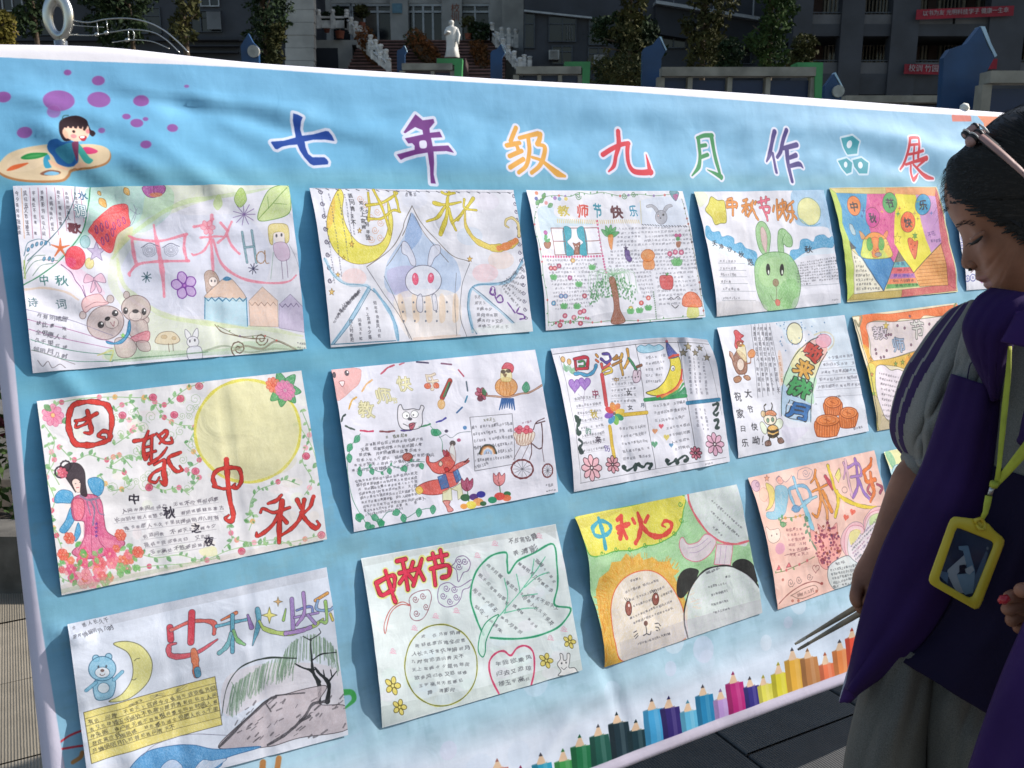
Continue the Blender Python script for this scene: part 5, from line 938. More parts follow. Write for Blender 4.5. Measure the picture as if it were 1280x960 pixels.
    for ch, x, y, w in (('祝', 118,465,44), ('大', 178,448,44), ('家', 130,550,44), ('节', 186,528,36), ('日', 145,625,26), ('快', 205,615,36), ('乐', 158,695,38), ('呦', 215,683,40)): c.G(ch, x, y, w, w * 1.15, '#2c2c34', 1.1)
    c.L([250,662,247,690],4, '#2c2c34'); c.E(250,702,3,3, '#2c2c34')
    # bee
    c.F([235,600,250,590,270,620,265,650,245,640], '#d8e4c8', '#4a4a3a', 2); c.F([315,590,340,572,355,590,345,620,320,625], '#d8e4c8', '#4a4a3a', 2)
    c.F([275,620,300,605,325,615,330,650,305,670,278,660], '#e8a83c', '#2a2420', 3); c.L([275,632,300,640,326,630],11, '#26201c'); c.L([278,655,302,662,328,650],11, '#26201c')
    c.E(290,575,33,30, '#e8dcc0', '#2a2420', 3); c.F([255,560,275,535,305,532,325,550,310,560,285,555], '#dd7a44', '#2a2420', 2.5); c.E(278,582,7,11, '#5a8a6a', '#222222', 2); c.E(303,578,7,11, '#5a8a6a', '#222222', 2); c.E(255,550,12,16, '#d8b880', '#2a2420', 2.5)
    c.L([268,540,262,515,272,500],5, '#26201c'); c.L([298,530,305,505,300,495],5, '#26201c'); c.L([285,665,280,690],6, '#26201c'); c.L([320,660,332,680],6, '#26201c'); c.F([262,690,285,682,292,705,265,710], '#6a4030', '#26201c', 2.5); c.F([325,678,345,668,360,690,335,698], '#6a4030', '#26201c', 2.5)
def P_heart_border(c):    # row 2,5
    c.z(1050,370,5.05)
    c.F([75,130,720,50,760,60,850,560,240,850,150,500], '#e8dcc0', sm=0, a=.7)
    c.F([120,130,200,115,300,115,420,100,560,80,700,60,900,40,900,100,700,115,600,130,520,125,480,150,380,145,330,165,250,155,180,170,165,240,170,330,130,300], '#ee6c30', '#9a3c14', 2, tx=.2)
    c.F([130,310,170,330,175,370,200,420,160,440,150,380], '#e8b040', None, tx=.3); c.F([165,175,330,165,480,150,640,130,700,140,640,330,480,345,330,390,200,410,180,300], '#e2d4e0', '#5a5a50', 3)
    c.F([150,440,200,412,330,392,480,350,560,345,640,330,800,300,800,480,600,560,420,470,300,440,220,450,190,560,180,640,150,500], '#e0b23c', '#6a5a20', 2, tx=.3)
    c.F([150,450,200,440,200,520,215,640,240,760,230,850,180,650], '#d8d060', None, tx=.3); c.F([180,640,215,650,280,780,330,800,320,835,240,850], '#c0b094', '#5a5040', 2)
    c.F([205,470,230,440,270,440,310,470,360,465,420,500,440,560,400,720,350,780,280,778,230,690,200,580], '#e6dcea', '#5a5a50', 3, tx=.1)
    for i in range(9): c.S(225 + i * 3,490 + i * 33,390 - abs(i - 3) * 4,520 + i * 31,10,16, w=2.8, col='#4a4450')
    c.G('教', 245,235,105,90, '#e2d4e0', 1, '#3c3c44', 2.6); c.G('师', 365,310,75,100, '#a9c0dc', 1.5, '#34405c', 2.4); c.G('节', 475,215,85,125, '#e0ddd8', 1.5, '#3c3c3c', 2.4)
    c.star(280,190,26, '#e8c84a', '#6a5a20', 2); c.L([72,130,130,125,110,190,90,160],12, '#8a8468'); c.L([80,150,150,420,230,850],5, '#5a5444'); c.L([705,70,725,40],10, '#6a7a4a')
    for x, y in ((350,190), (395,205), (290,345), (440,310), (220,365), (550,180), (565,260), (605,170), (250,390), (270,385), (300,245), (285,250), (315,245), (430,130), (215,340)): c.E(x, y, 6,8, '#7a4a6a', '#3a2a34', 2)
    for x, y, col in ((340,430, '#5a9a50'), (180,400, '#e08a3c'), (175,500, '#d86a4a'), (440,400, '#ee9a30'), (185,620, '#6ab04a'), (385,420, '#8ab04a'), (430,380, '#5a8a40')): c.star(x, y, 18, col, '#4a4a20', 2)
    c.F([400,400,480,350,520,400,440,470], '#ee9030', a=.7)
def P_willow(c):          # row 3,1
    c.z(70,700,3.282); rs = c.rs
    c.F([50,262,1108,30,1200,700,700,790,130,840], '#c6cedd', sm=0, a=.6, tx=.5); c.F([50,262,500,160,1108,32,1110,70,520,195,60,300], '#aeb0ba', sm=0, a=.55); c.F([700,480,900,420,1160,450,1190,600,900,560,700,640], '#cdc3c8', a=.7)
    c.S(60,275,215,240,7,20, w=2.8, col='#33333a'); c.S(62,310,232,272,8,20, w=2.8, col='#33333a')
    c.F([232,340,290,330,350,352,390,410,385,480,350,530,290,570,215,578,270,545,308,490,312,430,290,375], '#dcd685', '#5a5a40', 3, tx=.2); c.L([318,410,328,402,340,400],3, '#5a5a40'); c.L([308,488,318,490,328,484],3, '#5a5a40')
    # plain little round bear in blue, waving
    bl = '#7fb8d4'; o = '#2f5a78'
    c.F([155,490,235,480,232,550,190,572,158,560], bl, o, 3); c.L([235,485,268,455],13, bl, out=o, ow=1.5); c.L([160,498,122,528],13, bl, out=o, ow=1.5)
    c.E(160,398,14,14, bl, o, 3); c.E(212,392,14,14, bl, o, 3); c.E(186,440,56,50, bl, o, 3); c.E(186,455,30,22, '#e4e0e4', o, 2); c.E(170,432,4,6, INK); c.E(202,430,4,6, INK); c.E(186,447,8,6, '#5a3a34'); c.L([176,462,186,468,197,461],2.5, '#5a3a34'); c.E(192,520,24,22, '#e0e4ea', o, 2)
    # ruled yellow box
    c.F([112,622,652,478,680,675,142,825], '#dccb6c', '#4a4430', 2.5,0, tx=.25)
    for i in range(6):
        y = 660 + i * 28; c.L([116 + i * 4, y - 12,658 + i * 4, y - 156],2.2, '#6a6040', 0)
        if i: c.S(125 + i * 4, y - 26,655 + i * 3 - (i == 5) * 180, y - 165 + (i == 5) * 48,22 - (i == 5) * 8,21, w=2.6, col='#3c3a34')
    c.S(265,600,560,520,3,18, w=2.6, col='#3c3a34')
    def BL(q, w, col): c.L(q, w, col, out='#3a3a48', ow=1.8)
    for q, w, col in (([465,275,468,325],24, '#d84a58'), ([470,285,560,250,640,255,645,300],[14,12,20,14], '#e06a60'), ([555,215,550,335],26, '#d84a58'), ([488,340,462,350,470,390,560,385,660,325],[6,16,22,18,6], '#e0606c'), ([562,370,572,430,578,470],26, '#e8845c'), ([578,450,582,470],24, '#5a9ab8'), ([675,245,735,215],[6,14], '#e88a60'), ([655,270,720,255,790,240],12, '#6ab0c8'), ([720,225,722,375],16, '#6ab0c8'), ([715,300,700,350,668,380],[12,18,18], '#7ab8c0'), ([725,290,745,330,772,345],[10,16,10], '#88c480'), ([783,225,800,275],[8,20], '#9a7ab8'), ([822,200,828,260,805,350],[18,22,4], '#6ab0c8'), ([830,250,860,285,950,300,1050,270,1090,240],[8,16,20,16,8], '#b8d06a'), ([940,300,1000,290,1040,275],16, '#b08cc8'), ([940,200,930,245],[4,12], '#9ac46a'), ([965,160,970,280],17, '#a88cc8'), ([985,205,1040,190,1050,215],9, '#7a88c8'), ([975,235,1070,215],9, '#a88cc8'), ([1012,135,1015,215,985,265],13, '#b08cc8'), ([1030,225,1060,260],12, '#a88cc8'), ([1060,165,1110,135],12, '#e0a050'), ([1070,165,1065,200,1110,205,1130,195],11, '#88a8d0'), ([1100,170,1105,250,1080,250],12, '#9ac46a'), ([1120,220,1130,245],10, '#e0d060')): BL(q, w, col)
    c.star(872,225,34, '#e0d45a', '#5a5a40', 2.5, n=4, inn=.32); c.star(908,170,20, '#d8a05a', '#5a5a40', 2, n=4, inn=.32)
    # willow, rocks and water
    for i in range(90):
        t = rs.random(); x = 720 + 270 * t; y = 520 - 125 * math.sin(min(1, t * 1.05) * 1.6) + rs.uniform(-5,5); L_ = (90 + 40 * rs.random()) * (1.1 - .35 * t); c.L([x, y, x - 12, y + L_ * .5, x - 18 + rs.uniform(-6,6), y + L_],3.4, rs.choice(['#6f8a74', '#86a088', '#5f7a66', '#94a898']), a=.8)
    for i in range(90):
        t = rs.random(); x = 930 + 225 * t; y = 400 - 95 * math.sin(t * 3.1) ** .6 + rs.uniform(-4,6); c.L([x, y, x - 8 + 14 * t, y + 45, x - 14 + 26 * t, y + 60 + rs.random() * 50],3.2, rs.choice(['#6f8a74', '#86a088', '#5f7a66', '#90a894']), a=.8)
    c.L([680,640,690,560,720,480,780,425,880,400,985,403],[3,3,4,6,8,5], '#26302c'); c.L([720,500,740,560,735,620],3, '#6f8a74')
    bk = '#202428'
    for q, w in (([1078,585,1080,520,1055,460,1045,380,1042,320],[18,17,13,7,4]), ([1112,580,1118,510,1080,465,1060,440],[20,17,12,7]), ([1115,500,1150,455],[10,4]), ([1060,450,1020,445,980,425],[9,8,5]), ([1050,410,1090,385,1148,378],[6,6,4]), ([1045,330,1010,312],[5,3]), ([1042,325,1080,300,1075,280],[5,4,3]), ([1080,500,1050,460,1030,450],[12,8,4]), ([1100,480,1095,450],[8,3]), ([1130,480,1125,450],5)): c.L(q, w, bk, tx=.05)
    c.F([665,768,720,700,800,630,870,570,960,545,1060,520,1110,520,1080,590,1190,600,1198,695,1000,730,880,765,760,770], '#b9acb2', '#3a363c', 3, tx=.35)
    for q, w in (([670,765,760,670,860,580,900,560],12), ([900,555,1020,545],6), ([870,760,960,700,1020,640,1055,590,1110,580],13), ([1000,660,1040,640],14), ([860,590,880,620],6)): c.L(q, w, '#3a383e', tx=.45)
    for i in range(60): x = rs.uniform(700,1190); y = rs.uniform(600,760) - (x - 700) * .08; c.L([x, y, x + rs.uniform(8,24), y - rs.uniform(6,20)], rs.uniform(3,9), '#4a464c', a=.65)
    c.F([300,850,360,790,450,765,560,758,660,775,840,765,700,810,640,860,300,900], '#4a90c8', '#2f5f90', 3, tx=.25); c.F([430,860,455,825,490,820,520,850,500,870], '#c8cee0', '#2f5f90', 2); c.F([570,860,600,820,640,822,700,815,620,870], '#d4d6e2', '#2f5f90', 2)
    c.L([350,800,420,750,560,715,700,718],2.5, '#77778a')
def P_leaf_circle(c):     # row 3,2
    c.z(440,650,3.694); rs = c.rs
    c.F([45,182,1060,120,1050,700,140,950], '#cfdedd', sm=0, a=.5, tx=.6); c.F([45,182,938,20,945,50,500,120,50,215], '#b4bab8', sm=0, a=.5); c.F([120,860,600,770,1052,640,1055,695,140,955], '#b8c4c0', sm=0, a=.55)
    for i in range(40): x = rs.uniform(80,1000); y = rs.uniform(80,900); c.E(x, y, 40,26, rs.choice(['#cfe4de', '#e4dcea', '#d4e4ee']), a=.4, tx=.5)
    for x, y in ((385,440), (480,415), (285,495), (180,600), (575,160), (655,105), (910,540), (970,500), (860,70)): c.spiral(x, y, 14, '#e0a0b8', 3); c.L([x - 14, y + 10, x + 16, y + 14],3, '#e0a0b8')
    for ss in ([[105,290,185,255,190,305],[105,295,130,345,185,320],[150,235,175,320,195,375]],[[205,190,245,180],[215,245,300,225],[230,185,255,320],[245,250,215,290],[255,250,285,285],[278,195,270,220],[320,180,300,240,280,300],[305,230,330,275]],[[350,180,435,160],[370,155,385,205],[405,140,415,190],[360,225,440,210,445,255,415,265],[375,230,385,300]]):
        for q in ss: c.L(q, 18, '#e8d84a', out='#e8e07a', ow=7, a=.8)
    for ss in ([[105,290,185,255,190,305],[105,295,130,345,185,320],[150,235,175,320,195,375]],[[205,190,245,180],[215,245,300,225],[230,185,255,320],[245,250,215,290],[255,250,285,285],[278,195,270,220],[320,180,300,240,280,300],[305,230,330,275]],[[350,180,435,160],[370,155,385,205],[405,140,415,190],[360,225,440,210,445,255,415,265],[375,230,385,300]]):
        for q in ss: c.L(q, 15, '#d42a48', out='#5a1a24', ow=3)
        for q in ss: c.L(q, 15, '#dc3050')
    def cloud(pts, cx, col):
        c.L(pts, 3.5, col, closed=True)
        for x, y in cx: c.spiral(x, y, 17, col, 3.2,1.5)
    cloud([470,200,480,175,510,165,540,190,535,230,510,245,490,285,478,230,455,215], ((490,190), (515,190), (490,215)), '#6a4a80'); cloud([395,340,410,300,450,290,490,310,550,275,540,310,510,325,500,365,470,395,430,400,400,380], ((435,315), (470,320), (420,350), (450,375), (480,355)), '#7a5a90')
    cloud([260,370,280,340,325,325,355,325,365,355,355,400,330,450,290,465,265,440,268,400], ((290,365), (325,350), (340,400), (295,430)), '#8a5060'); c.L([262,395,220,390,170,430,145,520,140,480,165,420,220,378,262,390],4, '#b8504c')
    c.E(407,670,169,188, None, '#d8cf4a', 7, a=.8); c.E(407,670,169,188, None, '#4a5428', 3.5)
    for i in range(8): w = math.sqrt(max(.05,1 - ((i - 3.2) / 4.3) ** 2)); c.S(407 - 148 * w + 6,530 + i * 37 + 14 * w, 407 + 140 * w, 530 + i * 37 - 16 * w, max(2, int(11 * w)), 21, w=2.8, col='#4a4c54')
    g = '#1f8a60'
    c.L([605,530,570,450,548,370,555,280,590,210,640,165,706,150,712,200,720,245,760,190,840,150,922,110,935,200,940,300,928,390,1000,408,960,480,880,525,760,548,635,542],7, g, out='#8fd4b8', ow=2)
    for q in ([885,170,830,250,770,330,690,430,665,450],[770,335,755,250],[705,425,715,340,700,270],[820,265,835,180],[700,430,780,410,850,405],[790,310,850,260,900,240],[780,350,850,340]): c.L(q, 5, '#5fc49c')
    c.F([600,632,580,600,590,530,620,470,675,437,640,500,615,560,612,610], '#c8e4da', g, 5)
    for i in range(11):
        a = (580 + i * 28,395 - i * 18) if i < 6 else (700 + (i - 6) * 46,200 + (i - 6) * 4)
    for x0, y0, x1, y1, n in ((570,390,690,520,6), (562,320,665,420,6), (585,250,720,390,8), (620,200,760,330,8), (680,440,780,525,5), (740,390,855,500,7), (770,330,925,480,9), (760,195,920,330,9), (800,340,950,410,7), (845,180,930,290,6)): c.S(x0, y0, x1, y1, n, 20, w=2.8, col='#4a4c54')
    c.L([675,800,640,730,632,660,660,615,700,605,730,625,760,590,800,580,832,610,838,680,822,760],7, '#c43a64', out='#e48aa4', ow=1.5)
    for i in range(3): c.S(655 + i * 8,665 + i * 45,828 - i * 4,632 + i * 48,5,24, w=3, col='#4a4c54')
    c.S(715,100,850,78,5,30, w=3.4, col='#3c3c44'); c.S(735,158,850,125,3,32, w=4, col='#3c3c44')
    for x, y, r in ((180,762,44), (215,862,38), (890,648,36), (995,560,32)): c.flower(x, y, r, 5, '#e8d04a', '#5a5020', 3, '#f0e070', pw=.3)
    c.F([942,665,955,640,952,615,965,620,970,645,985,642,985,615,998,618,998,650,995,680,1020,680,1028,705,950,718,960,695], '#e6e4e4', '#3a3a40', 3); c.E(962,660,4,5, INK); c.E(982,657,4,5, INK); c.L([960,680,972,688,985,678],2.5, INK)
    c.F([860,40,935,22,940,90], '#a4aaac', sm=0, a=.5)
def P_lion_panda(c):      # row 3,3
    c.z(710,600,4.0); rs = c.rs
    c.F([28,185,835,20,970,665,180,935], '#96cf8c', sm=0, tx=.4)
    for i in range(120): x = rs.uniform(80,900); y = rs.uniform(100,520); c.L([x, y, x + rs.uniform(10,50), y - rs.uniform(10,40)],4, rs.choice(['#6fb868', '#b4dca4', '#88c880', '#c8e8b8']), a=.5)
    c.F([28,185,300,130,560,75,572,160,560,230,520,280,440,320,380,330,320,350,220,355,150,375,80,375,50,300], '#e7da4c', '#5aa84a', 5, tx=.2); c.F([30,200,240,150,250,160,60,240], '#c8b850', a=.6)
    for x, y in ((145,365), (225,345), (300,345), (380,325), (460,300), (530,265), (565,200), (555,120)): c.spiral(x, y, 15, '#4a9a40', 4,1.1)
    for q, w in (([110,235,150,205,195,220,200,250,160,280,115,275,105,240],17), ([145,190,155,250,165,340],[16,22,20])): c.L(q, w, '#2a94b4')
    for q, w in (([240,200,262,180],20), ([238,240,270,230,300,220],22), ([262,190,262,250,250,290],22), ([265,245,285,290],20), ([240,265,255,255],16), ([320,195,330,215],18), ([395,180,380,210],18), ([345,165,360,220,350,280,332,315],[18,24,22,18]), ([360,225,400,270,460,282,508,250,512,215,480,205,465,225,482,235],[20,24,24,22,20,16,12,8])): c.L(q, w, '#d33a38')
    c.F([592,68,835,20,890,305,830,320,770,310,700,270,640,190,600,120], '#dadae6', None); c.L([592,72,605,125,645,195,705,270,770,310,830,320,892,305],11, '#e0606c')
    for x0, y0, x1, y1, n in ((712,100,860,240,14), (708,155,850,285,14), (722,230,770,280,4)): c.S(x0, y0, x1, y1, n, 13, w=3, col='#44444e')
    c.F([560,300,575,288,600,320,650,310,690,270,740,305,710,370,650,408,590,390,560,340], '#e0c8dc', '#d86a84', 4); c.F([745,320,820,325,810,425,730,422], '#e0c8dc', '#d86a84', 4,0)
    for q in ([600,340,650,330,700,290],[610,365,660,355,715,305],[765,330,755,415],[790,330,780,420]): c.L(q, 2.5, '#a890b4')
    q = [130,560,140,490,190,450,200,410,250,405,280,365,310,395,345,365,370,400,420,385,450,410,510,405,520,440,560,455,530,480,570,560,600,640,590,800,480,850,300,920,178,938,150,800,130,650]
    c.F(q, '#e9a838', None, sm=0, tx=.3)
    for i in range(150): a = rs.uniform(3.0,6.4); r = rs.uniform(.95,1.2); x = 390 + 215 * math.cos(a) * r; y = 650 + 230 * math.sin(a) * r; c.L([x, y, x + 22 * math.cos(a), y + 24 * math.sin(a)],4, rs.choice(['#d88a28', '#f0bc50', '#e29a30']), a=.7)
    for i in range(60): x = rs.uniform(140,200); y = rs.uniform(560,900); c.L([x, y, x + rs.uniform(-6,12), y + 30],5, rs.choice(['#d88a28', '#f0b848', '#c87a20']), a=.5)
    c.F([268,905,215,800,196,680,210,580,260,500,330,460,410,453,480,490,540,570,578,660,585,790,420,855], '#dadae6', '#d8643c', 5)
    c.F([120,380,150,370,200,385,190,420,130,450,125,420], '#b8dcb0', a=.5)
    c.F([545,575,545,510,570,460,610,440,655,450,650,480,600,560,570,590], '#1f1f22', tx=.1); c.F([820,430,840,400,880,395,915,420,935,470,930,515,880,470], '#1f1f22', tx=.1)
    c.F([600,800,580,700,590,620,620,530,680,455,750,428,830,435,900,480,958,555,972,665,780,740], '#d9d9e4', None); c.L([600,798,580,710,588,620,620,530,680,458,750,430,830,436,900,480,958,552],8, '#1f1f22')
    c.F([240,810,590,700,972,590,975,665,600,800,265,905], '#b9b6c0', sm=0, a=.55)
    for x, y, hh in ((290,640,36), (434,595,30)): c.E(x, y, 17, hh, '#7a3028', '#3a1814', 3); c.E(x + 3, y - hh * .4,5,8, '#e8d8d4', tx=0); [c.L([x - 8 + k * 8, y - hh, x - 20 + k * 12, y - hh - 16],3, INK) for k in range(3)]
    c.E(380,715,11,13, '#4a2420'); c.L([380,725,382,765,365,775],4, INK); c.L([382,765,400,772,405,755],4, INK)
    for q in ([315,760,330,752],[318,780,335,765],[325,790,338,775],[428,718,445,715,455,728],[430,735,442,735,450,748],[432,750,440,752]): c.L(q, 4, INK)
    for x0, y0, x1, y1, n in ((300,505,360,490,4), (275,560,450,500,13), (295,600,480,535,14), (315,630,420,595,8), (460,580,520,555,5), (295,690,520,605,16), (310,715,525,640,15), (335,820,505,765,14)): c.S(x0, y0, x1, y1, n, 13, w=3, col='#3c3c46')
    for x0, y0, x1, y1, n in ((690,465,760,440,3), (785,488,812,480,2), (700,535,795,515,8), (715,578,800,552,7), (715,625,803,602,7), (720,665,808,642,7), (905,695,965,678,5)): c.S(x0, y0, x1, y1, n, 13, w=3, col='#3c3c46')
def P_pink_hearts(c):     # row 3,4
    c.z(930,560,6.856); rs = c.rs
    for i in range(60): x = rs.uniform(40,1200); y = rs.uniform(80,1400); c.E(x, y, 90,60, rs.choice(['#eab8a8', '#f0c8b8', '#f4d4c8', '#e8b0a4']), a=.35, tx=.5)
    c.E(85,325,38,48, '#c8a8c0', '#7a5a78', 3); c.E(100,315,14,18, None, '#7a5a78', 3)
    c.F([180,300,230,330,250,390,245,450,210,510,155,535,190,480,195,400,180,340], '#e6d870', '#7a6a50', 3); c.F([115,370,150,340,185,360,190,420,150,460,110,430], '#ecc4b0', '#a87a6a', 2)
    c.F([250,380,260,330,310,320,355,350,365,420,350,500,330,560,270,605,200,612,155,590,165,550,230,540,250,470], '#8ccae4', '#5a9ab8', 3, tx=.25)
    for x, y in ((185,260), (290,265)): c.star(x, y, 30, '#e8a080', '#7a4a40', 2.5)
    c.L([260,270,290,240,320,280,350,290,400,235],3, '#7a6a80'); c.F([265,275,295,245,320,290,290,310], '#f0b0a4', '#7a6a80', 3)
    c.L([450,245,460,200,510,170,560,180,575,210,550,260,500,270,455,265],3.5, '#8a7a94', closed=True); c.spiral(520,215,38, '#8a7a94', 3.5)
    def BL(ss, ow=3, o='#5a4a50'):
        for q, w, col in ss: c.L(q, w, col, out=o, ow=ow)
        for q, w, col in ss: c.L(q, w, col)
    BL([([370,360,395,440,430,515],22, '#8fc4e0'), ([375,350,450,325,520,335,555,420,500,470],22, '#7fb8dc'), ([415,255,440,350,485,470],22, '#8fc8e4'), ([395,530,450,520,540,450,605,415],[14,18,20,12], '#9ccce0'), ([500,500,540,600,575,690],36, '#8ccfe8')],3, '#4a6a80')
    c.F([395,510,430,490,465,510,450,545,410,550], '#5a98cc', '#3a6a90', 3)
    BL([([600,190,590,250,560,300],[18,18,8], '#e89040'), ([570,375,620,350,690,315],15, '#e89040'), ([600,260,620,330,640,420,630,530,610,590,570,560],[20,24,24,22,20,12], '#e89444'), ([655,370,690,440,735,540],30, '#e89444'), ([645,420,690,520,700,610],24, '#e8a060'), ([680,245,710,300,740,355],[26,34,14], '#c85060'), ([705,155,730,250,770,370,850,440,960,490,1080,510,1200,508],[26,24,26,30,28,22,14], '#e8cf3c'), ([785,370,790,480,765,590],[28,30,20], '#e8cf3c')])
    BL([([775,230,800,190],16, '#d8d06a'), ([835,130,850,180,840,260],15, '#d0a0c0'), ([850,105,870,220,905,380,925,420,905,400],20, '#e4b8c4'), ([935,95,950,200,960,330,920,425],24, '#9a70c0'), ([870,170,950,130,990,200,980,240],20, '#a880c4'), ([900,250,990,235],18, '#b088c8'), ([965,270,1010,370,1065,440],24, '#9a78c8')])
    c.F([760,245,800,170,815,240,795,300], '#e8e07a', '#6a6440', 3,0)
    BL([([1075,95,1070,150,1015,200,1020,250],[22,26,30,22], '#e87838'), ([1020,230,1040,290,1110,270],30, '#e87838'), ([1070,215,1080,300,1100,380,1070,460],[24,40,30,18], '#e88048'), ([1065,310,1045,360,1070,395],18, '#c06070'), ([1125,310,1165,340,1150,385],20, '#a8506a')])
    c.E(850,360,22,26, None, '#7a5a60', 4); c.heart(860,595,32, '#e2503c', None, 1,10); c.heart(915,548,32, '#e2503c', None, 1,15)
    # plain kitten with red ribbon left corner
    c.F([140,690,150,675,180,700,230,695,265,690,280,740,260,790,210,815,165,790,150,740], '#f2e0d4', '#7a6a64', 3); c.E(195,750,5,8, INK); c.E(245,738,5,8, INK)
    for q in ([225,640,260,665,255,700,300,660]): pass
    c.E(275,860,45,50, '#d890bc', a=.7, tx=.3)
    for q in ([270,620,330,600,420,590,500,570],[280,640,340,640]): c.vine(q, '#5a7a50', 4, '#4a9a60', 40,['#d89a4a'],14,2)
    c.vine([500,590,530,700,560,800,600,880], '#4a6a58', 4, '#4a8a6a', 46, None, 5,1); c.leaf(280,655,70,0, '#58a86c', '#3a6a48', 3)
    for i in range(6): c.S(330 + i * 6,700 + i * 44,480 + i * 10,690 + i * 42,5,28, w=4, col='#7a3f4c')
    c.L([320,920,400,900,540,860],4, '#8a5a60'); 
    # pineapple-like bunch of dots
    c.F([560,700,640,740,620,650,680,700,700,610,730,700,780,640,800,740,830,800,820,900,760,980,690,1040,630,980,600,860,570,800], '#eaa09a', '#8a4a50', 3, tx=.3)
    for i in range(110): a = rs.uniform(0,6.28); r = rs.random() ** .5; c.E(705 + 115 * r * math.cos(a), 830 + 190 * r * math.sin(a), rs.uniform(6,13), rs.uniform(7,14), rs.choice(['#7a2c4c', '#8a4030', '#a04a60', '#5a2a50']))
    # big hearts
    def hrt(k, col, fill=None):
        q = [1010,1200,900,1000 - k, 850 - k, 850,860 - k, 730,920,660 - k, 1000,670 - k, 1025,720,1025 - k * .5,620,1080,545 - k, 1180,530 - k, 1260,620,1240,800,1150,1050]
        if fill: c.F(q, fill, col, 4, tx=.15)
        else: c.L(q, 4, col, closed=True)
    hrt(22, '#8a7a88', '#ecbcc4'); hrt(-5, '#c86a84', '#f0cad0'); c.F([1010,1170,920,1000,880,860,900,730,960,700,1010,740,1060,600,1130,560,1200,580,1240,680,1200,850,1120,1020], '#e8dfe6', '#8a8a60', 3, tx=.1)
    c.F([895,790,900,730,950,695,990,720,920,830], '#e6dc70', a=.8); c.F([1060,640,1070,590,1130,560,1180,575,1080,660], '#b8dc80', a=.8)
    for i in range(13): c.S(905 + i * 10,850 + i * 28 - 0,1140 + i * 4 if i < 8 else 1180 - i * 6,590 + i * 42,15 - (i > 8) * 2 * (i - 8), 16, w=4, col=('#5a4a7a', '#3a4a54', '#8a4a7a')[i % 3])
    c.z(920,540,4.174)
    for x, y in ((205,705), (262,692)): c.F([x - 14, y + 14, x, y - 12, x + 14, y + 10], '#e0606c', '#7a3a44', 2,0)
    c.vine([185,735,250,720,320,690,400,650], '#6a7a50', 3, '#6a9a60', 18,['#d8606c'],8,2)
    c.heart(410,712,23, None, '#8a4a50', 2.5); c.spiral(275,785,25, '#8a7070', 3); c.spiral(320,770,22, '#8a7070', 3); c.spiral(378,755,20, '#8a7070', 3); c.L([218,895,260,850,330,800,400,780,440,792],4, '#8a4a48'); c.E(440,790,8,8, '#a84a48'); c.L([285,850,340,820,400,800,420,830,340,868,285,855],3, '#8a6a60', closed=True); c.S(310,855,400,820,5,22, w=3, col='#6a4a4a')
    for x, y in ((230,770), (290,880), (415,830), (320,880)): c.E(x, y, 7,8, '#b86a5c')
    c.F([470,720,485,690,530,660,580,645,610,670,650,700,680,740,660,760,600,790,520,820,490,800,470,760], '#d4dee0', '#5a6a70', 3, tx=.15); c.S(510,690,560,675,4,16, w=3)
    for i in range(5): c.S(480 + i * 6,722 + i * 22,625 + i * 12,695 + i * 18,12,15, w=3, col='#3c444c')
def P_clouds_yellow(c):   # row 3,5
    c.z(920,540,4.174)
    c.F([765,110,900,95,950,180,960,260,860,230,800,200], '#e6e09a', a=.9, tx=.3); c.F([770,110,800,105,820,160,800,190], '#5fae8c', a=.8); c.F([790,200,960,250,960,460,830,460], '#a8d4e4', a=.8, tx=.3)
    for q in ([800,200,815,175,850,170,870,190,855,215,815,220],[810,290,840,270,880,280,890,310,850,330]): c.F(q, '#b4d8e8', '#5a8aa8', 2.5)
    c.L([800,230,810,330,830,345,880,330],3, '#5a7a88'); c.B(815,370,900,360,6,14,5,4,22, w=2.4)
    c.B(960,200,1150,180,9,14,9,4,26, w=2.4)
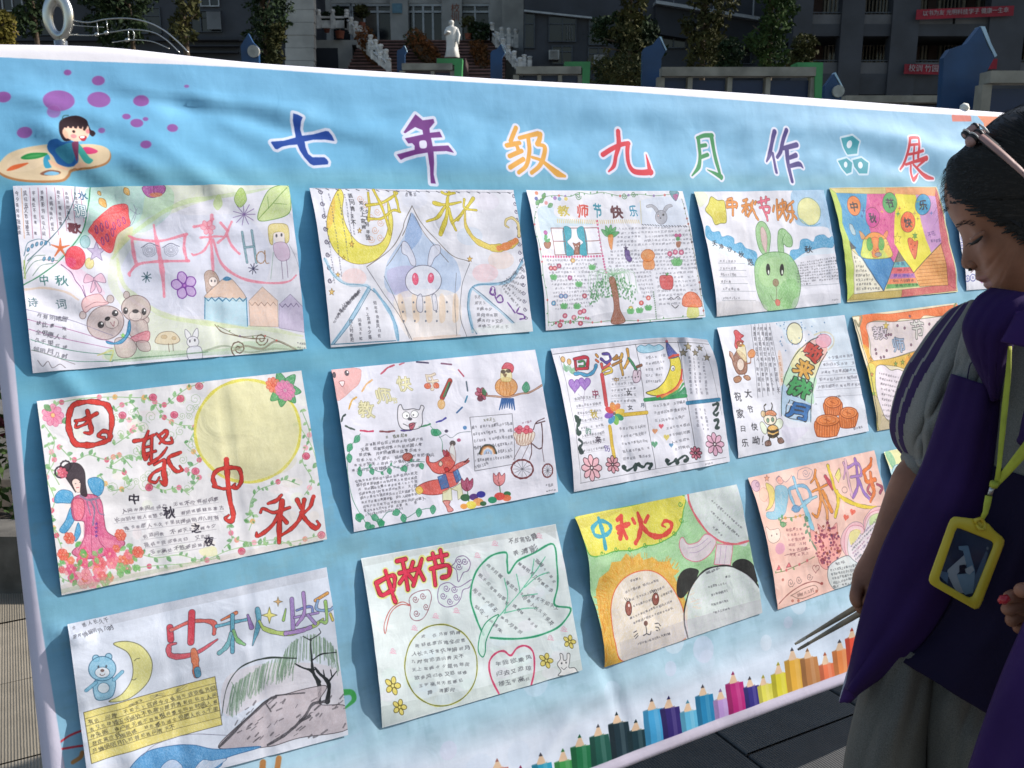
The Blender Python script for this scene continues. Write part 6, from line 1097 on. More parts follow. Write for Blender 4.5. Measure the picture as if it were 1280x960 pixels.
# name, painter, corners in the photograph, base, x factor, lift of the left edge (amount, lobes), lift right, label
SHEETS = [
 ('A1', P_bears, [(16,234), (360,233), (383,436), (41,467)], '#dcdbe6', .95, (.019,1), 'hand-drawn poster with two cartoon bears, pink Mid-Autumn characters and pencil-shaped houses'),
 ('A2', P_moon_rabbit, [(386,236), (641,238), (667,414), (414,434)], '#dcdce6', .88, (.018,1), 'hand-drawn poster with a grey rabbit with pink eyes under a big yellow crescent moon'),
 ('A3', P_window_tree, [(657,238), (853,239), (880,397), (683,413)], '#dedee8', .83, (.018,1), 'hand-drawn Teachers Day poster with a palm tree, window, carrot and mushrooms'),
 ('A4', P_green_rabbit, [(866.5,240), (1029,237.5), (1050,379), (895,396)], '#dfdee8', .78, (.017,1), 'hand-drawn poster with a large green rabbit head below orange lettering'),
 ('A5', P_pennants, [(1036,235), (1172,233), (1196,365), (1058,378)], '#d8cc98', .7, (.015,1), 'crayoned poster with a rainbow of triangles, five lettered balls and a green and red border'),
 ('A6', P_butterflies, [(1183,236), (1302,233), (1326,354), (1206,363.5)], '#dedee8', .65, (.013,1), 'white poster with blue curls half hidden behind the girl\'s face'),
 ('B1', P_reunion, [(46,501.5), (377,463), (409,674), (77,744)], '#e0dde0', .95, (.020,1), 'flowery poster with a lady in a pink robe, a yellow full moon and red characters'),
 ('B2', P_teacher_rooster, [(414.5,462), (669,437), (697,615), (442.5,665)], '#dedde9', .88, (.014,1), 'white poster with a red fox, a rooster on a branch, tulips and a tricycle'),
 ('B3', P_banana_moon, [(688,436), (888,415), (911.5,577), (717,615)], '#dcdce7', .83, (.022,1), 'poster with a yellow crescent in a nightcap, pink daisies and a curled top right corner'),
 ('B4', P_mooncakes, [(895,410), (1054.5,394), (1084.5,539), (922.5,572.5)], '#dcdde8', .78, (.014,1), 'poster with three orange mooncakes, a bee and a brown rooster'),
 ('B5', P_heart_border, [(1064,395.5), (1194,379), (1222,516), (1095,539)], '#dccfae', .7, (.016,1), 'Teachers Day poster with orange border partly covered by the girl\'s grey sleeve'),
 ('C1', P_willow, [(84,780), (408,709), (436,919), (113,1003)], '#cfd3df', .95, (.020,2), 'poster with a black willow tree over rocks and a yellow ruled text box'),
 ('C2', P_leaf_circle, [(451,698), (694,655), (726,837), (478,910)], '#d6dde0', .88, (.017,1), 'poster with a green outlined leaf, a yellow text circle and a red heart'),
 ('C3', P_lion_panda, [(717,646), (919,605.5), (952.5,766), (755,834)], '#d9dae4', .83, (.024,2), 'crayoned poster with an orange lion and a black and white panda on green'),
 ('C4', P_pink_hearts, [(934,597.5), (1091,563), (1125,708), (971.5,762)], '#ecc4b8', .78, (.018,1), 'pink poster with big blue and orange characters and a large heart of writing'),
 ('C5', P_clouds_yellow, [(1103,565), (1228,538), (1258,672), (1136,705)], '#d8e2d8', .7, (.016,1), 'pale yellow and blue poster with clouds, mostly hidden behind the purple jacket'),
]
def sheet(key, painter, quad, base, ax, lift, label):
    W, H = (960,660) if key[1] in '123' else (640,440)
    c = Canvas(W, H, base, quad=quad, tx=.42, ax=ax); painter(c); c.wash(.05,1, .34)
    # soft handling dirt on the folds
    img = c.image('drawing'); m = print_mat('drawing_paper', img, .7, .25, .6,21, .0034,1400)
    q = c.quv(); nu, nv = 48,34; V = []; UV = []; sd = hash(key) % 7 + ord(key[0]) + ord(key[1]) * 3.3
    sd = ord(key[0]) * 1.7 + ord(key[1]) * 3.3
    for i in range(nu):
        s_ = i / (nu - 1)
        for j in range(nv):
            t = j / (nv - 1)
            p = q[3] * (1 - s_) * (1 - t) + q[2] * s_ * (1 - t) + q[1] * s_ * t + q[0] * (1 - s_) * t
            base_h = .0022
            lob = math.sin(math.pi * t) ** .8 if lift[1] == 1 else abs(math.sin(2 * math.pi * min(t * 1.0,1))) ** .8 * (1 if t > .5 else .8)
            h = base_h + .68 * lift[0] * lob * math.exp(-(s_ / .16) ** 1.3) + .004 * math.sin(math.pi * t) * math.exp(-((1 - s_) / .12) ** 2)
            h += .0032 * (mnoise.noise(Vector((s_ * 2.2 + sd, t * 2.0, sd))) + .45) * (.15 + .85 * min(1, math.sin(math.pi * t) * 2.2)) + .0011 * mnoise.noise(Vector((s_ * 7 + sd, t * 6,3.)))
            for fx in (.335, .66): h -= .0018 * math.exp(-((s_ - fx) / .012) ** 2) * (1 if key in ('A1', 'B1', 'C1', 'B3') else .4)
            h += .0020 * math.exp(-((t - .5) / .015) ** 2) * (key in ('A1', 'B1', 'C3', 'A2'))
            if key == 'B3':      # curled corner
                d = max(0, (s_ - .80) * .9 + (t - .72) * 1.0); h += .030 * d ** 1.2; p = p - np.array([d * d * .12, d * d * .08]); h += .004 * math.exp(-((s_ - .82) / .03) ** 2)
            V.append(BP(p[0], p[1], h + fabric_h(p[0], p[1]))); UV.append((s_, t))
    Fs = [(i * nv + j, (i + 1) * nv + j, (i + 1) * nv + j + 1, i * nv + j + 1) for i in range(nu - 1) for j in range(nv - 1)]
    ctr = BP(*q.mean(0), .004); me = bpy.data.meshes.new('drawing'); me.from_pydata([tuple(v - ctr) for v in V],[], Fs); me.update()
    o = bpy.data.objects.new('drawing', me); sc.collection.objects.link(o); o.location = ctr; me.materials.append(m); me.shade_smooth()
    uvl = me.uv_layers.new(name='UVMap'); li = np.zeros(len(me.loops), np.int32); me.loops.foreach_get('vertex_index', li)
    uvl.data.foreach_set('uv', np.array(UV, np.float32)[li].ravel())
    tag(o, label, 'drawing', 'children\'s drawings fixed to the banner')
    return o
# ------------------------------------------------------------------ the schoolyard behind
M_ = dict(
    dark=mat('charcoal_cladding', (.040, .044, .054), .7,0, .25, .8, .2,6, .01), dark2=mat('charcoal_band', (.022, .025, .033), .7,0, .2, .8),
    stone=mat('pale_stone', (.40, .39, .36), .75,0, .18,1.2, .3,14, .01), white=mat('white_stone', (.62, .60, .56), .7,0, .28,3, .3,20, .01),
    glass=mat('dark_glass', (.012, .014, .018), .12,0, .3, .5), frame=mat('alloy_frame', (.36, .38, .40), .4, .3, .15,3),
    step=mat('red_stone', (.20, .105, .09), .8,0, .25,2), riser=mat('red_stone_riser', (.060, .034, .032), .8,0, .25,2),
    marble=mat('marble', (.72, .70, .65), .5,0, .15,2), steel=mat('steel', (.58, .58, .56), .28, .95, .12,2, .3,5, .01),
    blue=mat('blue_panel', (.008, .05, .14), .45,0, .2,3), blue2=mat('board_blue', (.006, .022, .075), .35,0, .2,2), edge=mat('pale_edge', (.42, .60, .74), .5,0, .1,3),
    rim=mat('board_frame', (.26, .245, .205), .7,0, .25,4), green=mat('green_panel', (.05, .27, .085), .5,0, .2,3),
    red=mat('red_cloth', (.27, .013, .028), .8,0, .2,2), wtxt=mat('banner_letters', (.40, .32, .33), .8), acw=mat('conditioner_white', (.40, .40, .38), .6,0, .15,4),
    bark=mat('bark', (.10, .07, .045), .9,0, .3,8, .5,30, .01), conc=mat('corridor_wall', (.10, .10, .105), .8,0, .25,1), door=mat('door_brown', (.05, .022, .018), .6,0, .2,2),
    wall2=mat('corridor_cream', (.30, .27, .225), .8,0, .2,1), pot=mat('clay_pot', (.30, .09, .05), .8,0, .2,4), blind=mat('window_blind', (.16, .17, .18), .8,0, .2,1), rail=mat('handrail', (.05, .06, .075), .5, .2, .2,2))
def leafmat(n, c, c2): return mat(n, c, .85,0, .3,1.5, spec=.15, col2=c2, fac=(.3, .7))
LF = [leafmat('leaf_green', (.060, .098, .026), (.018, .036, .012)), leafmat('leaf_olive', (.085, .080, .026), (.025, .032, .014)), leafmat('leaf_yellow', (.26, .19, .03), (.07, .07, .015)), leafmat('leaf_dark', (.035, .058, .022), (.012, .022, .012)), leafmat('leaf_autumn', (.24, .085, .03), (.08, .05, .02)), leafmat('leaf_purple', (.10, .02, .03), (.03, .01, .015))]
RS = random.Random(11)
def pbox(name, x0, y0, x1, y1, Y, dp, m, parent=None, proud=0.):
    "box whose front face, Y metres ahead, fills the pixel rectangle and which runs dp metres back"
    a = at(x0, y1, Y); b = at(x1, y0, Y); 
    o = MB().box(((a.x + b.x) / 2, Y - proud + dp / 2, (a.z + b.z) / 2), (abs(b.x - a.x), dp, abs(b.z - a.z))).build(name, m, parent); return o
def foliage(name, blobs, n, size, m, parent=None, droop=0.):
    V = []; F = []
    n = int(n * 1.6); size *= .78; tot = sum(b[1] * b[2] * b[3] for b in blobs)
    for c, rx, ry, rz in blobs:
        k = max(8, int(n * rx * ry * rz / tot))
        for _ in range(k):
            d = Vector((RS.gauss(0,1), RS.gauss(0,1), RS.gauss(0,1))).normalized() * (RS.uniform(.35,1.05) ** .6)
            lump = 1 + .35 * mnoise.noise(d * 2.3 + Vector(c)); p = Vector(c) + Vector((d.x * rx, d.y * ry, d.z * rz)) * lump
            if mnoise.noise(p / max(rx, .3) * 2.6) < -.12: continue
            s = size * RS.uniform(.6,1.4); a = Vector((RS.uniform(-1,1), RS.uniform(-1,1), RS.uniform(-1,1) - droop)).normalized(); b = a.cross(Vector((RS.uniform(-1,1), RS.uniform(-1,1), RS.uniform(-1,1)))).normalized()
            i = len(V); V += [p - a * s, p + b * s * .4, p + a * s, p - b * s * .4]; F.append((i, i + 1, i + 2, i + 3))
    return pydata(name, V, F, m, parent)
def tree(label, px, pyt, pyb, Y, rpx, m, trunk=True, n=1500, size=.13, group='trees and shrubs behind the banner', cat='tree', name='tree', blobs=None, base_z=0.0):
    top = at(px, pyt, Y); r = rpx / FPX * Y; b = at(px, pyb, Y); root = empty(name, (b.x, Y, base_z), 0, label, cat, group)
    h = top.z - b.z
    if blobs is None:
        blobs = []; k = max(3, int(h / r / .8) + 2)
        for i in range(k): f = i / (k - 1); blobs.append(((b.x + RS.uniform(-.35, .35) * r, Y + RS.uniform(-.3, .3) * r, b.z + h * (.04 + .92 * f)), r * RS.uniform(.6,1.0), r * .8, max(h / k * .75, r * .45)))
    foliage('crown', blobs, n, size, m, root)
    if trunk:
        mb = MB(); mb.tube([(b.x, Y, base_z), (b.x + .06, Y, (base_z + b.z) / 2 + .2), (b.x - .05, Y + .05, b.z + h * .45), (b.x + .05, Y, b.z + h * .85)],[.11, .09, .06, .02],7)
        for i in range(5):
            z = b.z + h * (.15 + .14 * i); a = RS.uniform(0,6.28); mb.tube([(b.x, Y, z), (b.x + r * .4 * math.cos(a), Y + r * .4 * math.sin(a), z + h * .1), (b.x + r * .8 * math.cos(a), Y + r * .8 * math.sin(a), z + h * .16)],[.04, .025, .01],5)
        mb.build('trunk', M_['bark'], root, True)
    return root
def window(root, x0, y0, x1, y1, Y, bars=2, fr='frame', proud=.12, t=1.1, mull=True):
    w = pbox('window', x0, y0, x1, y1, Y, .10, M_['glass'], root, .02)
    mb = MB(); a = at(x0, y1, Y); b = at(x1, y0, Y); tk = t / FPX * Y
    for i in range(bars + 1): X = a.x + (b.x - a.x) * i / bars; mb.box((X, Y - .06, (a.z + b.z) / 2), (tk, .08, b.z - a.z + tk * .9))
    mb.box(((a.x + b.x) / 2, Y - .055, a.z), (b.x - a.x + tk, .10, tk)); mb.box(((a.x + b.x) / 2, Y - .055, b.z), (b.x - a.x + tk, .10, tk))
    if mull: mb.box(((a.x + b.x) / 2, Y - .05, a.z + (b.z - a.z) * .68), (b.x - a.x, .07, tk * .8))
    f = mb.build('window_frame', M_[fr], w); return w
# ground
mg = mat('yard_ground', (.13, .125, .115), .85,0, .2,3, .4,40, .005)
tag(MB().box((0,120,-.16), (700,760, .2)).build('ground', mg), kind='structure')
def paving():
    root = empty('pavement', (0,2.4,-.03), 0, kind='structure')
    mp = [mat('paving_tile_%d' % i, c, .8,0, .22,14, .5,160, .002, col2=tuple(k * .72 for k in c), fac=(.25, .7)) for i, c in enumerate([(.33, .285, .22), (.30, .26, .20), (.35, .305, .24), (.115, .112, .110), (.095, .093, .092)])]  # last two tones: bystanders' shade painted into the tile colour
    S = .40; V = []; F = []; h = S / 2 - .003; prof = [(-h, -.004), (-h + .004,0), (h - .004,0), (h, -.004)]
    for x, z in prof: V += [(x, -h, z), (x, h, z)]
    for i in range(len(prof) - 1): F.append((2 * i, 2 * i + 2,2 * i + 3,2 * i + 1))
    k = len(V); V += [(-h, -h, -.04), (h, -h, -.04), (h, h, -.04), (-h, h, -.04)]; m1 = 2 * (len(prof) - 1)
    F += [(0, k, k + 3,1), (m1, m1 + 1, k + 2, k + 1), (0, m1, k + 1, k), (1, k + 3, k + 2, m1 + 1)]
    for m in mp:        # fine ribs pressed into each tile
        nt = m.node_tree; tc = nt.nodes['Texture Coordinate']; wv = nt.nodes.new('ShaderNodeTexWave'); wv.inputs['Scale'].default_value = 46; wv.inputs['Distortion'].default_value = .5; nt.links.new(tc.outputs['Object'], wv.inputs[0])
        b = nt.nodes['Bump']; b2 = nt.nodes.new('ShaderNodeBump'); b2.inputs['Distance'].default_value = .0015; b2.inputs['Strength'].default_value = .7; nt.links.new(wv.outputs['Fac'], b2.inputs['Height']); nt.links.new(b.outputs[0], b2.inputs['Normal'])
        p = nt.nodes['Principled BSDF']; nt.links.new(b2.outputs[0], p.inputs['Normal']); mx = nt.nodes.new('ShaderNodeMix'); mx.data_type = 'RGBA'; mx.blend_type = 'MULTIPLY'; mx.inputs[0].default_value = .30; nt.links.new(nt.nodes['Color Ramp'].outputs[0], mx.inputs[6]); nt.links.new(wv.outputs['Color'], mx.inputs[7]); nt.links.new(mx.outputs[2], p.inputs['Base Color'])
    meshes = []
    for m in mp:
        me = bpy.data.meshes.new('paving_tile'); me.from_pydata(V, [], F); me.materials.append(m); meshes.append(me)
    ang = math.atan2(.54,1.0); ca, sa = math.cos(ang), math.sin(ang)
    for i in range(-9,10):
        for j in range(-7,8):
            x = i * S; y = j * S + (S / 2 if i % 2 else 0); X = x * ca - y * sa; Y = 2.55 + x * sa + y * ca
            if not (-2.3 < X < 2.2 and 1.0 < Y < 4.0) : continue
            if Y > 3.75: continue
            o = bpy.data.objects.new('paving_tile', RS.choice(meshes[3:] if X > -.62 else meshes[:3])); sc.collection.objects.link(o); o.parent = root  # tiles by the banner get the tones with shade painted in
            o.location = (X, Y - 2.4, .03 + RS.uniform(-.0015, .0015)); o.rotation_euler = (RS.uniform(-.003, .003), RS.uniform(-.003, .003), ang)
    tag(MB().box((0,2.3,-.055), (6.5,5.6, .03)).build('paving_bed', mat('mortar', (.10, .09, .075), .9,0, .2,20)), kind='structure')
paving()
def planter():
    root = empty('planter', (-2.3,3.1,0), 0, 'low stone kerb planter with green and dark red shrubs left of the banner', 'planter')
    KM = mat('kerb_concrete', (.13, .12, .105), .9,0, .35,9, .4,60, .004)  # concrete colour darkened to carry the shadow of the leaves
    for i in range(5): MB().box((-3.45 + i * .56,2.90, .09), (.55, .16, .22)).build('kerb_stone', KM, root)
    MB().box((-2.33,3.38, .03), (2.8, .8, .10)).build('soil', mat('soil', (.04, .03, .02), .95,0, .3,20), root)
    for i in range(7):
        x = -3.4 + i * .35; p = empty('shrub', (x, 3.35, .06), 0, ('green', 'dark red')[i % 2] + ' leaved shrub in the kerb planter, ' + ('leftmost and out by the kerb end', 'second from the left', 'third from the left', 'middle one of the row', 'third from the banner', 'second from the banner', 'nearest to the banner edge')[i], 'shrub', 'shrubs in the kerb planter')
        foliage('foliage', [((x, 3.35 + RS.uniform(-.1, .1), .58 + RS.uniform(-.08, .1)), .28, .26, .50)],700, .032, LF[(0,5)[i % 2]], p)
        MB().tube([(x, 3.35, .06), (x + .03,3.35, .35)],[.02, .012],6).build('stem', M_['bark'], p)
planter()
def left_building():
    Y = 42; root = empty('classroom_building', (at(180,0, Y).x, Y, 0), 0, 'dark charcoal school building with barred windows on the left', 'building')
    a = at(-260,260, Y); b = at(352,-220, Y); MB().box(((a.x + b.x) / 2, Y + 6, b.z / 2), (b.x - a.x, 12, b.z)).build('wall', M_['dark'], root)
    for y in (-40,47): pbox('floor_band', -250, y, 350, y + 5, Y, .3, M_['dark2'], root, .25)
    for x0, x1, y0, y1 in ((5,25,-30,14), (110,200,-40,-6), (252,272,-30,8), (240,276,14,40), (-60,-20,-30,20), (120,200,10,42), (40,60,10,44)): window(root, x0, y0, x1, y1, Y, 3 if x1 - x0 > 30 else 2, 'frame' if y0 < 0 else 'rail')
    for i in range(9): pbox('bar', 262 + i * 1.9,16,262.6 + i * 1.9,38, Y, .05, M_['blind'], root, .3)
    for y in (50,58,66): pbox('ledge', 232, y, 300, y + 1.2, Y, .3, M_['dark2'], root, .35)
    for i in range(16): pbox('stone_block', 357,-100 + i * 16,392,-84.4 + i * 16, Y - .5 - .01 * (i % 3), .45, M_['stone'], root, 0)
    return root
left_building()
def balusters(root, P, n, hpx, Y0, m='white'):
    "white stone balustrade along pixel path P [(x,y,Y)...]: posts with rounded heads, panels between"
    for i in range(len(P) - 1):
        a = at(*P[i]); b = at(*P[i + 1]); d = b - a; ln = Vector((d.x, d.y, 0)).normalized() if d.length > 0 else Vector((1,0,0))
        h = hpx / FPX * P[i][2]; nn = n[i]
        for k in range(nn + 1):
            if k == 0 and i: continue
            p = a + d * k / nn
            mb = MB(); mb.box(p + Vector((0,0, h * .5)), (.20, .20, h)); mb.tube([p + Vector((0,0, z * h)) for z in (1.0,1.05,1.1,1.3,1.42,1.46)],[.07, .11, .08, .12, .10, .02],8)
            mb.build('baluster_post', M_[m], root)
        for k in range(nn):
            p = a + d * (k / nn); q = a + d * ((k + 1) / nn); off = (q - p).normalized() * .12; p += off; q -= off
            mb = MB(); w = Vector((-ln.y, ln.x, 0)) * .05
            for z0, z1 in ((.05, .62), (.78, .92)):
                vs = [p + Vector((0,0, z0 * h)) - w, q + Vector((0,0, z0 * h)) - w, q + Vector((0,0, z1 * h)) - w, p + Vector((0,0, z1 * h)) - w]; mb.prism(vs, w * 2)
            mb.build('balustrade_panel', M_[m], root)
def entrance():
    Y = 50; root = empty('entrance_building', (at(540,50, Y).x, Y, 0), 0, 'school entrance hall with stone pillars and dark glass doors above red steps', 'building')
    fl = at(540,49, Y).z
    pbox('back_wall', 380,-220,1000,260, Y + 3,6, M_['dark'], root)
    pbox('lintel', 380,-220,632,4, Y + .4,3, M_['stone'], root); pbox('terrace_slab', 375,50,640,56, Y - 4,8, M_['stone'], root)
    for x0, x1 in ((393,404), (489,505), (553,575), (612,631)): pbox('pillar', x0,-220, x1,54, Y, .9, M_['stone'], root, .1)
    pbox('corner_pier', 628,-220,655,160, Y - 3,4, M_['stone'], root)
    pbox('notice_plate', 491,5,503,17, Y, .05, mat('plate_blue', (.12, .25, .32), .5), root, .18)
    for x0, x1, pc in ((405,440,1), (440,489,3), (506,553,4), (576,612,2)):
        w = pbox('glass_door', x0,6, x1,52, Y + .6, .06, M_['glass'], root); a = at(x0,52, Y + .6); b = at(x1,6, Y + .6); mb = MB()
        for i in range(pc + 1): mb.box((a.x + (b.x - a.x) * i / pc, Y + .52, (a.z + b.z) / 2), (.10, .1, b.z - a.z))
        mb.box(((a.x + b.x) / 2, Y + .5, b.z), (b.x - a.x, .1, .18)); mb.box(((a.x + b.x) / 2, Y + .5, a.z + (b.z - a.z) * .80), (b.x - a.x, .1, .10)); mb.build('door_frame', M_['frame'], w)
    for ch, x, y in (('校', 569,11), ('训', 569,22)): text(root, ch, x, y, 10, Y - .12, M_['pot'])
    pbox('plinth_opening', 388,60,422,110, Y - 4.05, .3, M_['dark2'], root); pbox('terrace_wall', 372,56,440,160, Y - 4,4, M_['stone'], root)
    # flight of red steps
    st = empty('stairs', (at(540,80,44).x, 44,0), 0, 'broad flight of dark red stone steps up to the entrance', 'stairs')
    y0, z0 = 45.9, at(540,51,45.9).z - .02; n = 44
    for i in range(n):
        dz = z0 / n; yy = y0 - i * .32; z = z0 - i * dz; xa = at(452,60,46).x - i * .02; xb = at(632,60,46).x
        MB().box(((xa + xb) / 2, yy - .16 + 1.2, z - dz / 2 - .03), (xb - xa, .36 + 2.4, dz - .06)).build('step_riser', M_['riser'], st)
        MB().box(((xa + xb) / 2, yy - .18 + 1.2, z - .03), (xb - xa, .42 + 2.4, .055)).build('tread', M_['step'], st)
    bl = empty('stone_balustrade', at(420,55,45), 0, 'white carved stone balustrade round the terrace and down the left of the steps', 'balustrade', None)
    balusters(bl, [(386,36,45), (399,36,45), (434,36,45)],[1,2],15,45); balusters(bl, [(434,37,45), (483,84,41)],[8],13,45); balusters(bl, [(449,60,44), (486,90,40)],[4],10,45)
    b2 = empty('stone_balustrade', at(640,60,45), 0, 'white carved stone balustrade on the right of the steps', 'balustrade')
    balusters(b2,[(645,60,45), (627,58,45), (615,52,45)],[2,1],15,45); balusters(b2,[(615,52,45), (650,92,42)],[5],12,45); balusters(b2,[(655,84,43), (662,86,43)],[1],10,43)
def text(root, s_, x, y, hpx, Y, m, name='lettering'):
    cu = bpy.data.curves.new(name, 'FONT'); cu.body = s_; cu.size = hpx / FPX * Y * 1.05; cu.extrude = .01; cu.align_x = 'CENTER'; cu.align_y = 'CENTER'; cu.resolution_u = 2
    o = bpy.data.objects.new(name, cu); sc.collection.objects.link(o); dg = bpy.context.evaluated_depsgraph_get(); me = bpy.data.meshes.new_from_object(o.evaluated_get(dg)); bpy.data.objects.remove(o)
    o = bpy.data.objects.new(name, me); sc.collection.objects.link(o); me.materials.clear(); me.materials.append(m); p = at(x, y, Y)
    o.location = p; o.rotation_euler = (R(90), 0,0); o.parent = root; o.matrix_parent_inverse = wm(root).inverted(); return o
entrance()
def statue():
    Y = 38; b = at(565,72, Y); k = (at(565,25, Y).z - b.z); root = empty('statue', b, 0, 'white marble statue of a robed standing figure on a dark plinth', 'statue')
    V = []; F = []; n = 16
    prof = [(0, .20, .17,0), (.03, .21, .18,0), (.2, .17, .15, .0), (.4, .15, .13,0), (.55, .165, .13,0), (.68, .155, .12,0), (.76, .17, .11,0), (.81, .15, .10,0), (.835, .07, .07,0), (.86, .05, .055,0), (.88, .06, .07,-.005), (.92, .075, .085,-.01), (.96, .072, .08,-.005), (.99, .045, .05,0), (1.0, .01, .01,0)]
    for z, rx, ry, ox in prof:
        for i in range(n):
            a = i * 2 * math.pi / n; w = 1 + (.10 * math.sin(a * 5 + z * 6) if z < .6 else 0); V.append((b.x + (ox + rx * math.cos(a) * w) * k, Y + ry * math.sin(a) * w * k, b.z + z * k))
    for j in range(len(prof) - 1):
        for i in range(n): F.append((j * n + i, j * n + (i + 1) % n, (j + 1) * n + (i + 1) % n, (j + 1) * n + i))
    pydata('figure', V, F, M_['marble'], root, True); m = MB()
    m.tube([(b.x + .14 * k, Y, b.z + .76 * k), (b.x + .20 * k, Y - .05 * k, b.z + .6 * k), (b.x + .17 * k, Y - .1 * k, b.z + .42 * k), (b.x + .19 * k, Y - .1 * k, b.z + .34 * k)],[.05 * k, .05 * k, .04 * k, .025 * k],8)
    m.tube([(b.x - .13 * k, Y, b.z + .75 * k), (b.x - .17 * k, Y - .08 * k, b.z + .62 * k), (b.x - .06 * k, Y - .16 * k, b.z + .66 * k), (b.x - .16 * k, Y - .2 * k, b.z + .68 * k)],[.05 * k, .05 * k, .035 * k, .02 * k],8)
    m.build('arm', M_['marble'], root, True)
    pl = pbox('plinth', 548,72,582,260, Y - 1.0,2.2, M_['riser'], root)
statue()
# potted plants and flowers by the entrance
for lab, x, y, r, Y, m, k in (('round potted bush at the left of the entrance', 452,14,9,47,1,500), ('leafy potted palm to the right of the statue', 585,28,9,45,1,200), ('bushy dark plant in the entrance by the right pillar', 600,40,14,45,3,600), ('dark leafy plant on the left terrace', 424,20,12,46,3,500), ('green plants behind the left terrace rail', 408,22,8,46.5,3,300)):
    c = at(x, y, Y); q = r / FPX * Y; root = empty('potted_plant', (c.x, Y, c.z - q * 2), 0, lab, 'potted plant'); foliage('foliage', [(c, q, q, q * .8)], k, .12, LF[m], root)
    pb = c.z - q * 1.0; MB().tube([(c.x, Y, pb - q * 1.1), (c.x, Y, pb - q * .4)],[q * .35, q * .5],10).build('pot', M_['pot'], root); MB().tube([(c.x, Y, pb - q * .4), (c.x, Y, c.z)], .05,6).build('stem', M_['bark'], root)
for i, (x0, y0, x1, y1, Y, m) in enumerate(((520,47,548,80,43,4), (516,48,540,74,43.4,1), (455,44,470,70,43,4), (596,60,606,76,43,4))):
    a = at(x0, y0, Y); b = at(x1, y1, Y); root = empty('flower_bed', (b.x, Y, b.z - .5), 0,['orange leaved hedge running down the middle of the steps', 'green part of the hedge on the steps', 'orange plants beside the left balustrade', 'small orange plant on the right of the steps'][i], 'hedge')
    foliage('foliage', [(a.lerp(b, t), .42, .4, .42) for t in (0, .2, .4, .6, .8,1)],1100, .10, LF[m], root); MB().tube([a + Vector((0,0,-.3)), b + Vector((0,0,-.3))], .15,6).build('stems', M_['bark'], root)
def mid_building():
    Y = 44; root = empty('teaching_block', (at(780,50, Y).x, Y, 0), 0, 'dark teaching block with upper balcony and wall air conditioners right of the steps', 'building')
    a = at(655,260, Y); b = at(1002,-220, Y); MB().box(((a.x + b.x) / 2, Y + 5, b.z / 2), (b.x - a.x, 10, b.z)).build('wall', M_['dark'], root)
    def slope(name, x0, y0, x1, y1, t, m, pr=.5):
        p = at(x0, y0, Y - pr); q = at(x1, y1, Y - pr); h = t / FPX * Y; MB().prism([p, q, q - Vector((0,0, h)), p - Vector((0,0, h))], (0, pr + .1,0)).build(name, m, root)
    slope('balcony_ledge', 820,0,950,21,3.5, M_['frame'], .9); slope('balcony_face', 820,3,950,24,34, M_['dark2'], .5); slope('cornice', 655,12,740,21,2, M_['frame'], .3)
    for i in range(5): pbox('balcony_post', 842 + i * 25,-30,843.5 + i * 25,6 + i * 4, Y - .8, .1, M_['frame'], root)
    for x0, x1, y0, y1, n in ((686,720,20,52,2), (736,762,22,56,2), (826,858,32,60,2), (656,668,16,60,1), (880,900,38,80,1), (925,940,40,80,1), (690,715,58,80,2), (735,760,60,84,2)): window(root, x0, y0, x1, y1, Y, n, 'rail', t=1.3)
    for x, y0 in ((711,32), (708,32), (714,34), (744,40)): pbox('window_bar', x, y0, x + .8,50, Y, .04, M_['blind'], root, .2)
    pbox('downpipe', 928,38,929.5,70, Y, .1, M_['frame'], root, .2)
    for i, (x, y) in enumerate(((692,70), (748,76))):
        a = at(x, y, Y); root2 = empty('air_conditioner', (a.x, Y - .3, a.z), 0,['white air conditioner box under the left window of the block', 'white air conditioner box under the second window of the block'][i], 'air conditioner', None)
        MB().box((a.x, Y - .25, a.z), (.46, .42, .40)).build('casing', M_['acw'], root2); mb = MB()
        for k in range(6): mb.box((a.x, Y - .475, a.z - .15 + k * .06), (.36, .02, .02))
        mb.build('grille', M_['rail'], root2)
mid_building()
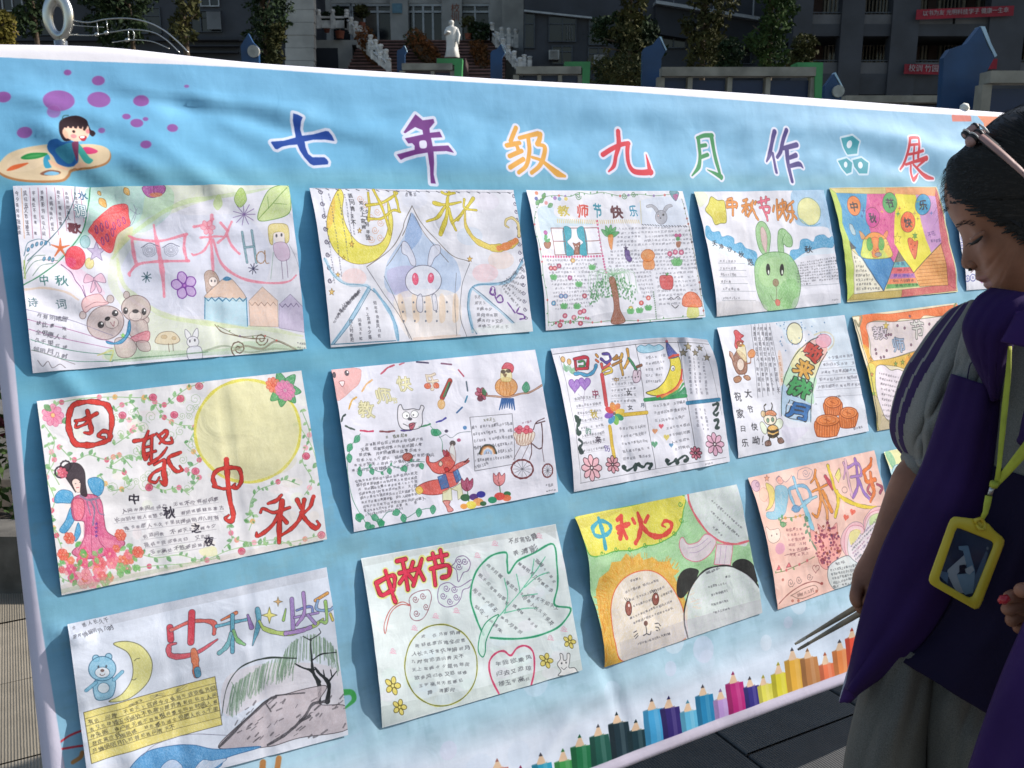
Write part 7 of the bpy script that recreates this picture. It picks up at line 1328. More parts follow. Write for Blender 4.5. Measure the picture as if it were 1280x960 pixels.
def right_building():
    Y = 36; root = empty('corridor_building', (at(1130,50, Y).x, Y, 0), 0, 'three storey classroom building with open corridors, railings and red slogans on the right', 'building')
    pbox('back_wall', 998,-220,1500,260, Y + 2.5,6, M_['conc'], root)
    # storeys: beam, parapet, doors
    for yb, yt in ((92,118), (30,45), (-60,-46)): pbox('floor_beam', 1000, yb, 1500, yt, Y, 3, M_['dark'], root)
    for x in (1000,1062,1128,1255,1330,1420): pbox('column', x, -220, x + 7,260, Y - .05, .5, M_['dark'], root, .05)
    for yb in (78,18):
        for i, (x0, x1) in enumerate(((1008,1061), (1070,1127), (1137,1192), (1194,1254), (1264,1329))): pbox('parapet', x0, yb, x1, yb + 14, Y, .25, M_['conc'], root, -.02)
        pbox('handrail', 1005, yb - 3,1420, yb - 2, Y, .1, M_['rail'], root)
        mb = MB(); zt = at(1000, yb - 2, Y).z; zb = at(1000, yb + 1, Y).z
        for i in range(90): X = at(1006,50, Y).x + i * .16; mb.box((X, Y + .05, (zt + zb) / 2), (.025, .03, zt - zb))
        tag(mb.build('rail_bars', M_['rail'], root), kind='stuff')
    for y0, y1 in ((46,84), (-22,22)):
        for x0, x1, d in ((1014,1030,1), (1034,1056,0), (1073,1092,0), (1094,1113,0), (1136,1151,1), (1158,1173,1), (1178,1200,0), (1206,1222,1), (1230,1250,0), (1268,1290,0), (1300,1320,1)):
            if d: pbox('door', x0, y0, x1, y1 + 8, Y + 2.4, .1, M_['door'], root); pbox('door_frame', x0 - 2.5, y0 - 2, x0 - .2, y1 + 8, Y + 2.4, .1, M_['wall2'], root, .05); pbox('door_frame', x1 + .2, y0 - 2, x1 + 2.5, y1 + 8, Y + 2.4, .1, M_['wall2'], root, .05)
            else:
                pbox('wall_panel', x0 - 2, y0 - 2, x1 + 2, y1 + 6, Y + 2.42, .1, M_['wall2'], root); w = window(root, x0, y0 + 2, x1, y1 - 6, Y + 2.3,4, 'wall2', t=.8)
    for i, (x0, y0, x1, y1, tx_, n) in enumerate(((1146,12,1268,7, '以书为友 光明科技学子 健康一生幸', 0), (1131,80,1178,81, '校训 竹园', 1))):
        rb = empty('slogan_banner', at((x0 + x1) / 2, y0, Y - .3), 0,['long red cloth slogan with white characters on the upper corridor', 'short red cloth slogan with white characters on the lower corridor'][i], 'slogan banner')
        p = at(x0, y0, Y - .28); q = at(x1, y1, Y - .28); h = 11 / FPX * Y; MB().prism([p, q, q - Vector((0,0, h)), p - Vector((0,0, h))], (0, .03,0)).build('cloth', M_['red'], rb)
        o = text(rb, tx_, (x0 + x1) / 2, (y0 + y1) / 2 + 5.5,6.2 if n == 0 else 8, Y - .30, M_['wtxt']); o.rotation_euler = (R(90), -math.atan2(q.z - p.z, q.x - p.x), 0)
    rb = empty('slogan_banner', at(1245,85, Y), 0, 'red cloth slogan end showing behind the big blue board post', 'slogan banner'); p = at(1236,80, Y - .28); MB().box(p, (.6, .03, .36)).build('cloth', M_['red'], rb)
right_building()
# notice boards with blue arrow-shaped posts
def arrow_post(x0, x1, yt, yb, Y, label, disc=False, grp='blue arrow-headed posts of the notice boards'):
    "thick blue board cut to a point, its pale edge towards the sun"
    w = x1 - x0; zs = lambda x, y: at(x, y, Y); base = empty('board_post', (zs((x0 + x1) / 2, yb, ).x, Y, 0), 0, label, 'board post', grp)
    P = [zs(x0, yb + 60), zs(x0, yt + w * .62), zs(x0 + w * .12, yt + w * .45), zs(x0 + w * .45, yt + w * .34), zs(x0 + w * .72, yt), zs(x0 + w * .86, yt + w * .38), zs(x1, yt + w * .62), zs(x0 + w * .82, yt + w * .95), zs(x0 + w * .80, yb + 60)]
    P[0].z = 0; P[-1].z = 0; MB().prism(P, (0, .10,0)).build('panel', M_['blue'], base)
    e = w / FPX * Y; q = MB(); off = Vector((.012,-.0, .012)); q.prism([P[4] + off * .2, P[5] + off, P[6] + off * .4, P[6] + Vector((e * .05,0, .02)), P[5] + Vector((e * .07,0, .02)), P[4] + Vector((e * .09,0,0))], (0, .12,0)); q.build('edge_strip', M_['edge'], base)
    return base
def board(x0, x1, yt, Y, divs, label, green=True, grp='outdoor notice boards'):
    a = at(x0, yt, Y); b = at(x1, yt, Y); h = a.z; root = empty('notice_board', ((a.x + b.x) / 2, Y, 0), 0, label, 'notice board', grp)
    MB().box(((a.x + b.x) / 2, Y, h - .055), (b.x - a.x, .22, .11)).build('top_beam', M_['rim'], root)
    for i, f in enumerate([0] + divs + [1]):
        x = a.x + (b.x - a.x) * f; wd = .09 if f in (0,1) else .06; MB().box((x, Y + .01, h / 2 - .06), (wd, .15, h - .12)).build('upright', M_['rim'], root)
    fs = [0] + divs + [1]
    for i in range(len(fs) - 1): xa = a.x + (b.x - a.x) * fs[i] + .045; xb = a.x + (b.x - a.x) * fs[i + 1] - .045; MB().box(((xa + xb) / 2, Y + .05, h - .95), (xb - xa, .05,1.6)).build('display_panel', M_['blue2'], root)
    if green:
        P = [at(x1 - 20, yt - 7, Y - .1), at(x1 + 12, yt - 7, Y - .1), at(x1 + 6, yt + 140, Y - .1), at(x1 + 1, yt + 140, Y - .1), at(x1 + 2, yt + 1, Y - .1), at(x1 - 20, yt + 1, Y - .1)]
        MB().prism(P, (0, .3,0)).build('green_end', M_['green'], root)
board(1232,1420,90,9.2,[.45], 'near notice board with pale frame above the girl\'s head', False)
arrow_post(1180,1243,33,135,9.6, 'largest blue arrow-headed post at the upper right')
board(826,1017,85,12.5,[.19, .45, .70], 'long notice board with green end in the middle distance'); arrow_post(803,832,46,108,12.8, 'blue arrow-headed post left of the long notice board')
board(645,726,84,15,[.36, .68], 'shorter notice board with green end left of the trees'); arrow_post(613,631,55,98,15.2, 'blue arrow-headed post in front of the right stair rail')
board(503,566,80,17,[.6], 'distant notice board in front of the steps'); arrow_post(496,508,57,88,17.2, 'blue arrow-headed post in front of the steps')
board(1055,1184,120,16,[.14, .6], 'low far notice board seen over the banner top at the right', False)
def clock_post(x, y, r, Y, label):
    p = at(x, y, Y); k = r / FPX * Y; root = empty('sign_post', (p.x, Y, 0), 0, label, 'sign', 'small blue signs with round discs'); P = [p + Vector((a * k, 0, b * k)) for a, b in ((-1.1,-1.6), (-1.5, .6), (-.1,2.6), (.6,1.2), (1.5, .3), (.9,-1.6))]
    P[0].z = 0; P[-1].z = 0; MB().prism(P, (0, .12,0)).build('panel', M_['blue'], root); q = p + Vector((k * .7,-.05,-k * .3)); MB().tube([q, q + Vector((0, .08,0))], k * 1.0,18).build('disc', mat('disc', (.36, .36, .33), .6,0, .25,6), root)
    if x > 900: MB().prism([P[2], P[2] + Vector((k * .25,0, .02)), P[4] + Vector((k * .2,0,0)), P[4]], (0, .13,0)).build('edge_strip', M_['edge'], root)
clock_post(312,62,7,22, 'small blue pointed sign with a round disc left of the entrance'); clock_post(1042,112,7,14, 'small blue pointed sign with a round disc right of the green board end')
# polished steel sculpture
def sculpture():
    Y = 14; c = at(73,22, Y); k = Y / FPX; root = empty('steel_sculpture', (c.x, Y, 0), 0, 'polished steel sculpture of a loop with musical staff lines behind the banner', 'sculpture')
    V = []; F = []; n = 48; m = 10
    for i in range(n):
        a = i * 2 * math.pi / n; cx, cz = math.sin(a) * 15.5 + math.sin(a) ** 3 * 3, math.cos(a) * 29 + 2; ix, iz = math.sin(a) * 6.0, math.cos(a) * 14 - (1.5)
        for j in range(m):
            b = j * 2 * math.pi / m; f = .5 + .5 * math.cos(b); x = ix + (cx - ix) * f; z = iz + (cz - iz) * f; V.append((c.x + (x + .02 * z) * k, Y + math.sin(b) * 5 * k, c.z + z * k))
    for i in range(n):
        for j in range(m): F.append((i * m + j, ((i + 1) % n) * m + j, ((i + 1) % n) * m + (j + 1) % m, i * m + (j + 1) % m))
    pydata('loop', V, F, M_['steel'], root, True)
    MB().tube([(c.x, Y, 0), (c.x, Y, c.z - 26 * k)], .09,12).build('post', M_['steel'], root, True)
    def ln(pts, r): MB().tube([tuple(at(x, y, Y)) for x, y in spline(np.array(pts, float).reshape(-1,2), False, 6)], r * k, 7).build('staff_line', M_['steel'], root, True)
    ln([88,25,110,28,132,24,160,23,185,28,205,38,222,52,236,66], .75); ln([84,43,115,44,140,40,165,37,190,40,208,50,225,66], .6); ln([84,31,110,33,130,34], .4); ln([140,53,165,50,190,52,212,61], .5)
    for x0, y0, x1, y1 in ((121,28,123,43), (133,25,135,41), (160,36,161,50)):
        nt = MB().tube([tuple(at(x0, y0, Y)), tuple(at(x1, y1, Y))], .5 * k, 6); p = at(x1 - 2, y1, Y); nt.tube([p + Vector((-2.6 * k, 0,-.4 * k)), p + Vector((-1.5 * k, 0,-.2 * k)), p + Vector((1.5 * k, 0, .3 * k)), p + Vector((2.6 * k, 0, .5 * k))],[.5 * k, 2.2 * k, 2.2 * k, .5 * k],8); nt.build('note', M_['steel'], root, True)
    ln([161,36,166,38,168,44,167,49], .7)
sculpture()
# trees and shrubs
tree('yellow-green shrub at the far left above the banner', 6,22,60,13,22, LF[2], n=1300, size=.05, cat='shrub', name='shrub')
tree('thin tree with sparse crown between the sculpture and the wall', 232,-60,50,22,19, LF[1], n=1500, size=.08)
tree('dark leafy tree behind the steel sculpture', 165,-40,40,32,46, LF[3], n=3600, size=.13)
tree('dim tree at the left edge of the classroom building', 45,-60,40,30,26, LF[3], n=1800, size=.12)
tree('tall ivy-covered tree beside the stone pier', 333,-90,76,26,30, LF[3], n=4600, size=.085)
tree('climbing shrub with yellowish leaves under the ivy tree', 345,34,76,25.6,13, LF[1], n=900, size=.07, cat='shrub', name='shrub', trunk=False)
tree('tall tree with drooping branches between the notice boards', 788,-60,66,27,24, LF[1], n=2200, size=.10)
tree('dark broad tree crown between the notice boards', 786,34,92,27.5,42, LF[3], n=4200, size=.11)
tree('low hedge with pinkish twigs between the notice boards', 782,82,108,24,42, LF[1], n=1400, size=.08, cat='shrub', name='shrub', trunk=False)
tree('slim tree behind the long notice board', 878,-70,84,26,30, LF[1], n=3400, size=.10)
tree('tree with bright leaf tips behind the green board end', 962,-80,80,25,28, LF[0], n=4200, size=.09)
tree('rounded bush in front of the tree trunks', 916,55,84,23,18, LF[3], n=1500, size=.08, cat='shrub', name='shrub', trunk=False)
tree('spreading bush right of the bright tree', 1005,52,84,23,20, LF[1], n=1500, size=.08, cat='shrub', name='shrub', trunk=False)
# ------------------------------------------------------------------ the girl at the right, looking down at the drawings
GD = 1.10                                   # metres in front of the camera
SKIN = mat('skin', (.30, .128, .076), .52,0, .16,26, .35,420, .0006, .3)
LIP = mat('lips', (.27, .085, .07), .45,0, .1,30)
HAIR = mat('black_hair', (.011, .008, .007), .5,0, .5,6, .6,130, .001, .25, stretch=(1,1, .12))
JP = mat('purple_jersey', (.028, .010, .068), .9,0, .18,7, .35,420, .0006, .2); JP2 = mat('purple_cuff', (.040, .014, .090), .9,0, .15,7, .3,420, .0006, .2)
SH = mat('dark_polo', (.014, .009, .032), .9,0, .2,6, .3,500, .0005, .2)
JG = mat('grey_jersey', (.205, .198, .182), .9,0, .22,900, .45,700, .0006, .2); TG = mat('grey_trousers', (.125, .120, .108), .92,0, .25,900, .5,300, .0008, .2)
LIN = mat('pale_lining', (.34, .35, .42), .85,0, .12,9)
def patch(name, L, Rr, ms, parent, nu=24, nv=40, bulge=.03, folds=0., seed=0, thick=.0025, fdir=(1, .3), mfun=None, freq=9, drape=None):
    "cloth panel between a left and a right edge, both lists of (pixel x, pixel y, metres ahead)"
    Ls = spline(np.array(L, float), False, 10); Rs = spline(np.array(Rr, float), False, 10)
    ip = lambda P, t: np.array([np.interp(t * (len(P) - 1), range(len(P)), P[:, k]) for k in range(3)])
    V = []; F = []; 
    for j in range(nv + 1):
        t = j / nv; a, b = ip(Ls, t), ip(Rs, t)
        for i in range(nu + 1):
            u = i / nu; p = a * (1 - u) + b * u; d = p[2] - bulge * math.sin(math.pi * u) ** .7
            if folds:
                q = (u * fdir[0] + t * fdir[1]) * freq; d += folds * (mnoise.noise(Vector((q, t * 2.2 * fdir[0], seed))) + .6 * mnoise.noise(Vector((q * 2.1, t * 3, seed + 5.))))
            if drape: d += drape(u, t)
            V.append(atd(p[0], p[1], d))
    for j in range(nv):
        for i in range(nu): k = j * (nu + 1) + i; F.append((k, k + 1, k + nu + 2, k + nu + 1))
    o = pydata(name, V, F, None, parent, True)
    for m in (ms if isinstance(ms, list) else [ms]): o.data.materials.append(m)
    if mfun:
        for f in o.data.polygons: i = f.index % nu; j = f.index // nu; f.material_index = mfun((i + .5) / nu, (j + .5) / nv)
    s = o.modifiers.new('thickness', 'SOLIDIFY'); s.thickness = thick; s.offset = -1
    return o
def sm(e0, e1, x): x = max(0, min(1, (x - e0) / (e1 - e0))); return x * x * (3 - 2 * x)
HC = (1292,262)                           # head centre in the picture
PROF = [(1182,225), (1180.5,240), (1182,256), (1187,270), (1194,282), (1199,290), (1202.5,299), (1203.5,308), (1202.5,320), (1201.5,328), (1204,334.5), (1211,337), (1218.5,338), (1219,344), (1219.5,349), (1224,351.5), (1229,353.5), (1229.5,357.5), (1234,361.5), (1238,364.5), (1241,370), (1249,376.5), (1260,379.5), (1275,381), (1292,377), (1312,366), (1335,350), (1362,335), (1390,318), (1404,285), (1405,245), (1394,200), (1368,160), (1330,138), (1285,134), (1245,150), (1210,178), (1190,203)]
SMO = [(1184,225), (1184,240), (1186,256), (1190,270), (1196,282), (1202,291), (1208,300), (1213,308), (1218,318), (1221,326), (1224,333), (1227,338), (1229,342), (1231,346), (1233,349.5), (1235,352), (1237,355), (1239,358.5), (1241,362), (1244,366), (1247,371), (1254,376.5), (1263,379.5)]
SMO = SMO + PROF[len(SMO):]
HW = .078
def slice_s(w): return max(.02,1 - abs(w) ** 2.3) ** (1 / 2.15)
def head_pt(i, w, k=1., P=PROF):
    f = math.exp(-(w / .17) ** 2) if i < 13 else math.exp(-(w / .25) ** 2)
    px = SMO[i][0] + (P[i][0] - SMO[i][0]) * f; py = SMO[i][1] + (P[i][1] - SMO[i][1]) * f; s = slice_s(w) * k
    s2 = s
    if 2 < i < 8: s2 = s * (1 - .030 * math.exp(-((w - .0) / .9) ** 2) * 0)
    x = HC[0] + (px - HC[0]) * s2; y = HC[1] + (py - HC[1]) * s2
    if i in (4,5,6,7): x += 5.0 * math.exp(-((abs(w) - .42) / .16) ** 2) * (1 - abs(i - 5.8) / 3)      # eye socket
    if i in (8,9,10,11): x -= 2.5 * math.exp(-((abs(w) - .60) / .2) ** 2)                                   # cheek
    return atd(x, y, GD + w * HW * k)
def head_surf(px, py, k=1.02):
    "nearest point of the head's shell seen at this pixel"
    a = math.atan2(py - HC[1], px - HC[0]); best = 0
    P = np.array(PROF if k < 1.05 else PROF) - HC; an = np.arctan2(P[:, 1], P[:, 0]); d = np.abs((an - a + math.pi) % (2 * math.pi) - math.pi); o = np.argsort(d)[:2]
    Rr = np.hypot(*P[o].T).mean() * k; s = min(.985, math.hypot(px - HC[0], py - HC[1]) / Rr); w = (1 - s ** 2.15) ** (1 / 2.3)
    return atd(px, py, GD - w * HW * k)
def head_mesh(bm):
    ws = [math.sin(math.pi / 2 * t) for t in np.linspace(-1,1,45)]; P = PROF; n = len(P)
    sp = []                                                     # refine the profile
    idx = np.linspace(0, n, n * 3, endpoint=False); vs = []
    for w in ws:
        ring = np.array([tuple(head_pt(i, w)) for i in range(n)]); ring = spline(ring, True, 3); vs.append([bm.verts.new(p) for p in ring])
    m = len(vs[0])
    for j in range(len(ws) - 1):
        for i in range(m):
            f = bm.faces.new((vs[j][i], vs[j][(i + 1) % m], vs[j + 1][(i + 1) % m], vs[j + 1][i])); f.smooth = True
            if 13.2 * 3 < i < 17.6 * 3 and abs(ws[j]) < .40: f.material_index = 1
    for e in (0,-1):
        f = bm.faces.new(vs[e] if e else vs[e][::-1]); f.smooth = True
def tube_mesh(bm, pts, rads, n=14, flat=1.0, mi=0):
    m = MB(); m.tube(pts, rads, n); vs = [bm.verts.new(v) for v in m.v]
    for f in m.f:
        try: g = bm.faces.new([vs[i] for i in f]); g.smooth = True; g.material_index = mi
        except ValueError: pass
def skin_limb(name, nodes, edges, root=0, sub=2):
    "limb grown round connected joints; returns its evaluated mesh"
    me = bpy.data.meshes.new(name); me.from_pydata([tuple(n[0]) for n in nodes], edges, []); o = bpy.data.objects.new(name, me); sc.collection.objects.link(o)
    md = o.modifiers.new('skin', 'SKIN'); md.use_smooth_shade = True
    if not me.skin_vertices: 
        o.data.update()
    for i, nd in enumerate(nodes):
        r = nd[1]; sv = me.skin_vertices[0].data[i]; sv.radius = (r, r) if not isinstance(r, tuple) else r; sv.use_root = (i == root)
    s = o.modifiers.new('sub', 'SUBSURF'); s.levels = sub; s.render_levels = sub
    dg = bpy.context.evaluated_depsgraph_get(); dg.update(); e = bpy.data.meshes.new_from_object(o.evaluated_get(dg)); bpy.data.objects.remove(o); return e
def build_girl():
    base = atd(1290,700, GD); root = empty('person', (base.x, base.y, 0), 0, 'girl in purple and grey school jacket bending her head to look at the drawings', 'person')
    A = lambda x, y, d: atd(x, y, d)
    bm = bmesh.new(); head_mesh(bm)
    # neck and trunk under the clothes
    tube_mesh(bm, [A(1300,330,1.12), A(1312,380,1.14), A(1322,430,1.16)],[.052, .050, .062],18)
    P = [A(1310,425,1.17), A(1300,520,1.17), A(1280,640,1.16), A(1262,760,1.16), A(1250,860,1.17)]; tube_mesh(bm, P, [.08, .115, .105, .10, .11],20)
    # ear
    e = head_surf(1316,292); tube_mesh(bm, [e + Vector((-.004,0, .028)), e + Vector((.010,-.006, .018)), e + Vector((.012,-.007,0)), e + Vector((.002,-.004,-.020))],[.006, .009, .008, .006],10)
    # nose wing and eyelid
    h = head_surf(1221,331); 
    w = A(1217.5,331, GD - .012); tube_mesh(bm, [w + Vector((-.006, .003, .002)), w, w + Vector((.006, .004, .001))],[.003, .0062, .003],12)
    # right arm (far side, towards the banner) with the hand that holds the sticks
    el = A(1160,572,1.20); wr = A(1106,690,1.17)
    nodes = [(el, .036), (A(1140,618,1.19), .034), (A(1122,656,1.18), .028), (wr, .023), (A(1094,710,1.165), .023), (A(1084,726,1.16), .022)]
    edges = [(0,1), (1,2), (2,3), (3,4), (4,5)]
    def fing(rootn, pts, r0, r1):
        k = rootn
        for i, p in enumerate(pts): nodes.append((A(*p), r0 + (r1 - r0) * i / max(1, len(pts) - 1))); edges.append((k, len(nodes) - 1)); k = len(nodes) - 1
    fing(5,[(1072,734,1.140), (1068,748,1.130), (1074,761,1.128)], .0086, .0070)          # index, bent over the sticks
    fing(5,[(1076,740,1.152), (1073,756,1.142), (1080,768,1.138)], .0088, .0072)
    fing(5,[(1081,744,1.166), (1080,760,1.160), (1087,771,1.152)], .0084, .0068)
    fing(5,[(1087,744,1.178), (1088,759,1.176), (1094,769,1.166)], .0076, .0060)
    fing(5,[(1092,738,1.138), (1088,750,1.126), (1081,758,1.120)], .0096, .0076)          # thumb
    me = skin_limb('arm', nodes, edges, 0); bm.from_mesh(me); bpy.data.meshes.remove(me)
    # left forearm and hand, mostly beyond the right edge of the picture
    nodes = [(A(1392,760,1.02), .036), (A(1350,768, .99), .030), (A(1318,765, .97), (.022, .024)), (A(1300,762, .965), (.018, .027)), (A(1288,760, .96), (.015, .027))]; edges = [(0,1), (1,2), (2,3), (3,4)]
    fing(4,[(1276,746, .955), (1264,745, .948), (1257,750, .943)], .0088, .0068); fing(4,[(1273,757, .952), (1260,760, .945), (1256,768, .950)], .0088, .0070)
    fing(4,[(1275,768, .955), (1264,774, .950), (1262,781, .958)], .0082, .0066); fing(4,[(1280,778, .96), (1272,784, .956), (1272,790, .962)], .0072, .0058); fing(3,[(1292,742, .945), (1280,737, .935), (1270,740, .932)], .0098, .0076)
    me = skin_limb('arm', nodes, edges, 0); bm.from_mesh(me); bpy.data.meshes.remove(me)
    # legs down to the shoes
    for s, x in ((0,1228), (1,1300)):
        t = A(x, 880,1.15 + .03 * s); tube_mesh(bm, [t, Vector((t.x, t.y + .0, .48)), Vector((t.x, t.y + .02, .08))],[.07, .05, .035],14)
    for f in bm.faces:
        if f.material_index > 1: f.material_index = 0
    me = bpy.data.meshes.new('body'); bm.normal_update(); bm.to_mesh(me); bm.free(); body = link('body', me, SKIN, root); me.materials.append(LIP)
    for f in me.polygons: f.use_smooth = True
    # eye: closed-looking lid line with lashes, brow
    def arc(pts, k=1.0): return [head_surf(x, y, k) + Vector((0,0,0)) for x, y in pts]
    DK = mat('lash_black', (.012, .009, .008), .7)
    e1 = [A(1211.5,304, GD - .040), A(1216,304.5, GD - .047), A(1221,302, GD - .053), A(1226,298, GD - .0585), A(1229,294.5, GD - .061)]
    off = Vector((-.0035,-.0055,0)); MB().tube([p + off for p in e1],[.0007, .0017, .0021, .0017, .0007],8).build('eyelashes', DK, body, True)
    m = MB()
    for i, p in enumerate(e1): m.tube([p + off, p + off + Vector((-.004,-.002,-.0035 + .0006 * i))],[.0005, .0002],5)
    m.build('eyelashes', DK, body); MB().tube([p + Vector((-.001,-.003, .0052)) for p in e1],[.001, .0034, .0040, .0032, .001],10).build('eyelid', SKIN, body, True)
    b = [A(1193,283, GD - .016), A(1199,279.5, GD - .034), A(1204,278.2, GD - .043), A(1209,278.8, GD - .050), A(1214,281, GD - .056)]
    m = MB(); rs = random.Random(4)
    for i in range(60):
        t = rs.random() * 3.98; j = int(t); f = t - j; p = b[j].lerp(b[j + 1], f) + Vector((-.001,-.0045, rs.uniform(-.0022, .0022))); m.tube([p, p + Vector((.004,-.0003, .0015 + rs.uniform(-.001, .001)))],[.00028, .0001],4)
    m.build('eyebrow', DK, body)
    n = A(1213,337, GD - .008); MB().tube([n + Vector((-.002,0,0)), n + Vector((.002,-.0005,-.0003))],[.0018, .0016],8).build('nostril', DK, body, True)
    # hair cap, swept back from the brow
    HP = [(1182,226), (1183,216), (1184,205), (1189,197), (1197,191), (1206,183), (1216,173), (1228,163), (1243,150), (1260,140), (1280,133), (1310,129), (1345,136), (1378,158), (1402,192), (1416,235), (1418,285), (1408,330), (1380,352), (1350,362)]
    hn = len(HP); bm = bmesh.new(); ws = [math.sin(math.pi / 2 * t) for t in np.linspace(-.999, .999,71)]; rows = []
    C2 = (1296,258)
    lim = lambda x: np.interp(x, [1170,1182,1192,1210,1235,1255,1280,1300,1330,1370,1420],[226,228,232,242,257,270,288,300,325,350,365])
    for w in ws:
        s = slice_s(w); full = spline(np.array(HP, float), False, 6); r = []
        # continue the slice from the brow inwards so that the cap reaches its hairline on the side of the head
        for k in range(14,0,-1):
            a0 = full[0]; x = a0[0] + (k / 14) * 0; r.append(None)
        ring = []
        for px, py in full:
            x = C2[0] + (px - C2[0]) * s * 1.005; y = C2[1] + (py - C2[1]) * s * 1.005; ring.append((x, y))
        x0, y0 = ring[0]; xe, ye = ring[-1]; yl = float(lim(x0))
        front = [(x0, y0 + (max(y0, yl) - y0) * q) for q in (1, .75, .5, .25)] if yl > y0 else []
        back = [(xe + (1350 - xe) * .0, ye + (float(lim(xe)) - ye) * q) for q in (.33, .66,1)] if ye < lim(xe) else [(xe, ye)] * 3
        if not front: front = [(x0, y0)] * 4
        ring = front + ring + back
        st = 1 + .0 * s; rows.append([bm.verts.new(atd(x, y, GD + w * (HW + .010) + .0012 * mnoise.noise(Vector((y * .12, x * .05, w * 9))))) for x, y in ring])
    m = len(rows[0])
    for j in range(len(rows) - 1):
        for i in range(m - 1):
            try: f = bm.faces.new((rows[j][i], rows[j][i + 1], rows[j + 1][i + 1], rows[j + 1][i])); f.smooth = True
            except ValueError: pass
    # closing side walls down to the hairline (near side)
    me = bpy.data.meshes.new('hair'); bmesh.ops.recalc_face_normals(bm, faces=bm.faces); bm.to_mesh(me); bm.free(); hair = link('hair', me, HAIR, root)
    full_ = spline(np.array(HP + [(1300,372), (1230,300), (1190,262)], float), True, 6)
    def hsurf(px, py, e=.0):
        P = full_ - C2; a = math.atan2(py - C2[1], px - C2[0]); d = np.abs((np.arctan2(P[:, 1], P[:, 0]) - a + math.pi) % (2 * math.pi) - math.pi)
        Rr = np.hypot(*P[np.argsort(d)[:2]].T).mean() * 1.005; s = min(.992, math.hypot(px - C2[0], py - C2[1]) / Rr); w = (1 - s ** 2.15) ** (1 / 2.3); return atd(px, py, GD - w * (HW + .010) - e)
    # strands: over the side of the head to a ponytail, plus flyaway hairs at the brow
    rs = random.Random(8); V = []; F = []
    def strand(P, w0, w1):
        k = len(V)
        for i, p in enumerate(P): t = i / (len(P) - 1); ww = w0 + (w1 - w0) * t; V.extend([p + Vector((0,0, ww)), p - Vector((ww * .4,0, ww))])
        for i in range(len(P) - 1): F.append((k + 2 * i, k + 2 * i + 1, k + 2 * i + 3, k + 2 * i + 2))
    for i in range(4200):
        x = rs.uniform(1183,1330); y1 = float(lim(x)); yt = float(np.interp(x, [p[0] for p in HP[:12]],[p[1] for p in HP[:12]])) if x < 1310 else 131
        f = rs.random() ** .7 if rs.random() < .6 else 1.0; y = yt + (y1 - yt) * f + (rs.uniform(-5,10) + 16 * rs.random() ** 6) * (f > .9); y = max(yt + 3, y)
        tx, ty = 1385,300; P = []
        for k in range(6):
            t = k / 5 * rs.uniform(.5, .9); q = x + (tx - x) * t; r = y + (ty - y) * t - 26 * math.sin(math.pi * t) * (1 if y < 250 else .5); P.append(hsurf(q, max(r, 134), .0008 + rs.random() * .0035))
        strand(P, .00075, .0004)
    for i in range(420):
        y = rs.uniform(182,262); x = float(np.interp(y, [170,183,191,205,226,245,262],[1216,1206,1197,1185,1182,1181,1183])) + 3; w = rs.uniform(-.3, .25); p = atd(x, y, GD + w * HW); L_ = rs.uniform(.003, .022)
        strand([p, p + Vector((-L_ * .4,0,-L_ * .4)), p + Vector((-L_ * rs.uniform(.3, .8), rs.uniform(-.003, .003), -L_ * 1.2))], .00022, .0001)
    for i in range(520):
        t = rs.uniform(3,11.9); j = int(t); f = t - j; a = HP[j]; b_ = HP[min(j + 1, len(HP) - 1)]; x = a[0] + (b_[0] - a[0]) * f; y = a[1] + (b_[1] - a[1]) * f; w = rs.uniform(-.35, .3); p = atd(x + 2, y + 3, GD + w * HW)
        d = Vector((b_[0] - a[0],0, a[1] - b_[1])).normalized(); L_ = rs.uniform(.006, .03); nrm = Vector((-d.z, 0, d.x)); strand([p, p + d * L_ * .5 + nrm * rs.uniform(.001, .0045), p + d * L_ + nrm * rs.uniform(-.003, .005)], .0002, .0001)
    o = pydata('hair_strands', V, F, HAIR, hair); tag(o, kind='stuff'); o.data.materials.append(mat('hair_sheen', (.016, .011, .009), .45,0, .3,20, spec=.3))
    for f in o.data.polygons: f.material_index = 1 if (f.index // 5) % 5 == 0 else 0
    MB().tube([atd(1400,300,1.10), atd(1440,330,1.09), atd(1455,420,1.08), atd(1450,520,1.08)],[.03, .045, .04, .008],14).build('ponytail', HAIR, hair, True)
    # hair band with checked bow (worn: own thing)
    hb = empty('hair_band', head_surf(1240,195,1.08), 0, 'pink and black hair band with a small striped bow on the girl\'s head', 'hair band')
    PB = mat('band_pink', (.40, .23, .20), .55,0, .1,30); BK = mat('band_black', (.012, .010, .012), .5); WT = mat('band_white', (.6, .58, .56), .5)
    path = [(1216,166), (1226,172), (1238,182), (1252,194), (1266,207), (1280,220), (1296,236), (1310,254), (1322,275)]
    def ribbon(name, d0, d1, m, lift):
        V = []; F = []; pp = spline(np.array(path, float), False, 4)
        for i, (x, y) in enumerate(pp):
            q = pp[min(i + 1, len(pp) - 1)] - pp[max(0, i - 1)]; q = q / np.hypot(*q); nx, ny = -q[1], q[0]
            for d in (d0, d1): b_ = head_surf(x + nx * d, y + ny * d, 1.085); V.append(b_ + Vector((0,-lift, 0)))
        for i in range(len(pp) - 1): F.append((2 * i, 2 * i + 1,2 * i + 3,2 * i + 2))
        o = pydata(name, V, F, m, hb, True); s = o.modifiers.new('t', 'SOLIDIFY'); s.thickness = .003; s.offset = 0
    ribbon('band', -6,5.5, BK, .003); ribbon('band_face', -2.6,5.0, PB, .0060)
    d1 = Vector((atd(1213,184,1.08) - atd(1229,157,1.08))); c0 = atd(1219,168,1.062)
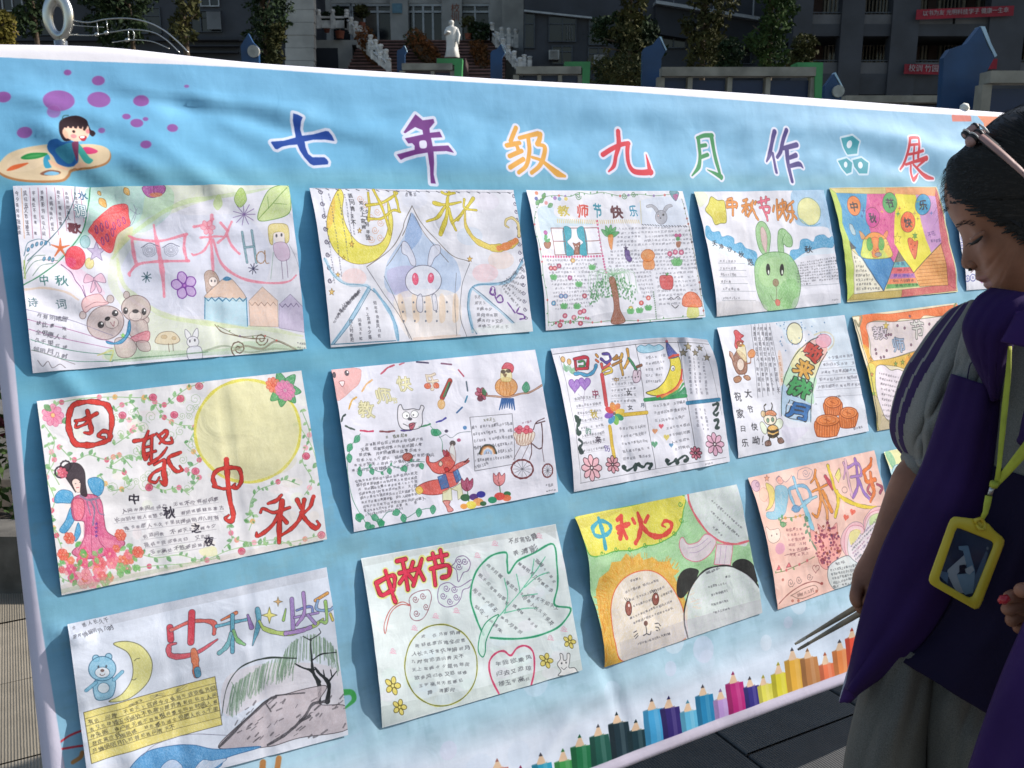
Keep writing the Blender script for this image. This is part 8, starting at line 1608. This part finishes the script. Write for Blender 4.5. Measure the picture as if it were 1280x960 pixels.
    def loop(px, py, dx, dy, ln, r, m, d=1.062, nm='bow_loop'): a = atd(px - dx * ln / 2, py - dy * ln / 2, d); b = atd(px + dx * ln / 2, py + dy * ln / 2, d); return MB().tube([a, a.lerp(b, .12), a.lerp(b, .5), a.lerp(b, .88), b],[r * .5, r, r * 1.02, r, r * .5],12).build(nm, m, hb, True)
    ux, uy = .78,-.62
    loop(1213.5,163, ux, uy, 22, .0050, PB); loop(1219,172.5, ux, uy, 26, .0062, PB, 1.056)
    for px, py, r in ((1207,169, .0058), (1219,159, .0056)): loop(px, py, ux, uy, 4.2, r, BK, 1.062, 'bow_stripe')
    for px, py in ((1215.5,171, ), (1223.5,165)): loop(px + .5, py + 3, ux, uy, 4.4, .0072, BK, 1.055, 'bow_stripe')
    loop(1217.5,172, ux, uy, 1.4, .0078, WT, 1.0545, 'bow_stripe'); loop(1208.5,166.5, ux, uy, 1.2, .0062, WT, 1.0605, 'bow_stripe')
    MB().tube([atd(1224,155,1.06), atd(1230,160,1.052), atd(1236,166,1.050)],[.001, .0016, .001],6).build('bow_edge', WT, hb, True)
    # clothes ------------------------------------------------------
    jk = empty('jacket', base, 0); jk.parent = root; jk.matrix_parent_inverse = wm(root).inverted()
    def P_(name, *a, **k): return patch(name, *a, jk, **k)
    def stripes(u, v):
        a = .06 - .05 * sm(.3, .7, v); w = .17 - .07 * sm(.25, .8, v) - .08 * sm(.85,1, v); g = .045
        return 1 if (a < u < a + w or a + w + g < u < a + 2 * w + g) and .02 < v < .93 else 0
    # far sleeve: a closed puffy tube, stripes down its outer side
    Lp = [(1199,384,1.20), (1186,391,1.22), (1165,414,1.24), (1148,438,1.25), (1132,464,1.25), (1120,498,1.25), (1114.5,528,1.25), (1118,550,1.25), (1128,565,1.25), (1140,576,1.24)]
    Rp = [(1236,366,1.17), (1232,392,1.16), (1216,430,1.14), (1203,462,1.13), (1192,492,1.13), (1184,520,1.13), (1180,543,1.14), (1178,560,1.15), (1172,574,1.16), (1160,588,1.17)]
    fold = lambda u, t: .5 * (.010 * math.exp(-((u - .55 - .1 * t) / .05) ** 2) * sm(.2, .5, t) - .010 * math.exp(-((u - .68) / .07) ** 2) * sm(.3, .6, t) + .014 * math.exp(-(((u - .35) * .8 + (t - .86)) / .05) ** 2) * sm(.3, .6, u) - .008 * math.exp(-((t - .97) / .02) ** 2))
    P_('sleeve', Lp, Rp, [JG, JP], bulge=.045, folds=.0035, seed=2, nu=48, nv=70, mfun=stripes, thick=.003, freq=5, drape=fold)
    back = [(x, y, d + .10) for x, y, d in Lp]; backR = [(x, y, d + .04) for x, y, d in Rp]
    P_('sleeve_back', Lp, Rp, JG, bulge=-.050, folds=.004, seed=3, nu=20, nv=40)
    m = MB(); m.tube([atd(1135,571,1.215), atd(1146,580,1.18), atd(1158,588,1.16)],[.010, .013, .012],10); m.build('cuff', JG, jk, True)
    # yoke: grey shoulder and chest corner
    P_('shoulder_panel', [(1224,371,1.12), (1212,392,1.105), (1204,418,1.10), (1196,448,1.095), (1190,476,1.09)],[(1262,372,1.08), (1256,405,1.065), (1250,440,1.06), (1246,470,1.06), (1243,500,1.06)], JG, bulge=.012, folds=.006, seed=4, freq=4, nu=30, nv=36)
    # purple front hanging open, tapering to its lower corner
    P_('front_panel', [(1193,468,1.085), (1180,510,1.085), (1167,550,1.09), (1153,588,1.095), (1127,640,1.105), (1103,692,1.11), (1082,760,1.11), (1071,805,1.11), (1060,862,1.11)],[(1246,486,1.055), (1244,530,1.05), (1238,580,1.05), (1226,630,1.05), (1212,680,1.055), (1190,740,1.065), (1160,790,1.08), (1124,826,1.095), (1066,868,1.108)], JP, bulge=.022, folds=.006, seed=6, freq=2.0, fdir=(1.1, .35), nu=40, nv=90, thick=.004)
    P_('panel_lining', [(1074,800,1.118), (1063,832,1.118), (1055,860,1.118), (1051,878,1.118)],[(1084,806,1.116), (1078,835,1.116), (1072,858,1.116), (1057,874,1.117)],[LIN, JP], bulge=.004, nu=12, nv=16, mfun=lambda u, v: 1 if .22 < u < .40 else 0)
    P_('front_hem', [(1060,852,1.112), (1055,866,1.112), (1051,879,1.112)],[(1100,836,1.095), (1090,848,1.096), (1062,876,1.108)], JP2, bulge=.006, nu=10, nv=8)
    # collar standing under the chin
    P_('collar', [(1240,363,1.075), (1222,376,1.06), (1208,402,1.048), (1208,420,1.044), (1218,448,1.042), (1231,474,1.044), (1241,498,1.050)],[(1300,372,1.02), (1292,384,1.01), (1278,402,1.010), (1266,420,1.015), (1258,446,1.025), (1250,474,1.036), (1244,502,1.048)], JP, bulge=.016, folds=.002, seed=9, nu=26, nv=34, thick=.004)
    P_('collar_leaf', [(1272,392,1.0), (1262,412, .995), (1253,428, .995)],[(1330,380, .97), (1325,410, .965), (1300,438, .975)], JP2, bulge=.008, nu=14, nv=12, thick=.003)
    # other front of the jacket and its sleeve, running out of the picture
    P_('front_panel', [(1300,436,1.0), (1290,480, .985), (1276,540, .98), (1275,553, .98), (1300,570, .98), (1330,640, .97)],[(1380,430, .98), (1390,480, .97), (1400,540, .96), (1400,560, .96), (1405,600, .96), (1410,650, .96)], JP, bulge=.02, folds=.005, seed=12, nu=24, nv=30)
    P_('sleeve', [(1395,425,1.05), (1370,520,1.0), (1345,620, .97), (1318,700, .94), (1285,775, .92), (1258,836, .915), (1234,900, .91), (1212,965, .91), (1195,1020, .91)],[(1470,430,1.08), (1480,520,1.0), (1475,620, .97), (1470,700, .94), (1450,790, .92), (1430,860, .92), (1410,930, .92), (1400,990, .92), (1390,1040, .92)], JP2, bulge=.055, folds=.008, seed=14, nu=40, nv=60, freq=4, thick=.003)
    SM = mat('seam_thread', (.020, .010, .050), .9)
    def seam(pts, m=SM, r=.0011, par=jk): MB().tube([atd(*p) for p in spline(np.array(pts, float), False, 5)], r, 5).build('seam', m, par, True)
    seam([(1191,470,1.078), (1200,472,1.068), (1208,474,1.062), (1224,484,1.052), (1241,497,1.046)]); seam([(1209,474,1.060), (1213,455,1.062), (1222,452,1.058)], r=.0008)
    # shirt
    st = empty('polo_shirt', base, 0); st.parent = root; st.matrix_parent_inverse = wm(root).inverted()
    patch('chest', [(1248,418,1.062), (1243,470,1.063), (1240,520,1.065), (1234,560,1.067), (1229,582,1.07)],[(1400,425,1.06), (1400,480,1.04), (1400,540,1.03), (1400,590,1.03), (1400,640,1.03)], JG, st, bulge=.035, folds=.006, seed=20, freq=3, nu=36, nv=26)
    patch('shirt_front', [(1229,578,1.072), (1218,640,1.075), (1200,700,1.082), (1172,755,1.09), (1138,800,1.10), (1116,820,1.105)],[(1400,634,1.03), (1400,700,1.02), (1400,780,1.02), (1400,860,1.02), (1400,930,1.03), (1400,992,1.04)], SH, st, bulge=.045, folds=.008, seed=22, freq=4, nu=50, nv=50, thick=.003)
    # trousers
    tr = empty('trousers', base, 0); tr.parent = root; tr.matrix_parent_inverse = wm(root).inverted()
    def leg(x0, x1, yt0, yt1, d, seed, xb0, xb1):
        patch('trouser_leg', [(x0, yt0, d), (x0 - 8, yt0 + 45, d), (xb0,960, d + .005), (xb0 - 4,1100, d + .03), (xb0 - 2,1300, d + .12)],[(x1, yt1, d + .01), (x1 - 3, yt1 + 50, d + .01), (xb1,960, d + .01), (xb1 - 2,1100, d + .03), (xb1 - 12,1300, d + .12)], TG, tr, bulge=.055, folds=.010, seed=seed, freq=3.5, fdir=(1.2, .35), nu=40, nv=70)
        patch('trouser_leg_back', [(x0, yt0, d), (x0 - 8, yt0 + 45, d), (xb0,960, d + .005), (xb0 - 4,1100, d + .03), (xb0 - 2,1300, d + .12)],[(x1, yt1, d + .01), (x1 - 3, yt1 + 50, d + .01), (xb1,960, d + .01), (xb1 - 2,1100, d + .03), (xb1 - 12,1300, d + .12)], TG, tr, bulge=-.07, folds=.004, seed=seed + 1, nu=16, nv=30)
    leg(1092,1178,790,835,1.135,30,1056,1164); leg(1168,1290,835,880,1.12,34,1160,1280)
    for x, y in ((1190,1.42), (1290,1.38)):
        p = atd(x - 60,1300,1.26); q = Vector((p.x, p.y + .02, .04)); MB().tube([q + Vector((.06, .06,0)), q, q + Vector((-.06,-.07,-.005)), q + Vector((-.10,-.11,-.015))],[.035, .042, .036, .018],12).build('shoe', WT, root, True)
    # red nail
    nl = atd(1257,749, .937); MB().tube([nl + Vector((.003,0, .002)), nl + Vector((-.003,0,-.001)), nl + Vector((-.007,0,-.003))],[.0035, .0052, .002],10).build('nail', mat('red_nail', (.45, .02, .03), .25), body, True)
    return root
build_girl()
def sticks():
    W = mat('worn_wood', (.42, .31, .20), .55,0, .3,40, .3,200, .0006, stretch=(1,1,1), col2=(.20, .165, .12)); W2 = mat('pale_wood_tip', (.75, .62, .45), .5,0, .15,40)  # pale tip, its colour raised further to look sunlit
    root = empty('wooden_sticks', atd(1075,762,1.15), 0, 'pair of thin tapered wooden sticks like chopsticks held in the girl\'s hand', 'sticks')
    for k, (x0, y0, x1, y1, d) in enumerate(((994,805,1084,751,1.150), (997.5,812,1088,759,1.142))):
        a = atd(x0, y0, d + .03); b = atd(x1, y1, d - .004); c = b + (b - a) * .35
        s = MB().tube([a, a.lerp(b, .25), a.lerp(b, .6), b, c],[.0014, .0021, .0033, .0041, .0044],10).build('stick', W, root, True)
        MB().tube([a - (b - a) * .004, a.lerp(b, .05), a.lerp(b, .16)],[.0013, .0019, .0021],10).build('tip', (W2, W)[k], s, True)
sticks()
def badge():
    YL = mat('yellow_plastic', (.62, .46, .035), .42,0, .08,20); YC = mat('yellow_cord', (.42, .44, .04), .75,0, .12,60, .5,900, .0004); MT = mat('clip_metal', (.5, .5, .5), .3, .9, .1,20)
    root = empty('name_badge', atd(1210,700,1.0), 0, 'yellow framed card holder hanging on a yellow lanyard in front of the girl', 'name badge')
    D = lambda x, y, o=0: atd(x, y, 1.015 + (y - 700) * .0001 - o)
    O = [(1190,647), (1193,645.5), (1218,648.5), (1222,650), (1235,653.5), (1243,663), (1254,672), (1256,676), (1255,681), (1226,757), (1223,761), (1218,761.5), (1164,731), (1161,727), (1161,722), (1187,650)]
    I = [(1196,660), (1198.5,660), (1239,676), (1241.5,679), (1241,683), (1216.5,744), (1214,747), (1210,746.5), (1176,727), (1174,724.5), (1174.5,721), (1194.5,663)]
    # frame: outer ring minus window, extruded
    N = 72
    def res(P): P = np.array(P, float); P = np.vstack([P, P[0]]); s = np.concatenate([[0], np.cumsum(np.hypot(*np.diff(P, axis=0).T))]); return P, s
    def by_angle(P, c):
        Q, s = res(P); t = np.linspace(0, s[-1],600, endpoint=False); X = np.interp(t, s, Q[:, 0]); Y = np.interp(t, s, Q[:, 1]); an = np.arctan2(Y - c[1], X - c[0]); out = []
        for a in np.linspace(-math.pi, math.pi, N, endpoint=False): i = np.argmin(np.abs((an - a + math.pi) % (2 * math.pi) - math.pi)); out.append((X[i], Y[i]))
        return out
    c = (1208,703); o_ = by_angle(O, c); i_ = by_angle(I, c); V = []; F = []
    for (ox, oy), (ix, iy) in zip(o_, i_):
        V += [D(ox, oy, 0), D(ox, oy, .0025), D(ox + (ix - ox) * .12, oy + (iy - oy) * .12, .004), D(ix + (ox - ix) * .12, iy + (oy - iy) * .12, .004), D(ix, iy, .0022), D(ix, iy, 0)]
    for k in range(N):
        for q in range(6): a, b = k * 6 + q, k * 6 + (q + 1) % 6; n = ((k + 1) % N) * 6; F.append((a, b, n + (q + 1) % 6, n + q))
    pydata('holder_frame', V, F, YL, root, True)
    # card behind the window with its pale blue ribbon emblem
    card = MB().prism([D(x, y, -.0005) for x, y in I], (0, .001,0)).build('card', mat('card_blue', (.035, .055, .12), .35,0, .5,25, col2=(.10, .13, .22)), root)
    z = lambda x, y: (1150 + x / 4.36,560 + y / 4.36)
    def pl(pts, col, o): P = [z(pts[i], pts[i + 1]) for i in range(0, len(pts), 2)]; MB().prism([D(x, y, o) for x, y in P], (0, .0003,0)).build('emblem', mat('card_print', col, .4,0, .15,30), card)
    pl([150,665,245,580,265,620,200,690,245,790,200,790,150,690], (.55, .60, .66), .0008); pl([210,535,262,532,300,670,290,700,262,680,235,560,212,555], (.22, .36, .52), .0010)
    pl([200,690,300,680,290,790,245,800,225,760], (.30, .45, .60), .0011); pl([110,670,155,680,150,740,110,700], (.16, .26, .42), .0009); pl([215,640,245,635,250,680,215,685], (.015, .02, .05), .0014); pl([245,660,285,640,295,665,270,690,250,680], (.62, .68, .74), .0015)
    pl([290,720,360,560,370,570,340,700,300,790], (.14, .22, .36), .0007)
    for i, (x, y) in enumerate(((368,547), (360,575), (352,600), (345,622))): 
        r = 9 if i == 0 else 4; P = [z(x + r * math.cos(a) * .8, y + r * math.sin(a)) for a in np.linspace(0,6.28,10)[:-1]]; MB().prism([D(a, b, .0009) for a, b in P], (0, .0003,0)).build('print_mark', mat('mark_grey', (.30, .34, .42), .5), card)
    # glass-like cover
    gm = bpy.data.materials.new('clear_film'); gm.use_nodes = True; b = gm.node_tree.nodes['Principled BSDF']; b.inputs['Transmission Weight'].default_value = 1; b.inputs['Roughness'].default_value = .08; b.inputs['IOR'].default_value = 1.2
    MB().prism([D(x, y, .0018) for x, y in I], (0, .0002,0)).build('clear_cover', gm, root)
    # clip
    MB().tube([D(1220,655, .004), D(1224,661, .008), D(1229,662, .006), D(1231,655, .003), D(1226,648, .006), D(1219,650, .006), D(1220,655, .004)], .0022,8).build('clip_hook', YL, root, True)
    MB().tube([D(1227,650, .005), D(1232,640, .006), D(1234,630, .006), D(1236,620, .006)],[.0022, .003, .0036, .0036],10).build('clip_body', YC, root, True); MB().tube([D(1237,619, .006), D(1241,607, .006)],[.0026, .0026],10).build('ferrule', MT, root, True)
    # lanyard straps
    def strap(L, Rr, nm='strap'): patch(nm, L, Rr, YC, root, bulge=0, nu=3, nv=30, thick=.0012)
    q = lambda x, y, d: (1100 + x / 3.69,360 + y / 3.69, d)
    strap([q(590,270,1.008), q(578,400,1.0), q(560,560, .995), q(548,700, .99), q(538,820, .99), q(524,905,1.0)],[q(606,270,1.008), q(604,400, .998), q(590,560, .992), q(574,700, .988), q(560,820, .988), q(548,915, .998)])
    strap([q(760,560, .955), q(700,660, .96), q(640,740, .97), q(580,820, .985), q(530,885, .999)],[q(790,610, .955), q(720,715, .96), q(660,795, .97), q(600,860, .985), q(542,918, .998)])
    MB().tube([D(1243,603, .012), D(1242,608, .010)], .0045,10).build('strap_joint', YC, root, True)
badge()
build_banner()
for S_ in SHEETS: sheet(*S_)
